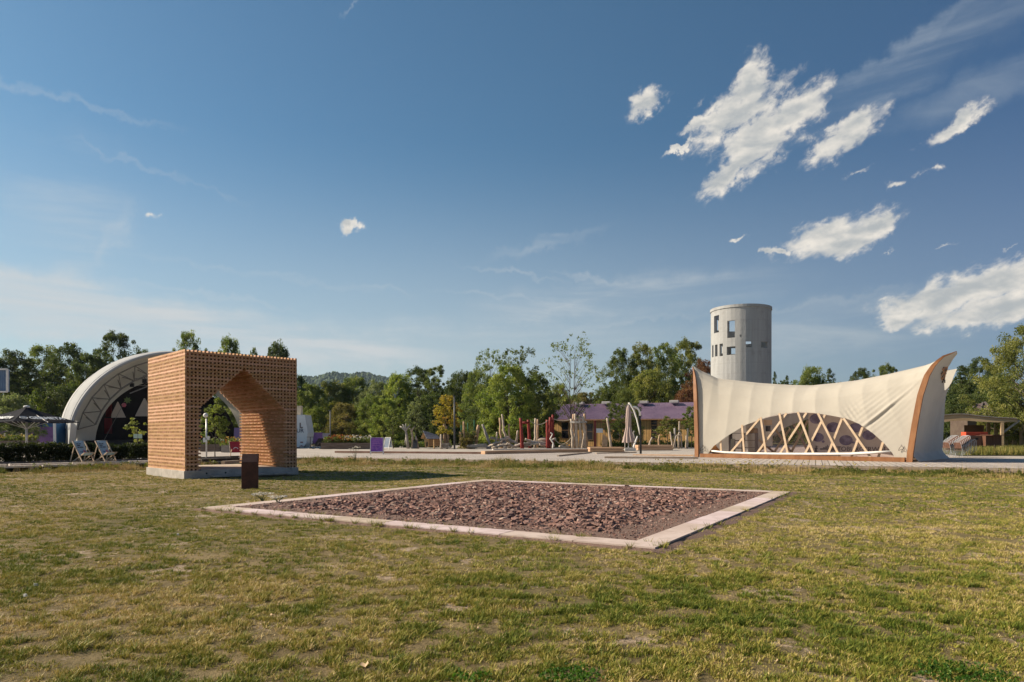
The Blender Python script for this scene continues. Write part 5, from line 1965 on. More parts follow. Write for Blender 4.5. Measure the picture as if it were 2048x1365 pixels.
# guy wire across the opening
m = MB().tube([on_d(205.5, 886, -2.0), on_d(248, 806, 1.0)], 0.025, 5)
m.build("guy_wire", M_TRUSS, stage, world=True)
M_LEAFDEC = pmat("green_decor", (0.10, 0.15, 0.04), (0.16, 0.20, 0.06), 4, 0.6)
c = on_d(255, 801, 2.0)
m = MB()
for i in range(7):
    a = i / 7 * 2 * PI
    e = SW * math.cos(a) * 0.42 + Vector((0, 0, math.sin(a) * 0.42))
    s_ = SW * -math.sin(a) * 0.10 + Vector((0, 0, math.cos(a) * 0.10))
    m.prism([c, c + e * 0.5 + s_, c + e, c + e * 0.5 - s_], SN * 0.03)
m.build("leaf_ornament", M_LEAFDEC, stage, world=True)
c = on_d(248, 810.5, 2.0)
m = MB()
for i in range(6):
    a = i / 6 * 2 * PI
    m.ball(c + SW * math.cos(a) * 0.13 + Vector((0, 0, math.sin(a) * 0.13)), 0.12, 7, 5)
m.build("flower_ornament", pmat("pink_decor", (0.55, 0.10, 0.13), (0.62, 0.2, 0.2), 4), stage, world=True)

# ------------------------------------------------------------------ banners, boxes and planters round the stage
def upright_panel(name, label, cat, pts, t, mat, group=None):
    """Flat panel through ground points given as (px, py_bottom, py_top, Y)."""
    m = MB()
    a = [at(px, yb, Y) for px, yb, yt, Y in pts]
    b = [at(px, yt, Y) for px, yb, yt, Y in pts]
    for i in range(len(pts) - 1):
        d = (a[i + 1] - a[i]); nn = Vector((-d.y, d.x, 0)).normalized() * t
        m.prism([a[i], a[i + 1], b[i + 1], b[i]], nn)
    o = m.build(name, mat, loc=a[0])
    return tag(o, label, cat, group)
M_VIOLET = pmat("violet_banner", (0.145, 0.065, 0.23), (0.27, 0.15, 0.37), 0.35, 0.75, space='World', c3=(0.34, 0.22, 0.40), stretch=(1, 1, 1.6))
upright_panel("fence_banner", "long purple banner fence under the grey parasol", "banner", [(-30, 886, 855, 66), (55, 886.5, 854.5, 66), (109, 887, 854, 66)], 0.05, M_VIOLET, "purple banners")
upright_panel("fence_banner", "short purple banner between the white trailer and the flower planter", "banner", [(611, 889, 865.5, 88), (645, 889, 865.5, 90)], 0.05, M_VIOLET, "purple banners")
upright_panel("fence_banner", "pinkish purple banner seen through the pavilion's passage", "banner", [(468, 888, 856, 80), (486, 888, 856, 80)], 0.05, pmat("pink_banner", (0.36, 0.20, 0.36), (0.44, 0.27, 0.42), 0.6, 0.75), "purple banners")
upright_panel("grey_panel", "pale grey panel right of the short purple banner", "panel", [(644, 878, 866.5, 91), (660, 878, 867, 92)], 0.05, pmat("panel_grey", (0.30, 0.32, 0.36), (0.36, 0.38, 0.42), 2))
M_CONTB = pmat("blue_sheet", (0.045, 0.14, 0.30), (0.065, 0.18, 0.36), 2.0, 0.5)
def corrugated(name, label, px0, px1, py0, py1, Y, depth, mat, frame, cat="container"):
    p, q = at(px0, py1, Y), at(px1, py0, Y)
    root = thing(name, label, cat, (p.x, Y, p.z))
    nn = max(8, int((q.x - p.x) / 0.11))
    pts = []
    for i in range(nn * 2 + 1):
        x = p.x + (q.x - p.x) * i / (nn * 2)
        pts.append((x, Y + (0.05 if (i // 1) % 2 else 0.0)))
    m = MB()
    for (x0, y0), (x1, y1) in zip(pts, pts[1:]):
        m.poly([(x0, y0, p.z), (x1, y1, p.z), (x1, y1, q.z), (x0, y0, q.z)])
    m.prism([(p.x, Y + 0.06, p.z), (q.x, Y + 0.06, p.z), (q.x, Y + depth, p.z), (p.x, Y + depth, p.z)], (0, 0, q.z - p.z))
    m.build("corrugated_wall", mat, root, world=True)
    m = MB()
    w = 0.09
    for a, b in (((p.x, p.z), (q.x, p.z)), ((p.x, q.z), (q.x, q.z)), ((q.x, p.z), (q.x, q.z)), ((p.x, p.z), (p.x, q.z))):
        m.bar((a[0], Y - 0.02, a[1]), (b[0], Y - 0.02, b[1]), w, w)
    m.build("corner_frame", frame, root, world=True)
    return root
box = corrugated("blue_box", "blue corrugated box with white edges raised on a post, cut by the photo's edge", -70, 15, 739, 784, 40, 0.16, pmat("blue_grey_sheet", (0.13, 0.21, 0.33), (0.17, 0.25, 0.37), 1.5, 0.5), M_WHITE, "raised box")
p = at(-45, 784, 41)
MB().bar((p.x, 41.0, 0.1), (p.x, 41.0, p.z), 0.25, 0.25).build("post", M_TRUSS, box, world=True)
corrugated("container", "bright blue container behind the purple banner under the parasol", 88, 110, 840, 888, 72, 2.4, M_CONTB, M_CONTB)
corrugated("container", "dark blue container left of the bright one, under the parasol's rim", 56, 87, 840, 888, 73, 2.4, pmat("navy_sheet", (0.03, 0.045, 0.12), (0.04, 0.06, 0.15), 2), pmat("navy_sheet", (0.03, 0.045, 0.12)))
# sign mast beside the stage foot
p0, p1 = at(110, 888, 60), at(108, 846, 60)
mast = MB().bar((p0.x, 60, 0.2), (p0.x - 0.05, 60, p1.z), 0.16, 0.16).build("sign_mast", M_WHITE, loc=(p0.x, 60, 0.2))
tag(mast, "pale upright mast between the purple banner and the stage's membrane feet", "mast")

# planters: wooden box, soil hidden under foliage and flower heads
def planter(label, px0, px1, py_b, py_box, py_top, Y, cols, seed, depth=1.4, box_mat=None, Y2=None):
    p, q = at(px0, py_b, Y), at(px1, py_b, Y2 or Y)
    Lx = q - p; Lx.z = 0
    L = Lx.length; d = Lx.normalized(); nrm = Vector((-d.y, d.x, 0))
    zb = ZD - 0.02
    zt_ = EYE + (HZ - py_box) / F * Y
    zf = EYE + (HZ - py_top) / F * Y
    base = Vector((p.x, p.y, zb))
    root = thing("flower_planter", label, "planter", base, 0, "wooden planters full of flowers")
    m = MB()
    hb = (zt_ - zb) / 3
    for k in range(3):
        z = zb + hb * (k + 0.5)
        for off in (0, depth):
            m.bar(base * 1.0 + nrm * off + Vector((0, 0, z - zb)), base + d * L + nrm * off + Vector((0, 0, z - zb)), 0.06, hb - 0.012)
        for s in (0.0, L):
            m.bar(base + d * s + nrm * 0.03 + Vector((0, 0, z - zb)), base + d * s + nrm * (depth - 0.03) + Vector((0, 0, z - zb)), 0.06, hb - 0.012)
    m.build("wooden_box", box_mat or pmat("planter_wood", (0.12, 0.085, 0.065), (0.19, 0.14, 0.11), 2, 0.8, stretch=(0.5, 0.5, 4), space='World'), root, world=True)
    r = np.random.default_rng(seed)
    n = int(26 * L)
    H = (zf - zt_)
    s, t_ = r.random(n) * L, r.random(n) * depth
    top = 0.55 + 0.45 * lattice_noise(s, t_ + seed, 0.8, seed, 2)
    C = np.stack([base.x + d.x * s + nrm.x * t_, base.y + d.y * s + nrm.y * t_, zt_ + H * 0.8 * top * r.random(n)], -1)
    Q, v = leaf_quads(C, np.full(n, 0.22), 26, 0.075, r)
    me = quads_mesh("foliage", Q, {'rnd': v})
    me.materials.append(leafmat("leaves_mid", *LEAFC['mid']))
    o = bpy.data.objects.new("foliage", me); COL.objects.link(o); o.parent = root
    o.matrix_parent_inverse = Matrix.Translation(-base)
    for ci, (col, share, lo_, hi_) in enumerate(cols):
        nf = int(share * L * 7)
        s = (lo_ + (hi_ - lo_) * r.random(nf)) * L; t_ = r.random(nf) * depth * 0.7
        C = np.stack([base.x + d.x * s + nrm.x * t_, base.y + d.y * s + nrm.y * t_, zt_ + H * r.uniform(0.25, 1.02, nf)], -1)
        Q, v = leaf_quads(C, np.full(nf, 0.06), 9, 0.06, r)
        me = quads_mesh("flowers", Q, {'rnd': v})
        me.materials.append(pmat("petal_%s" % "abcdefgh"[hash(col) % 8] + str(int(col[0] * 100)) + str(int(col[1] * 100)), col, rough=0.6))
        o = bpy.data.objects.new("flowers", me); COL.objects.link(o); o.parent = root
        o.matrix_parent_inverse = Matrix.Translation(-base)
    return root
ORA, RED, YEL, WHT = (0.55, 0.20, 0.03), (0.30, 0.05, 0.03), (0.60, 0.45, 0.10), (0.66, 0.62, 0.52)
planter("long wooden planter of orange and white flowers beside the purple sign board", 642, 741, 898, 886, 870.5, 70, [(ORA, 1.6, 0.15, 0.6), (RED, 1.2, 0.1, 0.5), (YEL, 1.6, 0.3, 0.8), (WHT, 2.4, 0.45, 1.0)], 3)
planter("planter of pale yellow flowers in front of the purple banner under the parasol", -30, 56, 889, 881.5, 869, 58, [(YEL, 2.5, 0, 1), (WHT, 1.0, 0, 1)], 4)
planter("weathered planter of yellow and orange flowers right inside the passage view", 442.5, 480, 904, 891, 874, 56, [(YEL, 2.2, 0.2, 1), (ORA, 1.5, 0, 0.7)], 5, box_mat=pmat("planter_pale", (0.24, 0.20, 0.17), (0.30, 0.26, 0.22), 2, 0.8))
planter("darker planter behind the sign post in the passage view", 400, 440, 903, 889, 874, 59, [(ORA, 1.2, 0, 0.4), (WHT, 1.2, 0, 1)], 6)

# ------------------------------------------------------------------ grey parasol
PCEN = Vector((-32.0, 45.0, 0))
par = thing("parasol", "large open dark grey parasol with white lettering on its panels", "parasol", PCEN)
M_PCLOTH = canvasmat("grey_parasol_cloth", (0.028, 0.028, 0.033), 0.08, 0.002)
rim_z, top_z_ = 2.50, 3.50
al = math.radians(22)
cs = [PCEN + Vector((math.cos(al + k * PI / 2), math.sin(al + k * PI / 2), 0)) * 3.05 + Vector((0, 0, rim_z)) for k in range(4)]
apex = PCEN + Vector((0, 0, top_z_))
m = MB()
for k in range(4):
    a, b = cs[k], cs[(k + 1) % 4]
    base_i = len(m.v)
    N_ = 8
    for i in range(N_ + 1):
        for j in range(N_ + 1):
            e = a.lerp(b, j / N_)
            p = apex.lerp(e, i / N_)
            p.z -= 0.16 * (i / N_) * (1 - i / N_) * 1.2 + 0.10 * math.sin(PI * j / N_) * (i / N_) * (1 - 0.6 * i / N_)
            m.v.append(tuple(p))
    for i in range(N_):
        for j in range(N_):
            q = base_i + i * (N_ + 1) + j
            m.f.append((q, q + N_ + 1, q + N_ + 2, q + 1))
o = m.build("canopy", M_PCLOTH, par, world=True)
solid(o, 0.012)
M_ALU = pmat("aluminium", (0.42, 0.42, 0.43), (0.48, 0.48, 0.49), 4, 0.4, metal=0.4)
m = MB().tube([PCEN + Vector((0, 0, 0.1)), PCEN + Vector((0, 0, 3.3))], 0.075, 10)
m.build("pole", M_ALU, par, smooth=True, world=True)
for k in range(4):
    for c in (cs[k], cs[k].lerp(cs[(k + 1) % 4], 0.5)):
        e = apex.lerp(c, 0.62) - Vector((0, 0, 0.12))
        MB().tube([PCEN + Vector((0, 0, 2.05)), e], 0.022, 6).build("strut", M_ALU, par, world=True)
        MB().tube([apex - Vector((0, 0, 0.15)), c + Vector((0, 0, -0.03))], 0.018, 5).build("rib", M_ALU, par, world=True)
MB().lathe([(0.17, 0), (0.20, 0.06), (0.16, 0.12), (0.02, 0.16)], apex + Vector((0, 0, -0.05)), 14).build("cap", M_WHITE, par, smooth=True, world=True)
M_LOGO = pmat("white_print", (0.72, 0.72, 0.70), rough=0.7)
for k in (2, 3):
    a, b = cs[k], cs[(k + 1) % 4]
    ex = (b - a).normalized()
    mid = a.lerp(b, 0.5)
    ey = (apex - mid).normalized()
    nrm = ex.cross(ey).normalized()
    o_ = mid + ey * 0.52 + nrm * 0.035
    lettering("GERMETA", 0.50, o_ + ex * 0.22, ex, ey, "lettering", M_LOGO, par, 0.022)
    m = MB()
    c = o_ - ex * 1.22
    ring = [c + ex * 0.21 * math.cos(2 * PI * i / 24) + ey * 0.17 * math.sin(2 * PI * i / 24) for i in range(25)]
    m.tube(ring, 0.025, 5)
    m.tube([c + ex * -0.13 + ey * -0.02, c + ex * -0.04 + ey * 0.07, c + ey * -0.05, c + ex * 0.05 + ey * 0.07, c + ex * 0.13 + ey * -0.03], 0.025, 5)
    m.build("logo_ring", M_LOGO, par, world=True)

# ------------------------------------------------------------------ hedge
def hedge(label, pts, h, w, seed, px_flowers=None):
    r = np.random.default_rng(seed)
    C = []
    for (a, b) in zip(pts, pts[1:]):
        a, b = Vector(a), Vector(b)
        d = (b - a); L = d.length; d.normalize(); nn = Vector((-d.y, d.x, 0))
        for k in range(int(L * 170)):
            s, t_ = r.random() * L, (r.random() - 0.5) * w
            hh = h * (0.80 + 0.30 * lattice_noise(np.array([s]), np.array([t_]), 1.3, seed, 2)[0])
            C.append(a + d * s + nn * t_ + Vector((0, 0, hh * r.random() ** 0.8)))
    C = np.array([tuple(c) for c in C])
    Q, v = leaf_quads(C, np.full(len(C), 0.15), 26, 0.050, r)
    root = thing("hedge", label, "hedge", pts[0])
    me = quads_mesh("foliage", Q, {'rnd': v})
    me.materials.append(leafmat("leaves_hedge", (0.018, 0.026, 0.010), (0.042, 0.050, 0.016), (0.09, 0.10, 0.03)))
    o = bpy.data.objects.new("foliage", me); COL.objects.link(o); o.parent = root
    o.matrix_parent_inverse = Matrix.Translation(-Vector(pts[0]))
    nf = int(len(C) * 0.018)
    C2 = C[r.permutation(len(C))[:nf]].copy()
    C2[:, 0] += 0.05; C2[:, 1] -= w * 0.45
    Q, v = leaf_quads(C2, np.full(nf, 0.02), 5, 0.022, r)
    me = quads_mesh("blossoms", Q, {'rnd': v})
    me.materials.append(pmat("pale_blossom", (0.50, 0.48, 0.40), rough=0.7))
    o = bpy.data.objects.new("blossoms", me); COL.objects.link(o); o.parent = root
    o.matrix_parent_inverse = Matrix.Translation(-Vector(pts[0]))
h0, h1 = E1 + EN * 2.2 + Vector((0, 0, ZD)), E2 + EN * 2.2 + Vector((0, 0, ZD))
hd = (h1 - h0).normalized()
hedge("long dark clipped hedge below the parasol, behind the deck chairs", [h0 - hd * 9, h0 + hd * 7.6], 0.98, 0.8, 8)
hedge("short leafy hedge behind the deck chair nearest the pavilion", [h0 + hd * 7.8 + EN * 0.4, h0 + hd * 10.2 + EN * 0.9], 0.90, 0.8, 9)

# ------------------------------------------------------------------ deck chairs
M_PALEWOOD = pmat("deckchair_wood", (0.48, 0.36, 0.25), (0.58, 0.46, 0.34), 4, 0.6)
M_SLING = pmat("blue_sling", (0.36, 0.50, 0.58), (0.42, 0.56, 0.64), 2, 0.8)
def deck_chair(loc, rz, label):
    c = thing("deck_chair", label, "deck chair", loc, rz, "deck chairs with printed slings")
    # x across, y forward (the sitter faces +y)
    w = 0.29
    for s in (-w, w):
        MB().bar((s, 0.42, 0.0), (s, -0.36, 1.02), 0.035, 0.05).build("back_rail", M_PALEWOOD, c)
    for s in (-w + 0.045, w - 0.045):
        MB().bar((s, -0.42, 0.0), (s, 0.50, 0.46), 0.035, 0.05).build("seat_rail", M_PALEWOOD, c)
    for s in (-w - 0.04, w + 0.04):
        MB().bar((s, -0.46, 0.02), (s, -0.16, 0.74), 0.03, 0.045).build("prop", M_PALEWOOD, c)
    for p, l in (((0, -0.36, 1.02), 2 * w + 0.04), ((0, 0.50, 0.46), 2 * w - 0.05), ((0, -0.42, 0.02), 2 * w - 0.05), ((0, 0.40, 0.03), 2 * w)):
        MB().bar((-l / 2, p[1], p[2]), (l / 2, p[1], p[2]), 0.03, 0.03).build("crossbar", M_PALEWOOD, c)
    def prof(v):
        # from the top bar down to the front bar, sagging between
        pts = [(-0.36, 1.02), (-0.25, 0.80), (-0.10, 0.52), (0.06, 0.33), (0.24, 0.31), (0.50, 0.46)]
        f = v * 5; i = min(4, int(f)); k = f - i
        return (pts[i][0] * (1 - k) + pts[i + 1][0] * k, pts[i][1] * (1 - k) + pts[i + 1][1] * k)
    sl = MB().grid(lambda u, v: Vector((-0.24 + 0.48 * u, prof(v)[0] + 0.012, prof(v)[1] + 0.012)), 2, 20).build("sling", M_SLING, c, smooth=True)
    solid(sl, 0.004, 0)
    # print: three dark lines, red blossom shapes and an orange seat end
    def on(u, v, lift=0.022):
        y, z = prof(v)
        y2, z2 = prof(min(1, v + 0.02))
        n = Vector((0, -(z2 - z), (y2 - y))).normalized()
        return Vector((-0.24 + 0.48 * u, y + 0.012, z + 0.012)) + n * lift * 1.0
    m = MB()
    for row, words in enumerate(((0.16, 0.34, 0.40, 0.62), (0.16, 0.48), (0.16, 0.36, 0.41, 0.76))):
        v0 = 0.13 + row * 0.065
        for i in range(0, len(words), 2):
            u0, u1 = 1 - words[i], 1 - words[i + 1]
            m.poly([on(u0, v0), on(u0, v0 + 0.032), on(u1, v0 + 0.032), on(u1, v0)])
    m.build("print_lines", pmat("print_dark", (0.04, 0.045, 0.06)), sl)
    m = MB()
    for u, v, ru, rv in ((0.30, 0.40, 0.09, 0.035), (0.22, 0.44, 0.08, 0.03), (0.34, 0.46, 0.07, 0.03), (0.20, 0.49, 0.10, 0.03)):
        m.poly([on(u + ru * math.cos(a), v + rv * math.sin(a), 0.024) for a in np.linspace(0, 2 * PI, 9)[:-1]])
    m.build("print_blossom", pmat("print_red", (0.55, 0.12, 0.12), (0.45, 0.2, 0.25), 9), sl)
    m = MB()
    for u, v, ru, rv in ((0.62, 0.47, 0.16, 0.018), (0.52, 0.44, 0.10, 0.015), (0.70, 0.43, 0.08, 0.013)):
        m.poly([on(u + ru * math.cos(a), v + rv * math.sin(a), 0.024) for a in np.linspace(0, 2 * PI, 9)[:-1]])
    m.build("print_leaves", pmat("print_blue", (0.10, 0.20, 0.28)), sl)
    m = MB().grid(lambda u, v: on(0.0 + u, 0.72 + 0.26 * v, 0.02), 2, 6)
    m.build("print_seat", pmat("print_orange", (0.62, 0.33, 0.08), (0.66, 0.42, 0.16), 3), sl)
    return c
for px, lab in ((166, "deck chair with pale blue printed sling, farther from the pavilion"), (211, "deck chair with pale blue printed sling, nearer the pavilion")):
    q = ray_plane(px, 924, E1 + EN * 0.95, EN)
    deck_chair(Vector((q.x, q.y, 0.325)), math.radians(-115), lab)

# sign plates on the sapling stake in front of the stage
p = at(277, 870, 45)
st = thing("plant_sign", "small green-white sign plates on a stake by the thin sapling", "sign", (p.x, 45, ZD), 0)
MB().tube([(p.x, 45, 0.2), (p.x - 0.1, 45, 2.0)], 0.03, 6).build("stake", M_DARKWOOD, st, world=True)
for a, b in ((-10, -2), (-1, 7)):
    q0, q1 = at(277 + a, 877, 44.9), at(277 + b, 868.5, 44.9)
    MB().prism([(q0.x, 44.9, q0.z), (q1.x, 44.9, q0.z), (q1.x, 44.9, q1.z), (q0.x, 44.9, q1.z)], (0, 0.02, 0)).build("plate", pmat("mint_plate", (0.36, 0.46, 0.38), (0.42, 0.52, 0.44), 2), st, world=True)

# ------------------------------------------------------------------ seen through the passage
p = at(413, 870, 41)
lp = thing("sign_post", "pale round post with a globe and small notices, seen through the passage", "post", (p.x, 41, ZD))
MB().tube([(p.x, 41, 0.2), (p.x, 41, EYE + (HZ - 838) / F * 41)], 0.045, 10).build("pole", M_ALU, lp, smooth=True, world=True)
MB().ball((p.x - 0.05, 41, EYE + (HZ - 831) / F * 41), 0.14, 12, 8).build("globe", M_WHITE, lp, smooth=True, world=True)
for dx, yt, yb, w in ((-3.5, 876, 885, 7), (2, 873, 880, 8)):
    q0, q1 = at(413 + dx - w / 2, yb, 40.9), at(413 + dx + w / 2, yt, 40.9)
    MB().prism([(q0.x, 40.9, q0.z), (q1.x, 40.9, q0.z), (q1.x, 40.9, q1.z), (q0.x, 40.9, q1.z)], (0, 0.02, 0)).build("notice", M_WHITE, lp, world=True)
# red sling chair
q = gnd(472, 911, ZD)
c = thing("red_chair", "red sling chair with a white mark beside the pavilion's passage", "deck chair", (q.x, q.y, ZD), math.radians(-150))
m = MB().grid(lambda u, v: Vector((-0.35 + 0.7 * u, -0.45 + 0.5 * v, 0.95 - 0.75 * v)), 2, 8)
solid(m.build("sling", pmat("red_sling", (0.42, 0.03, 0.04), (0.50, 0.05, 0.05), 3), c), 0.01)
for s in (-0.38, 0.38):
    MB().bar((s, 0.35, 0), (s, -0.47, 1.0), 0.04, 0.05).build("back_rail", M_PALEWOOD, c)
    MB().bar((s * 0.88, -0.4, 0), (s * 0.88, 0.55, 0.42), 0.04, 0.05).build("seat_rail", M_PALEWOOD, c)
m = MB().tube([Vector((0.0 + 0.14 * math.cos(a), -0.09, 0.42 + 0.12 * math.sin(a))) for a in np.linspace(0, PI, 9)], 0.02, 5)
m.build("white_mark", M_LOGO, c)
# loose timber pieces behind the pavilion
for k, (x0, y0, x1, y1, lab) in enumerate(((402, 919, 478, 916, "thin dark sleeper behind the pavilion, the rearmost one"), (402, 923.5, 478, 921, "thin dark sleeper behind the pavilion, the middle one"), (446, 928, 478, 926, "short brown timber by the passage's far threshold"))):
    a, b = gnd(x0, y0, ZD), gnd(x1, y1, ZD)
    o = MB().bar(a + Vector((0, 0, 0.06)), b + Vector((0, 0, 0.06)), 0.2, 0.14).build("timber_beam", M_DARKWOOD if k < 2 else M_FASCIA, loc=a)
    tag(o, lab, "timber")

# ================================================================== THINGS ON THE PLAZA
# ------------------------------------------------------------------ white trailer
TY = 76.0
p = at(552, 890, TY)
trl = thing("white_trailer", "white trailer with slanting end and dark letters beside the pavilion", "trailer", (p.x, TY, ZD))
M_TRL = pmat("trailer_white", (0.62, 0.64, 0.64), (0.68, 0.70, 0.70), 0.8, 0.45)
out = [(560, 895), (606, 895), (612.5, 887), (615.5, 866), (609.5, 830), (560, 830)]
MB().prism([at(x, y, TY) for x, y in out], (0, 2.4, 0)).build("body", M_TRL, trl, world=True)
lettering("L", 0.76, at(602, 851.8, TY - 0.02), (1, 0, 0), (0, 0, 1), "letter", M_LET, trl, 0.03)
lettering("UR", 0.63, at(600.2, 862, TY - 0.02), (1, 0, 0), (0, 0, 1), "letter", pmat("grey_blue_letters", (0.07, 0.10, 0.14)), trl, 0.01)
m = MB()
m.prism([at(x, y, TY - 0.03) for x, y in ((597.5, 893.5), (608, 893.5), (603, 891))], (0, 0.02, 0))
m.prism([at(x, y, TY - 0.03) for x, y in ((600.5, 886), (606, 886), (606, 884), (600.5, 884))], (0, 0.02, 0))
m.build("rear_lamp", pmat("lamp_red", (0.20, 0.02, 0.02), rough=0.3), trl, world=True)
for x in (578, 596):
    m = MB()
    c = at(x, 895.5, TY + 0.2)
    m.tube([Vector((c.x, TY + 0.1, ZD + 0.3)), Vector((c.x, TY + 0.32, ZD + 0.3))], 0.32, 18)
    m.build("wheel", M_BLK, trl, smooth=False, world=True)
MB().prism([at(x, y, TY + 0.5) for x, y in ((594, 829.5), (601.5, 829.5), (601.5, 812), (594, 812))], (0, 0.7, 0)).build("roof_vent", pmat("vent_cream", (0.62, 0.50, 0.36), (0.68, 0.58, 0.44), 3), trl, world=True)
MB().bar(at(613, 886, TY + 0.4), at(609, 895, TY + 0.4), 0.06, 0.06).build("drawbar", M_DARKWOOD, trl, world=True)

# ------------------------------------------------------------------ dark pushchair and bicycle stand by the planter
Y = 71.0
p = at(636, 899, Y)
pc = thing("pushchair", "black pushchair parked between the white trailer and the flower planter", "pushchair", (p.x, Y, ZD))
def ring(c, r, th, n=20):
    return [Vector((c[0] + r * math.cos(2 * PI * i / n), c[1], c[2] + r * math.sin(2 * PI * i / n))) for i in range(n + 1)]
for px, r_ in ((628, 0.28), (642.5, 0.33)):
    c = at(px, 0, Y); 
    m = MB().tube(ring((c.x, Y - 0.2, ZD + r_), r_, 0.03), 0.03, 6)
    for i in range(6):
        a = PI * i / 6
        m.tube([Vector((c.x + r_ * math.cos(a), Y - 0.2, ZD + r_ + r_ * math.sin(a))), Vector((c.x - r_ * math.cos(a), Y - 0.2, ZD + r_ - r_ * math.sin(a)))], 0.008, 4)
    m.build("wheel", M_BLK, pc, world=True)
m = MB()
m.prism([at(x, y, Y - 0.15) for x, y in ((629, 893), (640, 893), (645, 884), (643, 877), (637, 877), (631, 885))], (0, 0.5, 0))
m.build("seat", pmat("black_cloth", (0.018, 0.016, 0.018), (0.03, 0.026, 0.03), 6, 0.9), pc, world=True)
MB().tube([at(630, 896, Y), at(627, 884, Y), at(624, 883.5, Y)], 0.025, 6).build("handle", M_BLK, pc, world=True)
p = at(620.5, 899, 72)
bt = thing("bar_table", "thin black bar table at the trailer's slanting end", "table", (p.x, 72, ZD))
MB().tube([(p.x, 72, ZD), (p.x, 72, EYE + (HZ - 875) / F * 72)], 0.035, 8).build("leg", M_BLK, bt, world=True)
MB().lathe([(0.38, 0), (0.38, 0.04)], (p.x, 72, EYE + (HZ - 875) / F * 72), 20).build("table_top", M_BLK, bt, world=True)
MB().lathe([(0.26, 0.005), (0.24, 0.04)], (p.x, 72, ZD), 16).build("foot", M_BLK, bt, world=True)

# ------------------------------------------------------------------ sign boards
def a_board(label, px, py_t, py_b, w_px, Y, rz, mat, back_open=0.55):
    p = at(px, py_b, Y)
    H = EYE + (HZ - py_t) / F * Y - ZD
    W = w_px / F * Y
    b = thing("sign_board", label, "sign board", (p.x, Y, ZD), rz, "folding sign boards")
    t = math.atan2(back_open / 2, H)
    for s in (-1, 1):
        d = Vector((0, s * back_open / 2, 0))
        top = Vector((0, 0, H))
        a0, a1 = Vector((-W / 2, 0, 0)) + d, Vector((W / 2, 0, 0)) + d
        t0, t1 = Vector((-W / 2, 0, H)), Vector((W / 2, 0, H))
        k = 0.16
        for (x, y) in ((a0, t0), (a1, t1)):
            MB().bar(x, y, 0.045, 0.045).build("leg", M_WHITE, b)
        for f in (k, 0.985):
            MB().bar(a0.lerp(t0, f), a1.lerp(t1, f), 0.045, 0.045).build("frame", M_WHITE, b)
        m = MB()
        m.prism([a0.lerp(t0, k), a1.lerp(t1, k), a1.lerp(t1, 0.985), a0.lerp(t0, 0.985)], (0, 0.012 * -s, 0))
        m.build("panel", mat, b)
    return b
M_VPOST = pmat("violet_poster", (0.17, 0.06, 0.33), (0.30, 0.12, 0.46), 2.2, 0.5, c3=(0.42, 0.20, 0.45))
bd = a_board("violet poster board in a white frame standing on the paving", 754, 875.5, 911, 25, 49.5, math.radians(6), M_VPOST)
W = 25 / F * 49.5
m = MB()
for k in range(5):
    z = 1.18 - k * 0.14
    y = -0.275 * (1 - z / 1.29) - 0.035
    m.poly([(-W * 0.36, y, z), (W * (0.30 - 0.06 * (k % 3)), y, z), (W * (0.30 - 0.06 * (k % 3)), y + 0.005, z + 0.03), (-W * 0.36, y + 0.005, z + 0.03)])
m.build("print_lines", pmat("poster_pink", (0.45, 0.20, 0.48)), bd)
a_board("plain grey folding sign board behind the violet one", 776, 875, 898, 13, 66, math.radians(-28), pmat("grey_board", (0.16, 0.20, 0.26), (0.20, 0.24, 0.30), 2), 0.7)

# ------------------------------------------------------------------ lamp posts
def lamp(label, px, py_t, py_b, Y, r_, mat, head=True):
    p = at(px, py_b, Y)
    zt_ = EYE + (HZ - py_t) / F * Y
    l = thing("lamp_post", label, "lamp post", (p.x, Y, ZD - 0.03), 0, "lamp posts")
    MB().tube([(0, 0, 0), (0, 0, zt_ - ZD)], [r_, r_ * 0.85], 10).build("mast", mat, l, smooth=True)
    if head:
        MB().box((0.0, -0.25, zt_ - ZD + 0.03), (0.22, 0.75, 0.10)).build("lamp_head", mat, l)
    return l
M_ANTH = pmat("anthracite", (0.045, 0.050, 0.060), (0.07, 0.075, 0.085), 3, 0.4)
lamp("tall slim dark lamp post beside the yellowing young tree", 909, 793, 894, 70, 0.10, M_ANTH)
lamp("short thin grey lamp post behind the flower planter", 660.5, 822, 870, 90, 0.08, pmat("mast_grey", (0.15, 0.16, 0.17), (0.2, 0.2, 0.21), 3))

# ------------------------------------------------------------------ umbel flowers at the edge of the verge
def umbel(loc, h, seed, label, mat):
    r = np.random.default_rng(seed)
    u = thing("umbel_plant", label, "plant", loc, 0, "flowering umbels in the verge")
    m = MB(); hd = []
    for k in range(7):
        a = r.uniform(0, 2 * PI); q = r.uniform(0.05, 0.30)
        top = Vector((math.cos(a) * q, math.sin(a) * q * 0.6, h * r.uniform(0.78, 1.02)))
        m.tube([(0, 0, 0), (top.x * 0.3, top.y * 0.3, h * 0.5), top], [0.012, 0.009, 0.006], 5)
        hd.append(top)
    m.build("stem", pmat("stem_green", (0.10, 0.12, 0.04), (0.14, 0.15, 0.06), 5), u)
    C = []
    for t_ in hd:
        for k in range(12):
            a = r.uniform(0, 2 * PI); q = 0.10 * math.sqrt(r.random())
            C.append((t_.x + math.cos(a) * q, t_.y + math.sin(a) * q, t_.z + r.uniform(0, 0.025)))
    Q, v = leaf_quads(np.array(C), np.full(len(C), 0.014), 4, 0.018, r)
    me = quads_mesh("blossom", Q, {'rnd': v}); me.materials.append(mat)
    o = bpy.data.objects.new("blossom", me); COL.objects.link(o); o.parent = u
M_UMB = pmat("umbel_white", (0.74, 0.70, 0.60), rough=0.7)
q = Vector(((710 - CX) / F * 39.0, 39.0, 0)); umbel(q, 1.02, 1, "tall white umbel plant before the paving left of the violet sign board", M_UMB)
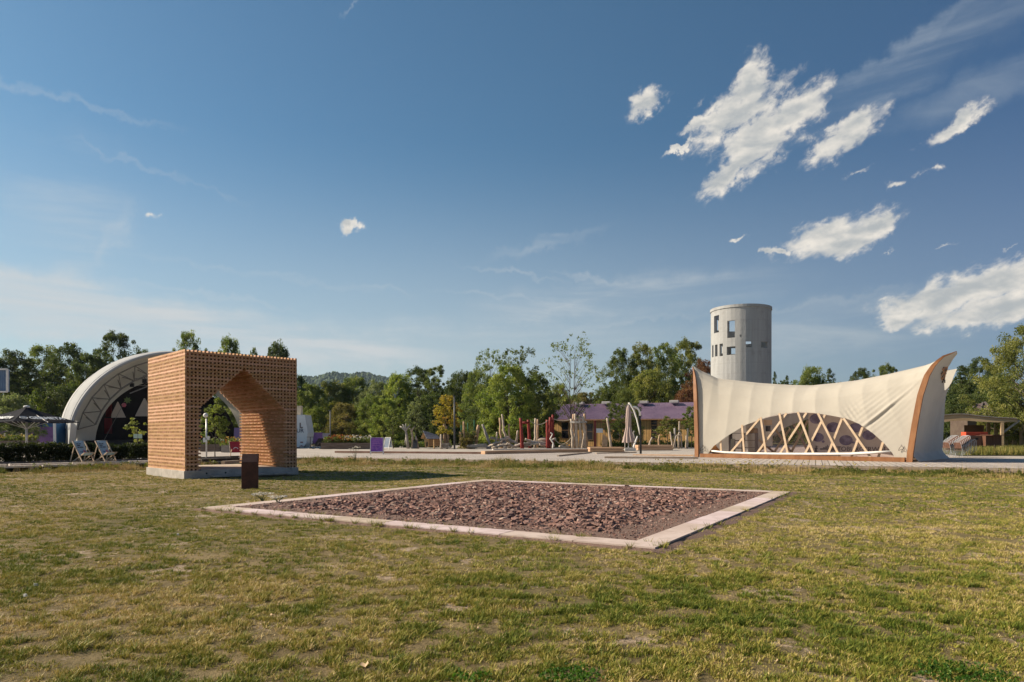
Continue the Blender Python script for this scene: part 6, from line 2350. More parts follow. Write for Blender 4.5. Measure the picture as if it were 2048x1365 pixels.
q = gnd(525, 1004); umbel(q, 0.20, 2, "low white umbel in the grass by the stone bed's near left corner", M_UMB)
q = gnd(556, 1008); umbel(q, 0.17, 3, "small white umbel leaning over the pale border, beside the stele", M_UMB)

# ------------------------------------------------------------------ litter bin
q = at(830.7, 897.4, 71)
b = thing("litter_bin", "dark square litter bin in front of the slim young tree", "bin", (q.x, 71, ZD))
bevel(MB().box((0, 0, 0.42), (0.46, 0.46, 0.80)).build("body", M_ANTH, b), 0.03)
MB().box((0, 0, 0.87), (0.50, 0.50, 0.06)).build("lid", M_BLK, b)
MB().box((0, -0.234, 0.70), (0.30, 0.02, 0.12)).build("opening", M_BLK, b)

# ------------------------------------------------------------------ playhouse
Yh = 72.0
p = at(858, 896, Yh)
hut = thing("playhouse", "small wooden playhouse with a crooked dark roof in the playground", "playhouse", (p.x, Yh, ZD), 0)
M_HUT = pmat("hut_wood", (0.40, 0.24, 0.10), (0.50, 0.33, 0.16), 2, 0.7, stretch=(0.4, 0.4, 5), space='World')
MB().prism([at(x, y, Yh) for x, y in ((850, 894.5), (858, 894.5), (858, 877), (852.5, 873), (848.5, 880))], (0, 1.6, 0)).build("gable_wall", M_HUT, hut, world=True)
MB().prism([at(x, y, Yh + 0.05) for x, y in ((858.2, 893), (880, 893), (880, 878), (858.2, 878))], (0, 1.5, 0)).build("wall", pmat("hut_shade", (0.24, 0.135, 0.06), (0.32, 0.19, 0.09), 2, 0.7, stretch=(0.4, 0.4, 5), space='World'), hut, world=True)  # side wall: its shade is put into a darker copy of the hut wood
MB().prism([at(x, y, Yh - 0.04) for x, y in ((852.2, 893.5), (855.3, 893.5), (855.3, 884), (853, 884))], (0, 0.03, 0)).build("door", M_BLK, hut, world=True)
m = MB()
for k in range(6):
    f0, f1 = k / 6, (k + 1) / 6
    A0, A1 = at(845.5, 862, Yh + 0.9), at(853.5, 878.5, Yh - 0.35)
    B0, B1 = at(874, 871, Yh + 0.9), at(880.5, 878.5, Yh - 0.35)
    a, b_ = A0.lerp(A1, f0), A0.lerp(A1, f1 + 0.03)
    c, d_ = B0.lerp(B1, f0), B0.lerp(B1, f1 + 0.03)
    lift = Vector((0, -0.01, 0.03 * (k % 2)))
    m.prism([a + lift, b_ + lift, d_ + lift, c + lift], (0, 0.03, 0.05))
m.build("roof", pmat("roof_slate", (0.045, 0.05, 0.075), (0.075, 0.08, 0.11), 4, 0.6), hut, world=True)
MB().prism([at(x, y, Yh + 1.0) for x, y in ((841, 878), (849, 878), (850, 868), (845.5, 866))], (0, 0.4, 0)).build("gable_board", M_HUT, hut, world=True)

# ------------------------------------------------------------------ logs and posts of the playground
M_DRIFT = pmat("driftwood", (0.36, 0.285, 0.215), (0.50, 0.42, 0.335), 2.0, 0.8, 0.01, 20, c3=(0.25, 0.19, 0.14), rnd=0.12)
M_DRIFTG = pmat("driftwood_grey", (0.26, 0.235, 0.21), (0.36, 0.33, 0.30), 2.0, 0.8, 0.01, 20)
M_TAN = pmat("peeled_log", (0.40, 0.26, 0.155), (0.50, 0.35, 0.22), 2.0, 0.75, 0.006, 25, c3=(0.30, 0.18, 0.10))
M_REDP = pmat("red_paint", (0.17, 0.018, 0.015), (0.22, 0.028, 0.022), 2.0, 0.6)
M_DRED = pmat("dark_red_steel", (0.12, 0.018, 0.018), (0.16, 0.025, 0.022), 2.0, 0.5)
def log_mesh(p0, p1, r0, r1, wob, seed, n=8):
    r = np.random.default_rng(seed)
    p0, p1 = Vector(p0), Vector(p1)
    L = (p1 - p0).length
    pts, rad = [], []
    for i in range(n + 1):
        t = i / n
        p = p0.lerp(p1, t) + Vector(r.normal(0, 1, 3)) * wob * L * math.sin(PI * min(0.999, max(0.001, t))) * 0.5
        pts.append(p); rad.append((r0 * (1 - t) + r1 * t) * r.uniform(0.88, 1.12))
    return MB().tube(pts, rad, 8)
def post(px0, py0, px1, py1, Y, r_, mat, label, name="log_post", group="upright logs in the playground", cat="post", wob=0.02, dy=0.0, taper=0.75):
    a, b = at(px0, py0, Y), at(px1, py1, Y + dy)
    a.z = max(ZD - 0.05, min(a.z, ZD + 0.02)) if py0 > 888 else a.z - 0.0
    if py0 <= 888:
        a.z = ZD - 0.05
    o = log_mesh(a, b, r_, r_ * taper, wob, int(px0 * 13 + py1)).build(name, mat, loc=a, smooth=True)
    return tag(o, label, cat, group)
Yp = 74.0
post(982.9, 893, 964.7, 849, Yp, 0.17, M_DRIFTG, "thick grey log leaning left, leftmost at the driftwood pile", dy=0.3)
post(1002.8, 885, 999.8, 836, Yp + 2, 0.15, M_TAN, "tall tan log standing just left of the tallest slim log")
post(1012.7, 895.5, 1004, 829, Yp, 0.13, M_DRIFT, "tallest slim pale log leaning over the driftwood pile")
post(1019, 886, 1017.7, 848, Yp + 2, 0.12, M_TAN, "medium tan log behind the driftwood pile")
post(1031, 893, 1035.6, 861.5, Yp, 0.13, M_DRIFT, "short pale log leaning right at the pile's right side")
post(990.5, 893, 994.3, 864.5, Yp, 0.14, M_DRIFT, "short pale log near the leaning grey log")
post(1070, 895, 1071.3, 837, Yp, 0.15, M_DRIFT, "tall pale log right of the first red frame, front one of a pair")
post(1074.5, 893, 1075.5, 839, Yp + 1.5, 0.15, M_TAN, "tall tan log, rear one of the pair between the red frames")
for px0, py0, px1, py1, Y, mt, lab in (
        (1145.7, 897, 1142.8, 838, 71, M_DRIFT, "thick pale log, leftmost of the log ring before the house"),
        (1148.5, 895, 1147.2, 829, 73, M_TAN, "slim tan log behind the leftmost one of the log ring"),
        (1154.5, 897, 1150.4, 828, 71, M_DRIFT, "pale crooked log second from the left of the log ring"),
        (1161.6, 897, 1159.6, 831, 71, M_DRIFT, "wavy pale log in the middle of the log ring"),
        (1170.0, 897, 1165.4, 833, 71, M_DRIFT, "pale log leaning left in the right half of the log ring"),
        (1172.4, 896, 1169, 828, 72, M_TAN, "tan log with a bent tip, rightmost of the log ring")):
    post(px0, py0, px1, py1, Y, 0.17, mt, lab, wob=0.03)
ringm = MB()
rp_ = [at(px, py, Y) for px, py, Y in ((1141, 845, 70.8), (1150, 845.5, 70.5), (1160, 845.5, 70.5), (1173, 845, 71), (1171, 844, 73), (1148, 844, 73))]
for a, b in zip(rp_, rp_[1:] + rp_[:1]):
    ringm.tube([a, b], 0.09, 7)
tag(ringm.build("log_ring_beam", M_DRIFTG, loc=rp_[0]), "grey beams tying the log ring together at the top", "beam")
post(1164, 897, 1168.5, 867, 70.6, 0.10, M_DRIFT, "short slanting log leaning on the foot of the log ring")
post(1222.5, 892, 1214.3, 836.5, 70, 0.15, M_DRIFT, "long slanting pale pole left of the closed parasol", wob=0.015)
post(889, 891, 888.5, 846, Yp, 0.16, M_TAN, "tan log behind the yellowing tree's trunk")
post(892.5, 891, 892, 852, Yp + 1, 0.17, M_TAN, "thick reddish tan log under the yellow leaves")
post(896.5, 892, 895.5, 862, Yp, 0.14, M_TAN, "short tan log right of the yellowing tree's trunk")
post(882.5, 897, 882.2, 869, 71, 0.13, M_DRIFT, "short pale log at the little playhouse's right side")
post(868.5, 894, 868.0, 880, 70.5, 0.08, M_HUT, "low orange post at the playhouse's front")
post(927.6, 887, 927.6, 843.5, Yp, 0.13, M_TAN, "tan log right of the tall lamp post")
post(921.5, 887, 921, 864, Yp, 0.13, M_TAN, "short tan log just right of the lamp post")
post(951, 893, 957.6, 850.5, Yp, 0.20, M_TAN, "curved reddish log by the round bush", wob=0.06)
post(1345.5, 891, 1340.5, 864, 71, 0.10, M_DRIFT, "leftmost slanting log of the driftwood figures by the tent")
post(1350, 894, 1349.5, 856.5, 71, 0.14, M_DRIFTG, "greenish grey log among the driftwood figures by the tent")
post(1357, 895, 1358.8, 843, 71, 0.11, M_DRIFT, "tall slim pale log among the driftwood figures by the tent")
post(1363, 895, 1362.7, 873, 71, 0.10, M_DRIFT, "short pale log among the driftwood figures by the tent")
post(1374.5, 893, 1375.6, 857, 71, 0.11, M_DRIFT, "pale log nearest the tent's left horn")
post(1371.8, 891, 1372.6, 871, 71.5, 0.09, M_DRIFT, "low pale stick between the driftwood figures and the tent")
# bent driftwood figures
def bent(pxs, Y, r_, mat, label, group="bent driftwood figures"):
    pts = [at(px, py, Y) for px, py in pxs]
    pts[0].z = ZD - 0.02
    out = []
    for a, b in zip(pts, pts[1:]):
        out += [a, a.lerp(b, 0.5)]
    out.append(pts[-1])
    o = MB().tube(out, [r_ * (1 - 0.5 * i / len(out)) for i in range(len(out))], 7).build("driftwood_figure", mat, loc=pts[0], smooth=True)
    tag(o, label, "driftwood", group)
bent([(1357.5, 895), (1356.5, 872), (1358, 866), (1361.5, 866), (1362, 872), (1360, 876)], 70.8, 0.10, M_DRIFT, "hook-shaped driftwood figure right of the slim young tree")
bent([(1346, 874), (1352, 872.5), (1357, 871), (1360, 869)], 70.6, 0.07, M_DRIFT, "wavy driftwood branch lying across the small logs")
bent([(1270, 894), (1268.5, 872), (1266.5, 866), (1268, 863), (1270, 864)], 73, 0.09, M_DRIFTG, "small hooked driftwood stick right of the closed parasol")
bent([(1266, 897), (1270, 886), (1275, 873)], 69, 0.12, M_WHITE, "white slanting stick leaning at the black shower post")
bent([(1297, 893), (1300, 884), (1304.5, 875)], 72, 0.12, M_DRIFT, "slanting log above the long timber bench")
bent([(1318, 893), (1317, 880), (1319, 871), (1320, 870)], 72.5, 0.11, M_TAN, "reddish driftwood stump figure above the long timber bench")
# antler-like white driftwood trees
def antler(label, base_, forks, Y, r_, mat):
    a = at(base_[0], base_[1], Y); a.z = ZD - 0.05
    m = MB()
    top = None
    for f in forks:
        pts = [a if f[0] is None else at(*f[0], Y)] + [at(px, py, Y + dy) for px, py, dy in f[1:]]
        m.tube(pts, [r_ * (1 - 0.6 * i / max(1, len(pts) - 1)) * (1.0 if f[0] is None else 0.7) for i in range(len(pts))], 7)
    tag(m.build("driftwood_tree", mat, loc=a, smooth=True), label, "driftwood", "driftwood trees by the litter bin")
antler("white antler-like driftwood tree left of the litter bin", (816.5, 892), [(None, (813.5, 872, 0), (811.5, 862, 0), (806, 857, 0), (800, 853, 0.2)), ((811.5, 862), (808, 853, 0), (805, 849, 0)), ((811.5, 862), (811, 853, 0), (812, 847.5, 0)), ((811.5, 862), (816, 855, 0), (821, 850, 0)), ((813.5, 872), (811.2, 882, 0.3), (810, 891, 0.4))], 73, 0.17, M_DRIFTG)
antler("forked grey driftwood trunk between the antler tree and litter bin", (825.5, 892), [(None, (825.2, 875, 0), (823, 863, 0), (819.5, 857, 0)), ((823, 863), (826, 857, 0), (829, 853, 0))], 73.5, 0.16, M_DRIFT)
bent([(836.5, 892), (834, 882), (831, 872)], 73, 0.13, M_DRIFTG, "slanting grey pole behind the litter bin")
# red frames
def red_frame(label, posts_, bars, Y, mat, grp=None):
    a = at(posts_[0][0], posts_[0][1], Y)
    f = thing("climbing_gate", label, "climbing gate", (a.x, Y, ZD), 0, grp)
    for x0, y0, x1, y1, dy in posts_:
        p, q = at(x0, y0, Y + dy), at(x1, y1, Y + dy)
        p.z = ZD - 0.05
        log_mesh(p, q, 0.19, 0.16, 0.012, int(x0)).build("post", mat, f, smooth=True, world=True)
    for x0, y0, x1, y1, dy in bars:
        MB().tube([at(x0, y0, Y + dy), at(x1, y1, Y + dy)], 0.13, 8).build("crossbar", mat, f, smooth=True, world=True)
red_frame("red H-shaped climbing frame with two posts and a crossbar", [(1044.4, 896, 1040.9, 836.5, 0), (1060, 890, 1056.7, 840, 3)], [(1042, 846, 1057.5, 846, 1.5)], 73, M_REDP, "red climbing frames")
red_frame("red climbing frame of close upright posts, right of the log pair", [(1095.5, 896, 1094.2, 840, 0), (1097.8, 896, 1101, 835, 0.4), (1100.5, 895, 1106, 830, 1.5), (1105.5, 893, 1105.8, 838, 3)], [(1094.5, 843, 1106, 842, 1.0)], 73, M_REDP, "red climbing frames")
# dark red goal-like post with long bar and a white board
a = at(1189.7, 893, 72)
gp = thing("goal_post", "dark red upright with a long thin top bar before the house", "goal post", (a.x, 72, ZD))
MB().bar(at(1189.9, 894, 72), at(1190.2, 841.5, 72), 0.22, 0.22, up=(0, 1, 0)).build("post", M_DRED, gp, world=True)
MB().bar(at(1190.2, 844.5, 72), at(1230, 845.2, 72), 0.06, 0.06).build("top_bar", M_DRED, gp, world=True)
MB().bar(at(1210, 845, 72), at(1210, 894, 72), 0.04, 0.04, up=(0, 1, 0)).build("thin_post", M_DRED, gp, world=True)
m = MB()
m.prism([at(x, y, 71.8) for x, y in ((1192.5, 866), (1205.5, 866), (1205.5, 857.5), (1192.5, 857.5))], (0, 0.05, 0))
wb = m.build("notice_board", pmat("notice_white", (0.55, 0.60, 0.64), (0.60, 0.64, 0.68), 1), loc=at(1192.5, 866, 71.8))
tag(wb, "white notice board on a thin post before the timber house", "notice board")
MB().bar(at(1193.5, 894, 71.9), at(1193.5, 866, 71.9), 0.06, 0.06, up=(0, 1, 0)).build("post", M_BLK, wb, world=True)
for (x, y) in ((0, 0),):
    m = MB()
    m.prism([at(x, y, 71.6) for x, y in ((1204, 893), (1214.5, 893), (1216, 876), (1206, 868), (1203.5, 869), (1212, 877), (1210, 893))][:4], (0, 0.3, 0))
    tag(m.build("timber_brace", M_TAN, loc=at(1204, 893, 71.6)), "chunky orange timber brace right of the white notice board", "timber")
# ropes
m = MB()
for (x0, y0, x1, y1, sag) in ((1118, 887, 1142, 876, 0.3), (1130, 893, 1152, 868, 0.25), (1108, 877, 1143, 884, 0.5), (1095, 842, 1060, 842, 0.4), (1107, 838, 1142, 839, 0.2)):
    a, b = at(x0, y0, 72), at(x1, y1, 72)
    m.tube([a.lerp(b, t) - Vector((0, 0, sag * 4 * t * (1 - t))) for t in np.linspace(0, 1, 9)], 0.04, 5)
tag(m.build("climbing_ropes", pmat("rope", (0.30, 0.26, 0.20), (0.36, 0.32, 0.26), 8), loc=at(1118, 887, 72)), "slack climbing ropes strung between red frames and log ring", "ropes")
# thin green poles with a rope
for px, yt, yb, lab in ((922.7, 851, 890, "leftmost thin green pole behind the round bush"), (935.6, 846, 888, "middle thin green pole behind the round bush"), (948.5, 840, 888, "tallest thin green pole, right of the round bush")):
    a, b = at(px, yb, 76), at(px, yt, 76)
    o = MB().tube([(a.x, 76, ZD - 0.03), b], 0.07, 8).build("green_pole", pmat("green_paint", (0.04, 0.14, 0.08), (0.06, 0.18, 0.10), 3, 0.5), loc=(a.x, 76, ZD))
    tag(o, lab, "pole", "thin green poles")
# driftwood pile: each log is its own thing
r = np.random.default_rng(90)
pile = [(972, 897, 985, 893.5), (976, 895, 990, 889), (984, 897, 1000, 891.5), (992, 895, 1012, 885), (985, 889, 1005, 883), (996, 892, 1016, 889), (1003, 884, 1018, 879.5), (1000, 880, 1017, 876.5),
        (981, 876, 1005, 882), (1016, 879, 1040, 889.5), (1013, 887, 1028, 894), (1022, 896, 1046, 888), (1030, 892, 1052, 886.5), (1040, 891, 1070, 886), (1047, 893, 1075, 887.5), (1062, 884.5, 1096, 886),
        (1072, 887, 1110, 893), (1078, 889.5, 1100, 895), (1092, 884, 1112, 878), (1080, 882, 1100, 877), (1007, 896, 1022, 892), (1018, 875, 1010, 873), (1050, 879, 1072, 885), (1118, 893, 1140, 896)]
lab2 = ("pale weathered log lying in the driftwood pile between the leaning posts and the red frames")
for k, (x0, y0, x1, y1) in enumerate(pile):
    Y = 73.2 + (897 - (y0 + y1) / 2) * 0.06
    a, b = at(x0, y0, Y + r.uniform(-0.4, 0.4)), at(x1, y1, Y + r.uniform(-0.4, 0.4))
    a.z = max(a.z, ZD + 0.05); b.z = max(b.z, ZD + 0.05)
    o = log_mesh(a, b, r.uniform(0.12, 0.21), r.uniform(0.07, 0.14), 0.05, 900 + k).build("driftwood_log", M_DRIFT if k % 3 else M_DRIFTG, loc=a, smooth=True)
    tag(o, lab2, "log", "logs of the driftwood pile")
# flat pale boulder on the pile, and a bird-necked white figure
o = MB().ball((0, 0, 0), 1.0, 14, 8, (0.75, 0.4, 0.28)).build("boulder", M_DRIFT, smooth=True)
o.location = at(1087, 880.5, 74); tag(o, "pale flat boulder resting on the driftwood pile beside the red posts", "boulder")
bent([(1105, 893), (1106.5, 887), (1103, 882), (1100, 878), (1103.5, 872), (1105, 868), (1101, 866)], 72, 0.08, M_WHITE, "white swan-necked figure at the foot of the red posts")
# slab bench and log bundle left of the pile
o = MB().prism([at(x, y, 71.5) for x, y in ((933, 895.5), (974, 896.5), (975, 891), (972, 887.5), (955, 888.5), (934, 890.5))], (0, 1.1, 0)).build("log_bench", M_DRIFT, loc=at(933, 895.5, 71.5))
bevel(o, 0.08)
tag(o, "broad split log bench left of the driftwood pile", "bench")
lb = thing("log_bundle", "stack of short round logs showing their pale ends", "log pile", at(889, 896, 71.2))
for k in range(11):
    c = at(881 + (k % 6) * 3.1 + (k // 6) * 1.5, 894 - (k // 6) * 5.0, 71.2)
    MB().tube([c, c + Vector((0.15, 1.1, 0))], 0.135, 9).build("log", M_DRIFT, lb, world=True)
# round bush on the playground
r = np.random.default_rng(91)
C = np.stack([r.normal(0, 0.42, 150), r.normal(0, 0.42, 150), np.abs(r.normal(0.75, 0.45, 150))], -1)
Q, v = leaf_quads(C, np.full(150, 0.22), 40, 0.06, r)
me = quads_mesh("round_bush", Q, {'rnd': v}); me.materials.append(leafmat("leaves_brownish", *LEAFC['brownish']))
o = bpy.data.objects.new("round_bush", me); COL.objects.link(o); o.location = (at(935, 893, 72.5).x, 72.5, ZD)
tag(o, "round olive brown bush among the thin green poles", "bush")
# low planting in front of the house and at the playground's back
for k, (x0, x1, yt, Y, lab, colr) in enumerate(((1205, 1262, 884, 80, "low flower bed at the timber house wall left of the closed parasol", 'bright'), (1278, 1392, 884, 80, "low flower bed at the timber house wall right of the closed parasol", 'mid'), (955, 1130, 886, 80, "low green strip behind the driftwood pile", 'bright'), (780, 900, 884, 79, "low green strip behind the playhouse", 'mid'))):
    r = np.random.default_rng(95 + k)
    n = int((x1 - x0) * 2.6)
    px = r.uniform(x0, x1, n)
    C = np.stack([(px - CX) / F * Y, Y + r.uniform(0, 1.2, n), ZD + r.random(n) * (EYE + (HZ - yt) / F * Y - ZD) * r.uniform(0.6, 1.2, n)], -1)
    Q, v = leaf_quads(C, np.full(n, 0.25), 22, 0.08, r)
    me = quads_mesh("low_shrub_bed", Q, {'rnd': v}); me.materials.append(leafmat("leaves_" + colr, *LEAFC[colr]))
    o = bpy.data.objects.new("low_shrub_bed", me); COL.objects.link(o)
    tag(o, lab, "shrubs", "low planted strips")

# ------------------------------------------------------------------ long low timbers set into the paving
def beam(px0, py0, px1, py1, w, h, mat, label, z=ZD):
    a, b = gnd(px0, py0, z), gnd(px1, py1, z)
    o = MB().bar(a + Vector((0, 0, h / 2)), b + Vector((0, 0, h / 2)), w, h).build("timber_beam", mat, loc=a)
    bevel(o, 0.01)
    return tag(o, label, "timber", "long timbers lying on the paving")
M_ORW = pmat("orange_timber", (0.42, 0.25, 0.145), (0.52, 0.335, 0.205), 1.5, 0.7, 0.004, 25, stretch=(0.4, 0.4, 4), space='World')
beam(672, 906.0, 965, 908.5, 0.4, 0.15, pmat("shade_timber", (0.16, 0.085, 0.06), (0.24, 0.14, 0.10), 1.5, 0.75), "long timber coloured dark as in shadow, lying on the paving right of the violet sign board")  # the shadow lying on this timber is put into its darker colour
beam(966, 909, 1172, 904.5, 0.5, 0.24, M_ORW, "long pale orange timber lying on the paving before the driftwood pile")
beam(985, 900.5, 1180, 899.5, 0.5, 0.12, M_STEP, "thin pale timber lying behind the long orange one")
beam(1116, 913.5, 1182, 906.5, 0.16, 0.10, M_FASCIA, "narrow dark plank lying slantwise left of the closed parasol")
beam(1192, 908, 1272, 906, 0.16, 0.08, M_FASCIA, "narrow plank lying in front of the two timber boxes")
beam(1209, 917, 1396, 918.2, 0.24, 0.12, M_FASCIA, "long rough timber ending at the tent's left horn")
beam(1268, 911, 1392, 912.5, 0.7, 0.07, M_ORW, "flat orange boards lying left of the tent's left horn")
def crate(px0, px1, py_t, py_b, Y, depth, label):
    p, q = at(px0, py_b, Y), at(px1, py_t, Y)
    zt_ = q.z
    b = thing("timber_box_bench", label, "bench", (p.x, Y, ZD), 0, "boxes of stacked orange timbers")
    h = (zt_ - ZD) / 2
    for k in range(2):
        z = ZD + h * (k + 0.5)
        m = MB()
        m.box(((p.x + q.x) / 2, Y + depth / 2, z), (q.x - p.x, depth, h - 0.02), None)
        bevel(m.build("timber_course", M_ORW, b, world=True), 0.015)
crate(1180, 1249, 895, 906, 57.5, 2.0, "low box bench of two stacked orange timbers, in front of the closed parasol")
crate(1276, 1346, 890.5, 901.5, 64, 1.6, "longer low timber box bench right of the closed parasol")
o = MB().prism([at(x, y, 62) for x, y in ((1250, 902), (1271, 902), (1273, 897), (1250, 897))], (0, 1.2, 0)).build("concrete_slab", pmat("base_stone", (0.45, 0.43, 0.40), (0.52, 0.50, 0.46), 2), loc=at(1250, 902, 62))
tag(o, "white concrete slab under the closed parasol", "slab")

# ------------------------------------------------------------------ closed parasol and shower arches
Yc = 62.5
p = at(1257, 900, Yc)
cp = thing("closed_parasol", "tall closed beige parasol wrapped round its mast", "parasol", (p.x, Yc, ZD))
zt_ = EYE + (HZ - 809) / F * Yc - ZD
M_BEIGE = canvasmat("beige_cloth", (0.46, 0.36, 0.32), 0.1, 0.002)
def fold(u, v):
    a = 2 * PI * u
    z = 0.75 + (zt_ - 0.78) * v
    prof = np.interp(v, [0, 0.04, 0.25, 0.42, 0.62, 0.86, 0.93, 0.96, 1.0], [0.50, 0.48, 0.33, 0.22, 0.24, 0.19, 0.15, 0.09, 0.02])
    rr = prof * (1 + 0.20 * math.sin(a * 9 + 1.2 * math.sin(v * 6)) * (1 - v * 0.6))
    return Vector((rr * math.cos(a), rr * math.sin(a), z + 0.05 * math.sin(a * 4) * (1 - v)))
MB().grid(fold, 72, 36).build("folded_cloth", M_BEIGE, cp, smooth=True)
MB().tube([(0, 0, 0), (0, 0, zt_ + 0.02)], 0.05, 8).build("mast", M_ALU, cp)
for s in (-0.35, 0.35):
    MB().tube([(s, -0.1, 0), (s * 0.9, -0.05, 0.9)], 0.05, 7).build("stay", M_DRIFTG, cp)
a0 = at(1281, 909, 52)
sh = thing("shower_arch", "black post carrying curved white pipes beside the closed parasol", "water arch", (a0.x, 52, ZD))
MB().tube([at(1281.5, 912, 52), at(1281, 870, 52), at(1279.5, 828, 52)], [0.085, 0.075, 0.06], 8).build("post", M_BLK, sh, smooth=True, world=True)
MB().tube([at(px, py, 52) for px, py in ((1280, 832), (1279.3, 824), (1276.5, 818.5), (1272, 815), (1267, 814))], 0.075, 8).build("pipe", M_WHITE, sh, smooth=True, world=True)
MB().tube([at(px, py, 52) for px, py in ((1280, 870), (1278, 858), (1273.5, 838), (1268, 822), (1261, 809.5), (1257, 806))], [0.05, 0.055, 0.06, 0.06, 0.06, 0.06], 8).build("pipe", M_WHITE, sh, smooth=True, world=True)

# ------------------------------------------------------------------ timber house with violet roof
Yb, HA = 88.0, math.radians(-21)
HO = Vector(((1106 - CX) / F * Yb, Yb, 0)); HD = Vector((math.cos(HA), math.sin(HA), 0)); HN = Vector((-HD.y, HD.x, 0))
def hx(px, py, lift=0.0):
    """House coordinates (along, height) of a picture point on its front wall."""
    q = ray_plane(px, py, HO - HN * lift, HN)
    return (q - HO).dot(HD), q.z
x0, x1 = 0.0, hx(1450, 838)[0]
ze = hx(1250, 838)[1]
house = thing("timber_house", "long low timber house with a violet sheet roof behind the playground", "house", (HO.x, HO.y, 0), HA)
M_BOARDS = deck_mat("house_boards", (0.52, 0.30, 0.105), (0.62, 0.39, 0.165), 0.30, 0.06)
m = MB()
m.box(((x0 + x1) / 2, 4, (ze + ZD) / 2), (x1 - x0, 8, ze - ZD), None)
m.build("wall", M_BOARDS, house)
zr = ze + 2.05
m = MB()
nn = 260
for side_, y0_, y1_ in ((0, -0.45, 4), (1, 8.45, 4)):
    pts = []
    for i in range(nn * 2 + 1):
        x = x0 - 0.4 + (x1 - x0 + 0.8) * i / (nn * 2)
        dz = 0.035 * (i % 2)
        pts.append((x, dz))
    for (xa, da), (xb, db) in zip(pts, pts[1:]):
        m.poly([(xa, y0_, ze - 0.05 + da), (xb, y0_, ze - 0.05 + db), (xb, y1_, zr + db), (xa, y1_, zr + da)])
solid(m.build("roof", pmat("violet_roof", (0.185, 0.125, 0.19), (0.24, 0.165, 0.235), 0.6, 0.45), house), 0.04)
m = MB()
m.box(((x0 + x1) / 2, -0.42, ze - 0.10), (x1 - x0 + 0.8, 0.05, 0.14), None)
m.build("eaves_board", pmat("eaves_wood", (0.30, 0.16, 0.09), (0.36, 0.20, 0.12), 2), house)
for px in (1150, 1163, 1212, 1287, 1348):
    xx = hx(px, 830, -3.0)[0]
    m = MB().box((xx, 3.3, zr + 0.12), (1.1 if px > 1170 else 0.5, 0.9, 0.34), None)
    bevel(m.build("roof_light", pmat("roof_light", (0.40, 0.38, 0.37), (0.46, 0.44, 0.43), 2), house), 0.05)
M_GLASSD = pmat("dark_glass", (0.018, 0.018, 0.024), (0.03, 0.03, 0.036), 1.0, 0.12, spec=0.6)
M_WFR = pmat("window_frame", (0.16, 0.09, 0.05), (0.2, 0.12, 0.07), 2)
for px0, px1, py0, py1 in ((1124, 1137, 845, 877), (1170, 1186, 848, 880), (1229, 1239.5, 846, 878), (1265, 1281, 846, 878), (1302.5, 1314, 840.5, 850), (1302.5, 1314, 852, 878), (1341, 1353, 839.5, 858), (1341, 1353, 859, 874)):
    ax, az_ = hx(px0, py1)
    bx, bz_ = hx(px1, py0)
    m = MB()
    for p_, q_ in (((ax, az_), (bx, az_)), ((ax, bz_), (bx, bz_)), ((ax, az_), (ax, bz_)), ((bx, az_), (bx, bz_)), ((ax, (az_ + bz_) / 2), (bx, (az_ + bz_) / 2))):
        m.bar((p_[0], -0.04, p_[1]), (q_[0], -0.04, q_[1]), 0.07, 0.07)
    w = m.build("window", M_WFR, house)
    MB().prism([(ax, -0.025, az_), (bx, -0.025, az_), (bx, -0.025, bz_), (ax, -0.025, bz_)], (0, 0.015, 0)).build("pane", M_GLASSD, w)

# ================================================================== RIGHT OF THE TENT
# stacked garden chairs: tube frames with brown slatted backs
M_TUBE = pmat("chair_tube", (0.38, 0.42, 0.46), (0.44, 0.48, 0.52), 4, 0.4, metal=0.3)
M_SLAT = pmat("chair_slats", (0.10, 0.045, 0.028), (0.15, 0.07, 0.045), 4, 0.6)
def make_chair():
    c = thing("garden_chair", "chair", "chair", (0, 0, 0), 0, "garden chairs stacked beside the tent")
    r_ = 0.013
    for s in (-0.27, 0.27):
        MB().tube([(s, 0.26, 0), (s, 0.22, 0.45), (s, 0.20, 0.66), (s, 0.10, 0.70), (s, -0.24, 0.68)], r_, 6).build("front_leg", M_TUBE, c, smooth=True)
        MB().tube([(s * 0.96, -0.34, 0), (s * 0.96, -0.20, 0.42), (s * 0.96, -0.26, 0.70), (s * 0.96, -0.36, 0.93)], r_, 6).build("rear_leg", M_TUBE, c, smooth=True)
    m = MB()
    for k in range(6):
        y = -0.20 + k * 0.085
        m.bar((-0.25, y, 0.44 + 0.004 * k), (0.25, y, 0.44 + 0.004 * k), 0.06, 0.018)
    m.build("seat", M_SLAT, c)
    m = MB()
    for k in range(5):
        z = 0.58 + k * 0.078
        y = np.interp(z, [0.42, 0.70, 0.93], [-0.20, -0.26, -0.36])
        m.bar((-0.25, y + 0.01, z), (0.25, y + 0.01, z), 0.018, 0.062)
    m.build("backrest", M_SLAT, c)
    MB().tube([(-0.26, -0.36, 0.93), (-0.18, -0.375, 0.955), (0.18, -0.375, 0.955), (0.26, -0.36, 0.93)], r_, 6).build("top_rail", M_TUBE, c, smooth=True)
    return c
ch = make_chair()
first = True
ordn = ("lowest", "second", "third", "fourth", "fifth", "sixth", "topmost")
rowname = ("leaning stack against the tent wall", "leaning stack nearer the brown cabinet")
for row, (px, py) in enumerate(((1898, 914), (1921, 914.5))):
    base = gnd(px, py, ZD)
    d = Vector((0.92, 0.38, 0)).normalized()
    for k in range(7):
        loc = base + d * (0.145 * k) + Vector((0, 0, 0.068 * k))
        lab = "garden chair, %s of the %s" % (ordn[k], rowname[row])
        if first:
            ch.location = loc; ch.rotation_euler = (0, 0, math.radians(-68)); ch['label'] = lab; first = False
        else:
            dup(ch, loc, math.radians(-68), lab)
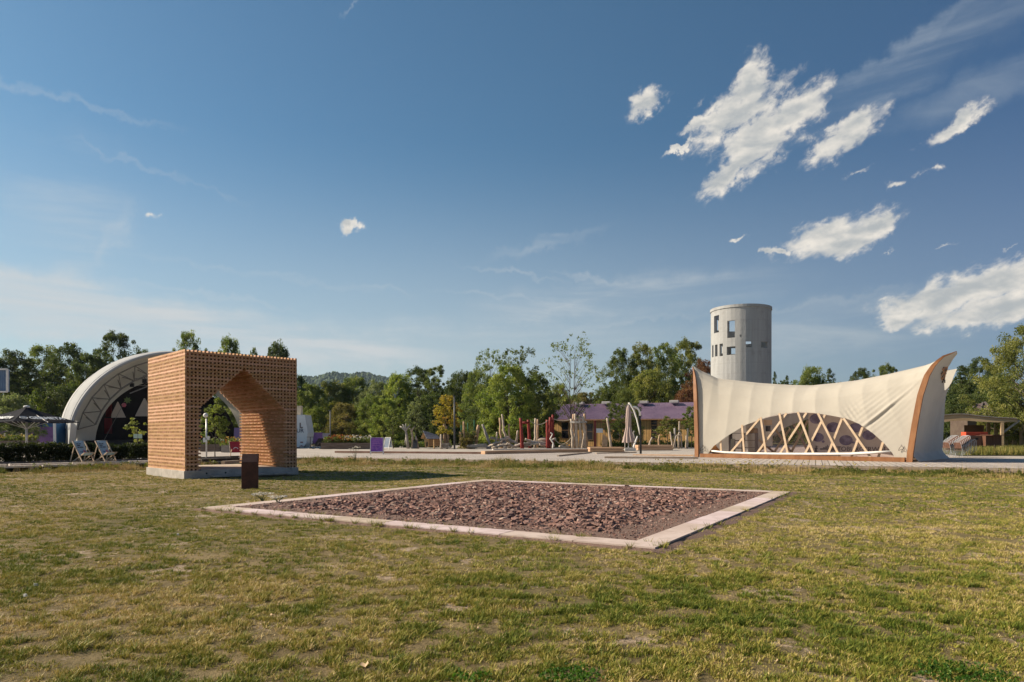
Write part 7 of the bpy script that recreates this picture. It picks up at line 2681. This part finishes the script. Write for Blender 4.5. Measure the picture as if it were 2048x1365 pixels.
# silver rack in front of the first chairs
b = gnd(1902, 912, ZD)
rk = thing("steel_rack", "low grey steel frame standing between the tent wall and the chairs", "rack", b, math.radians(20))
for x in (0, 0.42):
    MB().tube([(x, 0, 0), (x, 0, 0.62)], 0.018, 6).build("upright", M_TUBE, rk)
for z in (0.40, 0.62):
    MB().tube([(-0.4, 0, z), (0.42, 0, z)], 0.018, 6).build("crossbar", M_TUBE, rk)

# open timber shelter with a curved roof edge
Ys = 58.0
p = at(1900, 905, Ys)
sh = thing("timber_shelter", "open timber shelter with a low curved roof behind the stacked chairs", "shelter", (p.x, Ys, ZD))
sh.rotation_euler = (0, 0, 0)
M_SHEL = pmat("shelter_wood", (0.30, 0.21, 0.12), (0.38, 0.28, 0.17), 1.5, 0.75, stretch=(0.5, 0.5, 4), space='World')
top = [(1880, 834), (1903, 832), (1930, 829.5), (1945, 830), (1975, 834), (2000, 837), (2034, 839)]
m = MB()
for (xa, ya), (xb, yb) in zip(top, top[1:]):
    h = lambda x: np.interp(x, [1880, 1985, 2034], [14, 10, 5.5])
    m.prism([at(xa, ya + h(xa), Ys - 2), at(xb, yb + h(xb), Ys - 2), at(xb, yb, Ys - 2), at(xa, ya, Ys - 2)], (0, 0.12, 0))
m.build("fascia", M_SHEL, sh, world=True)
m = MB()
for (xa, ya), (xb, yb) in zip(top, top[1:]):
    a, b_ = at(xa, ya - 0.5, Ys - 2.1), at(xb, yb - 0.5, Ys - 2.1)
    m.prism([a, b_, b_ + Vector((0.4, 5.5, 0.02)), a + Vector((0.4, 5.5, 0.02))], (0, 0, 0.07))
m.build("roof", pmat("roof_felt", (0.17, 0.155, 0.14), (0.22, 0.20, 0.18), 1.5), sh, world=True)
for px, dy in ((1938, 3.0), (1951, 3.0), (1967, 3.0), (1985.5, 2.5), (2007, -1.9)):
    a = at(px, 905, Ys + dy)
    ztop = EYE + (HZ - (846 if dy < 0 else 847)) / F * (Ys + dy)
    MB().bar((a.x, Ys + dy, ZD), (a.x, Ys + dy, ztop), 0.24 if dy > 0 else 0.20, 0.26, up=(0, 1, 0)).build("post", M_SHEL, sh, world=True)
MB().bar(at(2007, 866, Ys - 1.8), at(2035, 842, Ys - 1.8), 0.09, 0.14).build("strut", M_DRIFTG, sh, world=True)
MB().bar(at(1985, 866, Ys + 2.3), at(2003, 851, Ys + 2.3), 0.09, 0.14).build("strut", M_DRIFTG, sh, world=True)
m = MB().prism([at(x, y, Ys + 2.4) for x, y in ((1903, 906), (1936, 906), (1936, 851), (1903, 851))], (0, 0.08, 0))
m.build("back_panel", pmat("shelter_panel", (0.085, 0.045, 0.03), (0.12, 0.065, 0.042), 2), sh, world=True)
sh.rotation_euler = (0, 0, math.radians(-19))
tag(MB().bar(at(2043, 905, 57), at(2043, 843, 57), 0.22, 0.22, up=(0, 1, 0)).build("timber_post", M_SHEL, loc=at(2043, 905, 57)), "single timber post at the photo's right edge beside the shelter", "post")
# tiled roof behind
Yt = 76.0
a = at(1960, 870, Yt)
tr = thing("tiled_house", "house with dark tiled gable roof half hidden by trees behind the shelter", "house", (a.x, Yt, ZD))
m = MB()
A, B_, C_, D_ = at(1932, 831, Yt), at(1988, 831, Yt - 1.5), at(1968, 807, Yt + 3), at(1951, 811, Yt + 3)
rows = 9
for k in range(rows):
    f0, f1 = k / rows, (k + 1) / rows + 0.02
    m.prism([A.lerp(D_, f0), B_.lerp(C_, f0), B_.lerp(C_, f1), A.lerp(D_, f1)], (0, -0.05, 0.07))
m.build("roof", pmat("roof_tiles", (0.10, 0.065, 0.058), (0.145, 0.10, 0.09), 5, 0.7, c3=(0.04, 0.03, 0.03)), tr, world=True)
for P, Q_ in ((A, D_), (B_, C_), (A.lerp(B_, 0.42), D_.lerp(C_, 0.75))):
    MB().bar(P + Vector((0, -0.15, 0.12)), Q_ + Vector((0, -0.15, 0.12)), 0.16, 0.16).build("ridge_tile", pmat("ridge_grey", (0.10, 0.08, 0.075), (0.14, 0.115, 0.105), 3), tr, world=True)
m = MB().prism([Vector((A.x + 0.3, Yt + 0.2, ZD)), Vector((B_.x - 0.3, Yt + 0.2, ZD)), Vector((B_.x - 0.3, Yt + 0.2, A.z)), Vector((A.x + 0.3, Yt + 0.2, A.z))], (0, 3.0, 0))
m.build("wall", pmat("house_plaster", (0.085, 0.058, 0.045), (0.11, 0.08, 0.06), 2), tr, world=True)
# orange red counter top box and brown cabinets
def cabinet(name, label, px0, px1, py0, py1, Y, depth, mat, side_mat=None):
    p, q = at(px0, py1, Y), at(px1, py0, Y)
    c = thing(name, label, "cabinet", (p.x, Y, p.z))
    bevel(MB().prism([(p.x, Y, p.z), (q.x, Y, p.z), (q.x, Y, q.z), (p.x, Y, q.z)], (0, depth, 0)).build("body", mat, c, world=True), 0.015)
    return c, p, q
M_BRN = pmat("brown_boards", (0.095, 0.042, 0.026), (0.14, 0.068, 0.042), 2, 0.6, stretch=(8, 8, 0.5), space='World')
c, p, q = cabinet("board_cabinet", "reddish brown boarded cabinet standing by the tall grass", 1971.5, 2003.5, 871.5, 893, 52, 1.2, M_BRN)
MB().box(((p.x + q.x) / 2, 51.9, q.z + 0.03), (q.x - p.x + 0.1, 1.4, 0.05)).build("top", M_BRN, c, world=True)
c, p, q = cabinet("board_cabinet", "brown cabinet coloured as sunlit, with a small dark opening, behind the stacked chairs", 1940, 1971, 872, 893, 52.4, 1.2, pmat("brown_lit", (0.17, 0.085, 0.055), (0.23, 0.125, 0.085), 2, 0.6, stretch=(8, 8, 0.5), space='World'))  # sunlight is put into this lighter copy of the brown boards
MB().prism([at(x, y, 52.38) for x, y in ((1951, 880), (1957, 880), (1957, 876), (1951, 876))], (0, 0.01, 0)).build("opening", M_BLK, c, world=True)
c, p, q = cabinet("red_box", "bright orange red box standing on the cabinet coloured as sunlit", 1932, 1976, 864.5, 871.8, 53.2, 0.6, pmat("signal_red", (0.50, 0.06, 0.025), (0.56, 0.085, 0.035), 2, 0.5))
tag(c, "bright orange red box lying on top of the brown cabinets", "box")
# dark tripod-like bracket on the deck
a = gnd(1990, 910, ZD)
tb = thing("tripod_stand", "dark folded tripod stand lying on the deck beyond the chairs", "stand", a)
for e in ((-1.05, -0.1, 0.02), (0.42, -0.3, 0.02), (0.1, 0.5, 0.02)):
    MB().tube([(0, 0, 0.42), e], [0.05, 0.025], 6).build("leg", M_DARKWOOD, tb)
MB().tube([(0, 0, 0.30), (-0.03, 0, 0.72)], 0.035, 6).build("stem", M_DARKWOOD, tb)
# strip of tall grass beyond the deck
r = np.random.default_rng(120)
n = 5200
px = r.uniform(1935, 2120, n); Y = r.uniform(47, 57, n)
X = (px - CX) / F * Y
kp = ~((px < 2004) & (Y > 51.8))
X, Y = X[kp], Y[kp]; n = len(X)
me = blade_mesh("tall_grass", np.repeat(X, 5) + r.normal(0, 0.08, n * 5), np.repeat(Y, 5) + r.normal(0, 0.08, n * 5), np.full(n * 5, ZD - 0.05), r.uniform(0.15, 0.75, n * 5), r.uniform(0.02, 0.045, n * 5), r.uniform(0, PI, n * 5), r.normal(0, 0.1, n * 5), r.normal(0, 0.1, n * 5), np.clip(r.normal(0.38, 0.2, n * 5), 0, 1), bend=False)
me.materials.append(M_WEED)
o = bpy.data.objects.new("tall_grass", me); COL.objects.link(o); o['kind'] = 'stuff'
tag(o, "tall sunlit grass beyond the deck by the brown cabinet", "grass")
m = MB()
m.poly([at(1935, 0, 46.6) * 0 + Vector(((1920 - CX) / F * 46.6, 46.6, ZD + 0.012)), Vector(((2400 - CX) / F * 46.6, 46.6, ZD + 0.012)), Vector(((2400 - CX) / F * 90, 90, ZD + 0.012)), Vector(((1760 - CX) / F * 90, 90, ZD + 0.012))])
struct(m.build("grass_verge", M_FARGRASS), "grassy ground beyond the right end of the deck", "grass ground")

# ================================================================== SMALL THINGS IN THE GRASS
r = np.random.default_rng(140)
M_DRYLEAF = pmat("dry_leaf", (0.52, 0.36, 0.20), (0.62, 0.46, 0.28), 30, 0.7, c3=(0.36, 0.22, 0.11), rnd=0.2)
def fallen_leaf(px, py, size, label):
    c = gnd(px, py)
    m = MB()
    pts = []
    for k in range(9):
        a = 2 * PI * k / 9
        q = size * (0.75 + 0.35 * math.sin(3 * a + px))
        pts.append(Vector((math.cos(a) * q, math.sin(a) * q * 0.7, 0.03 + 0.35 * size * math.sin(a * 2 + py))))
    m.add(pts + [Vector((0, 0, 0.028))], [(k, (k + 1) % 9, 9) for k in range(9)])
    o = m.build("fallen_leaf", M_DRYLEAF, smooth=True)
    o.location = (c.x, c.y, 0.0)
    o.rotation_euler = (r.uniform(-0.5, 0.5), r.uniform(-0.5, 0.5), r.uniform(0, 6))
    tag(o, label, "leaf", "dry leaves in the grass")
fallen_leaf(733, 1336, 0.050, "largest pale dry leaf lying in the grass nearest the camera")
fallen_leaf(545, 1236, 0.026, "small pale leaf in the left half of the foreground grass")
fallen_leaf(822, 1350, 0.024, "small round leaf close to the largest dry leaf")
fallen_leaf(1556, 1330, 0.026, "small leaf in the right half of the foreground grass")
fallen_leaf(955, 1262, 0.022, "small leaf in the middle of the foreground grass")
M_CHIP = pmat("pale_chip", (0.55, 0.53, 0.48), (0.62, 0.60, 0.55), 20, 0.8)
for k, (px, py, lab) in enumerate(((50, 1197, "small white stone chip at the left of the foreground grass"), (72, 1175, "tiny white stone chip just behind another one at the left"), (355, 1073, "white stone chip in the grass left of the border's near corner"))):
    c = gnd(px, py)
    V, fs = stone_local(r)
    o = MB().add(V * np.array((0.022, 0.022, 0.012)), fs).build("stone_chip", M_CHIP)
    o.location = (c.x, c.y, 0.03)
    tag(o, lab, "stone", "white chips in the grass")

# ================================================================== AIR
m = MB()
m.box((0, 1500, 120), (5000, 3600, 242))
hz = bpy.data.materials.new("haze")
hz.use_nodes = True
t = NT(hz.node_tree)
t.n.clear()
pv = t.new('ShaderNodeVolumePrincipled')
pv.inputs['Color'].default_value = (0.68, 0.86, 1.0, 1)
pv.inputs['Density'].default_value = 0.00006
pv.inputs['Anisotropy'].default_value = 0.2
out = t.new('ShaderNodeOutputMaterial')
t.l.new(pv.outputs[0], out.inputs['Volume'])
o = m.build("haze", hz)
o['kind'] = 'stuff'
tag(o, "thin pale summer haze that veils the far hill", "haze")
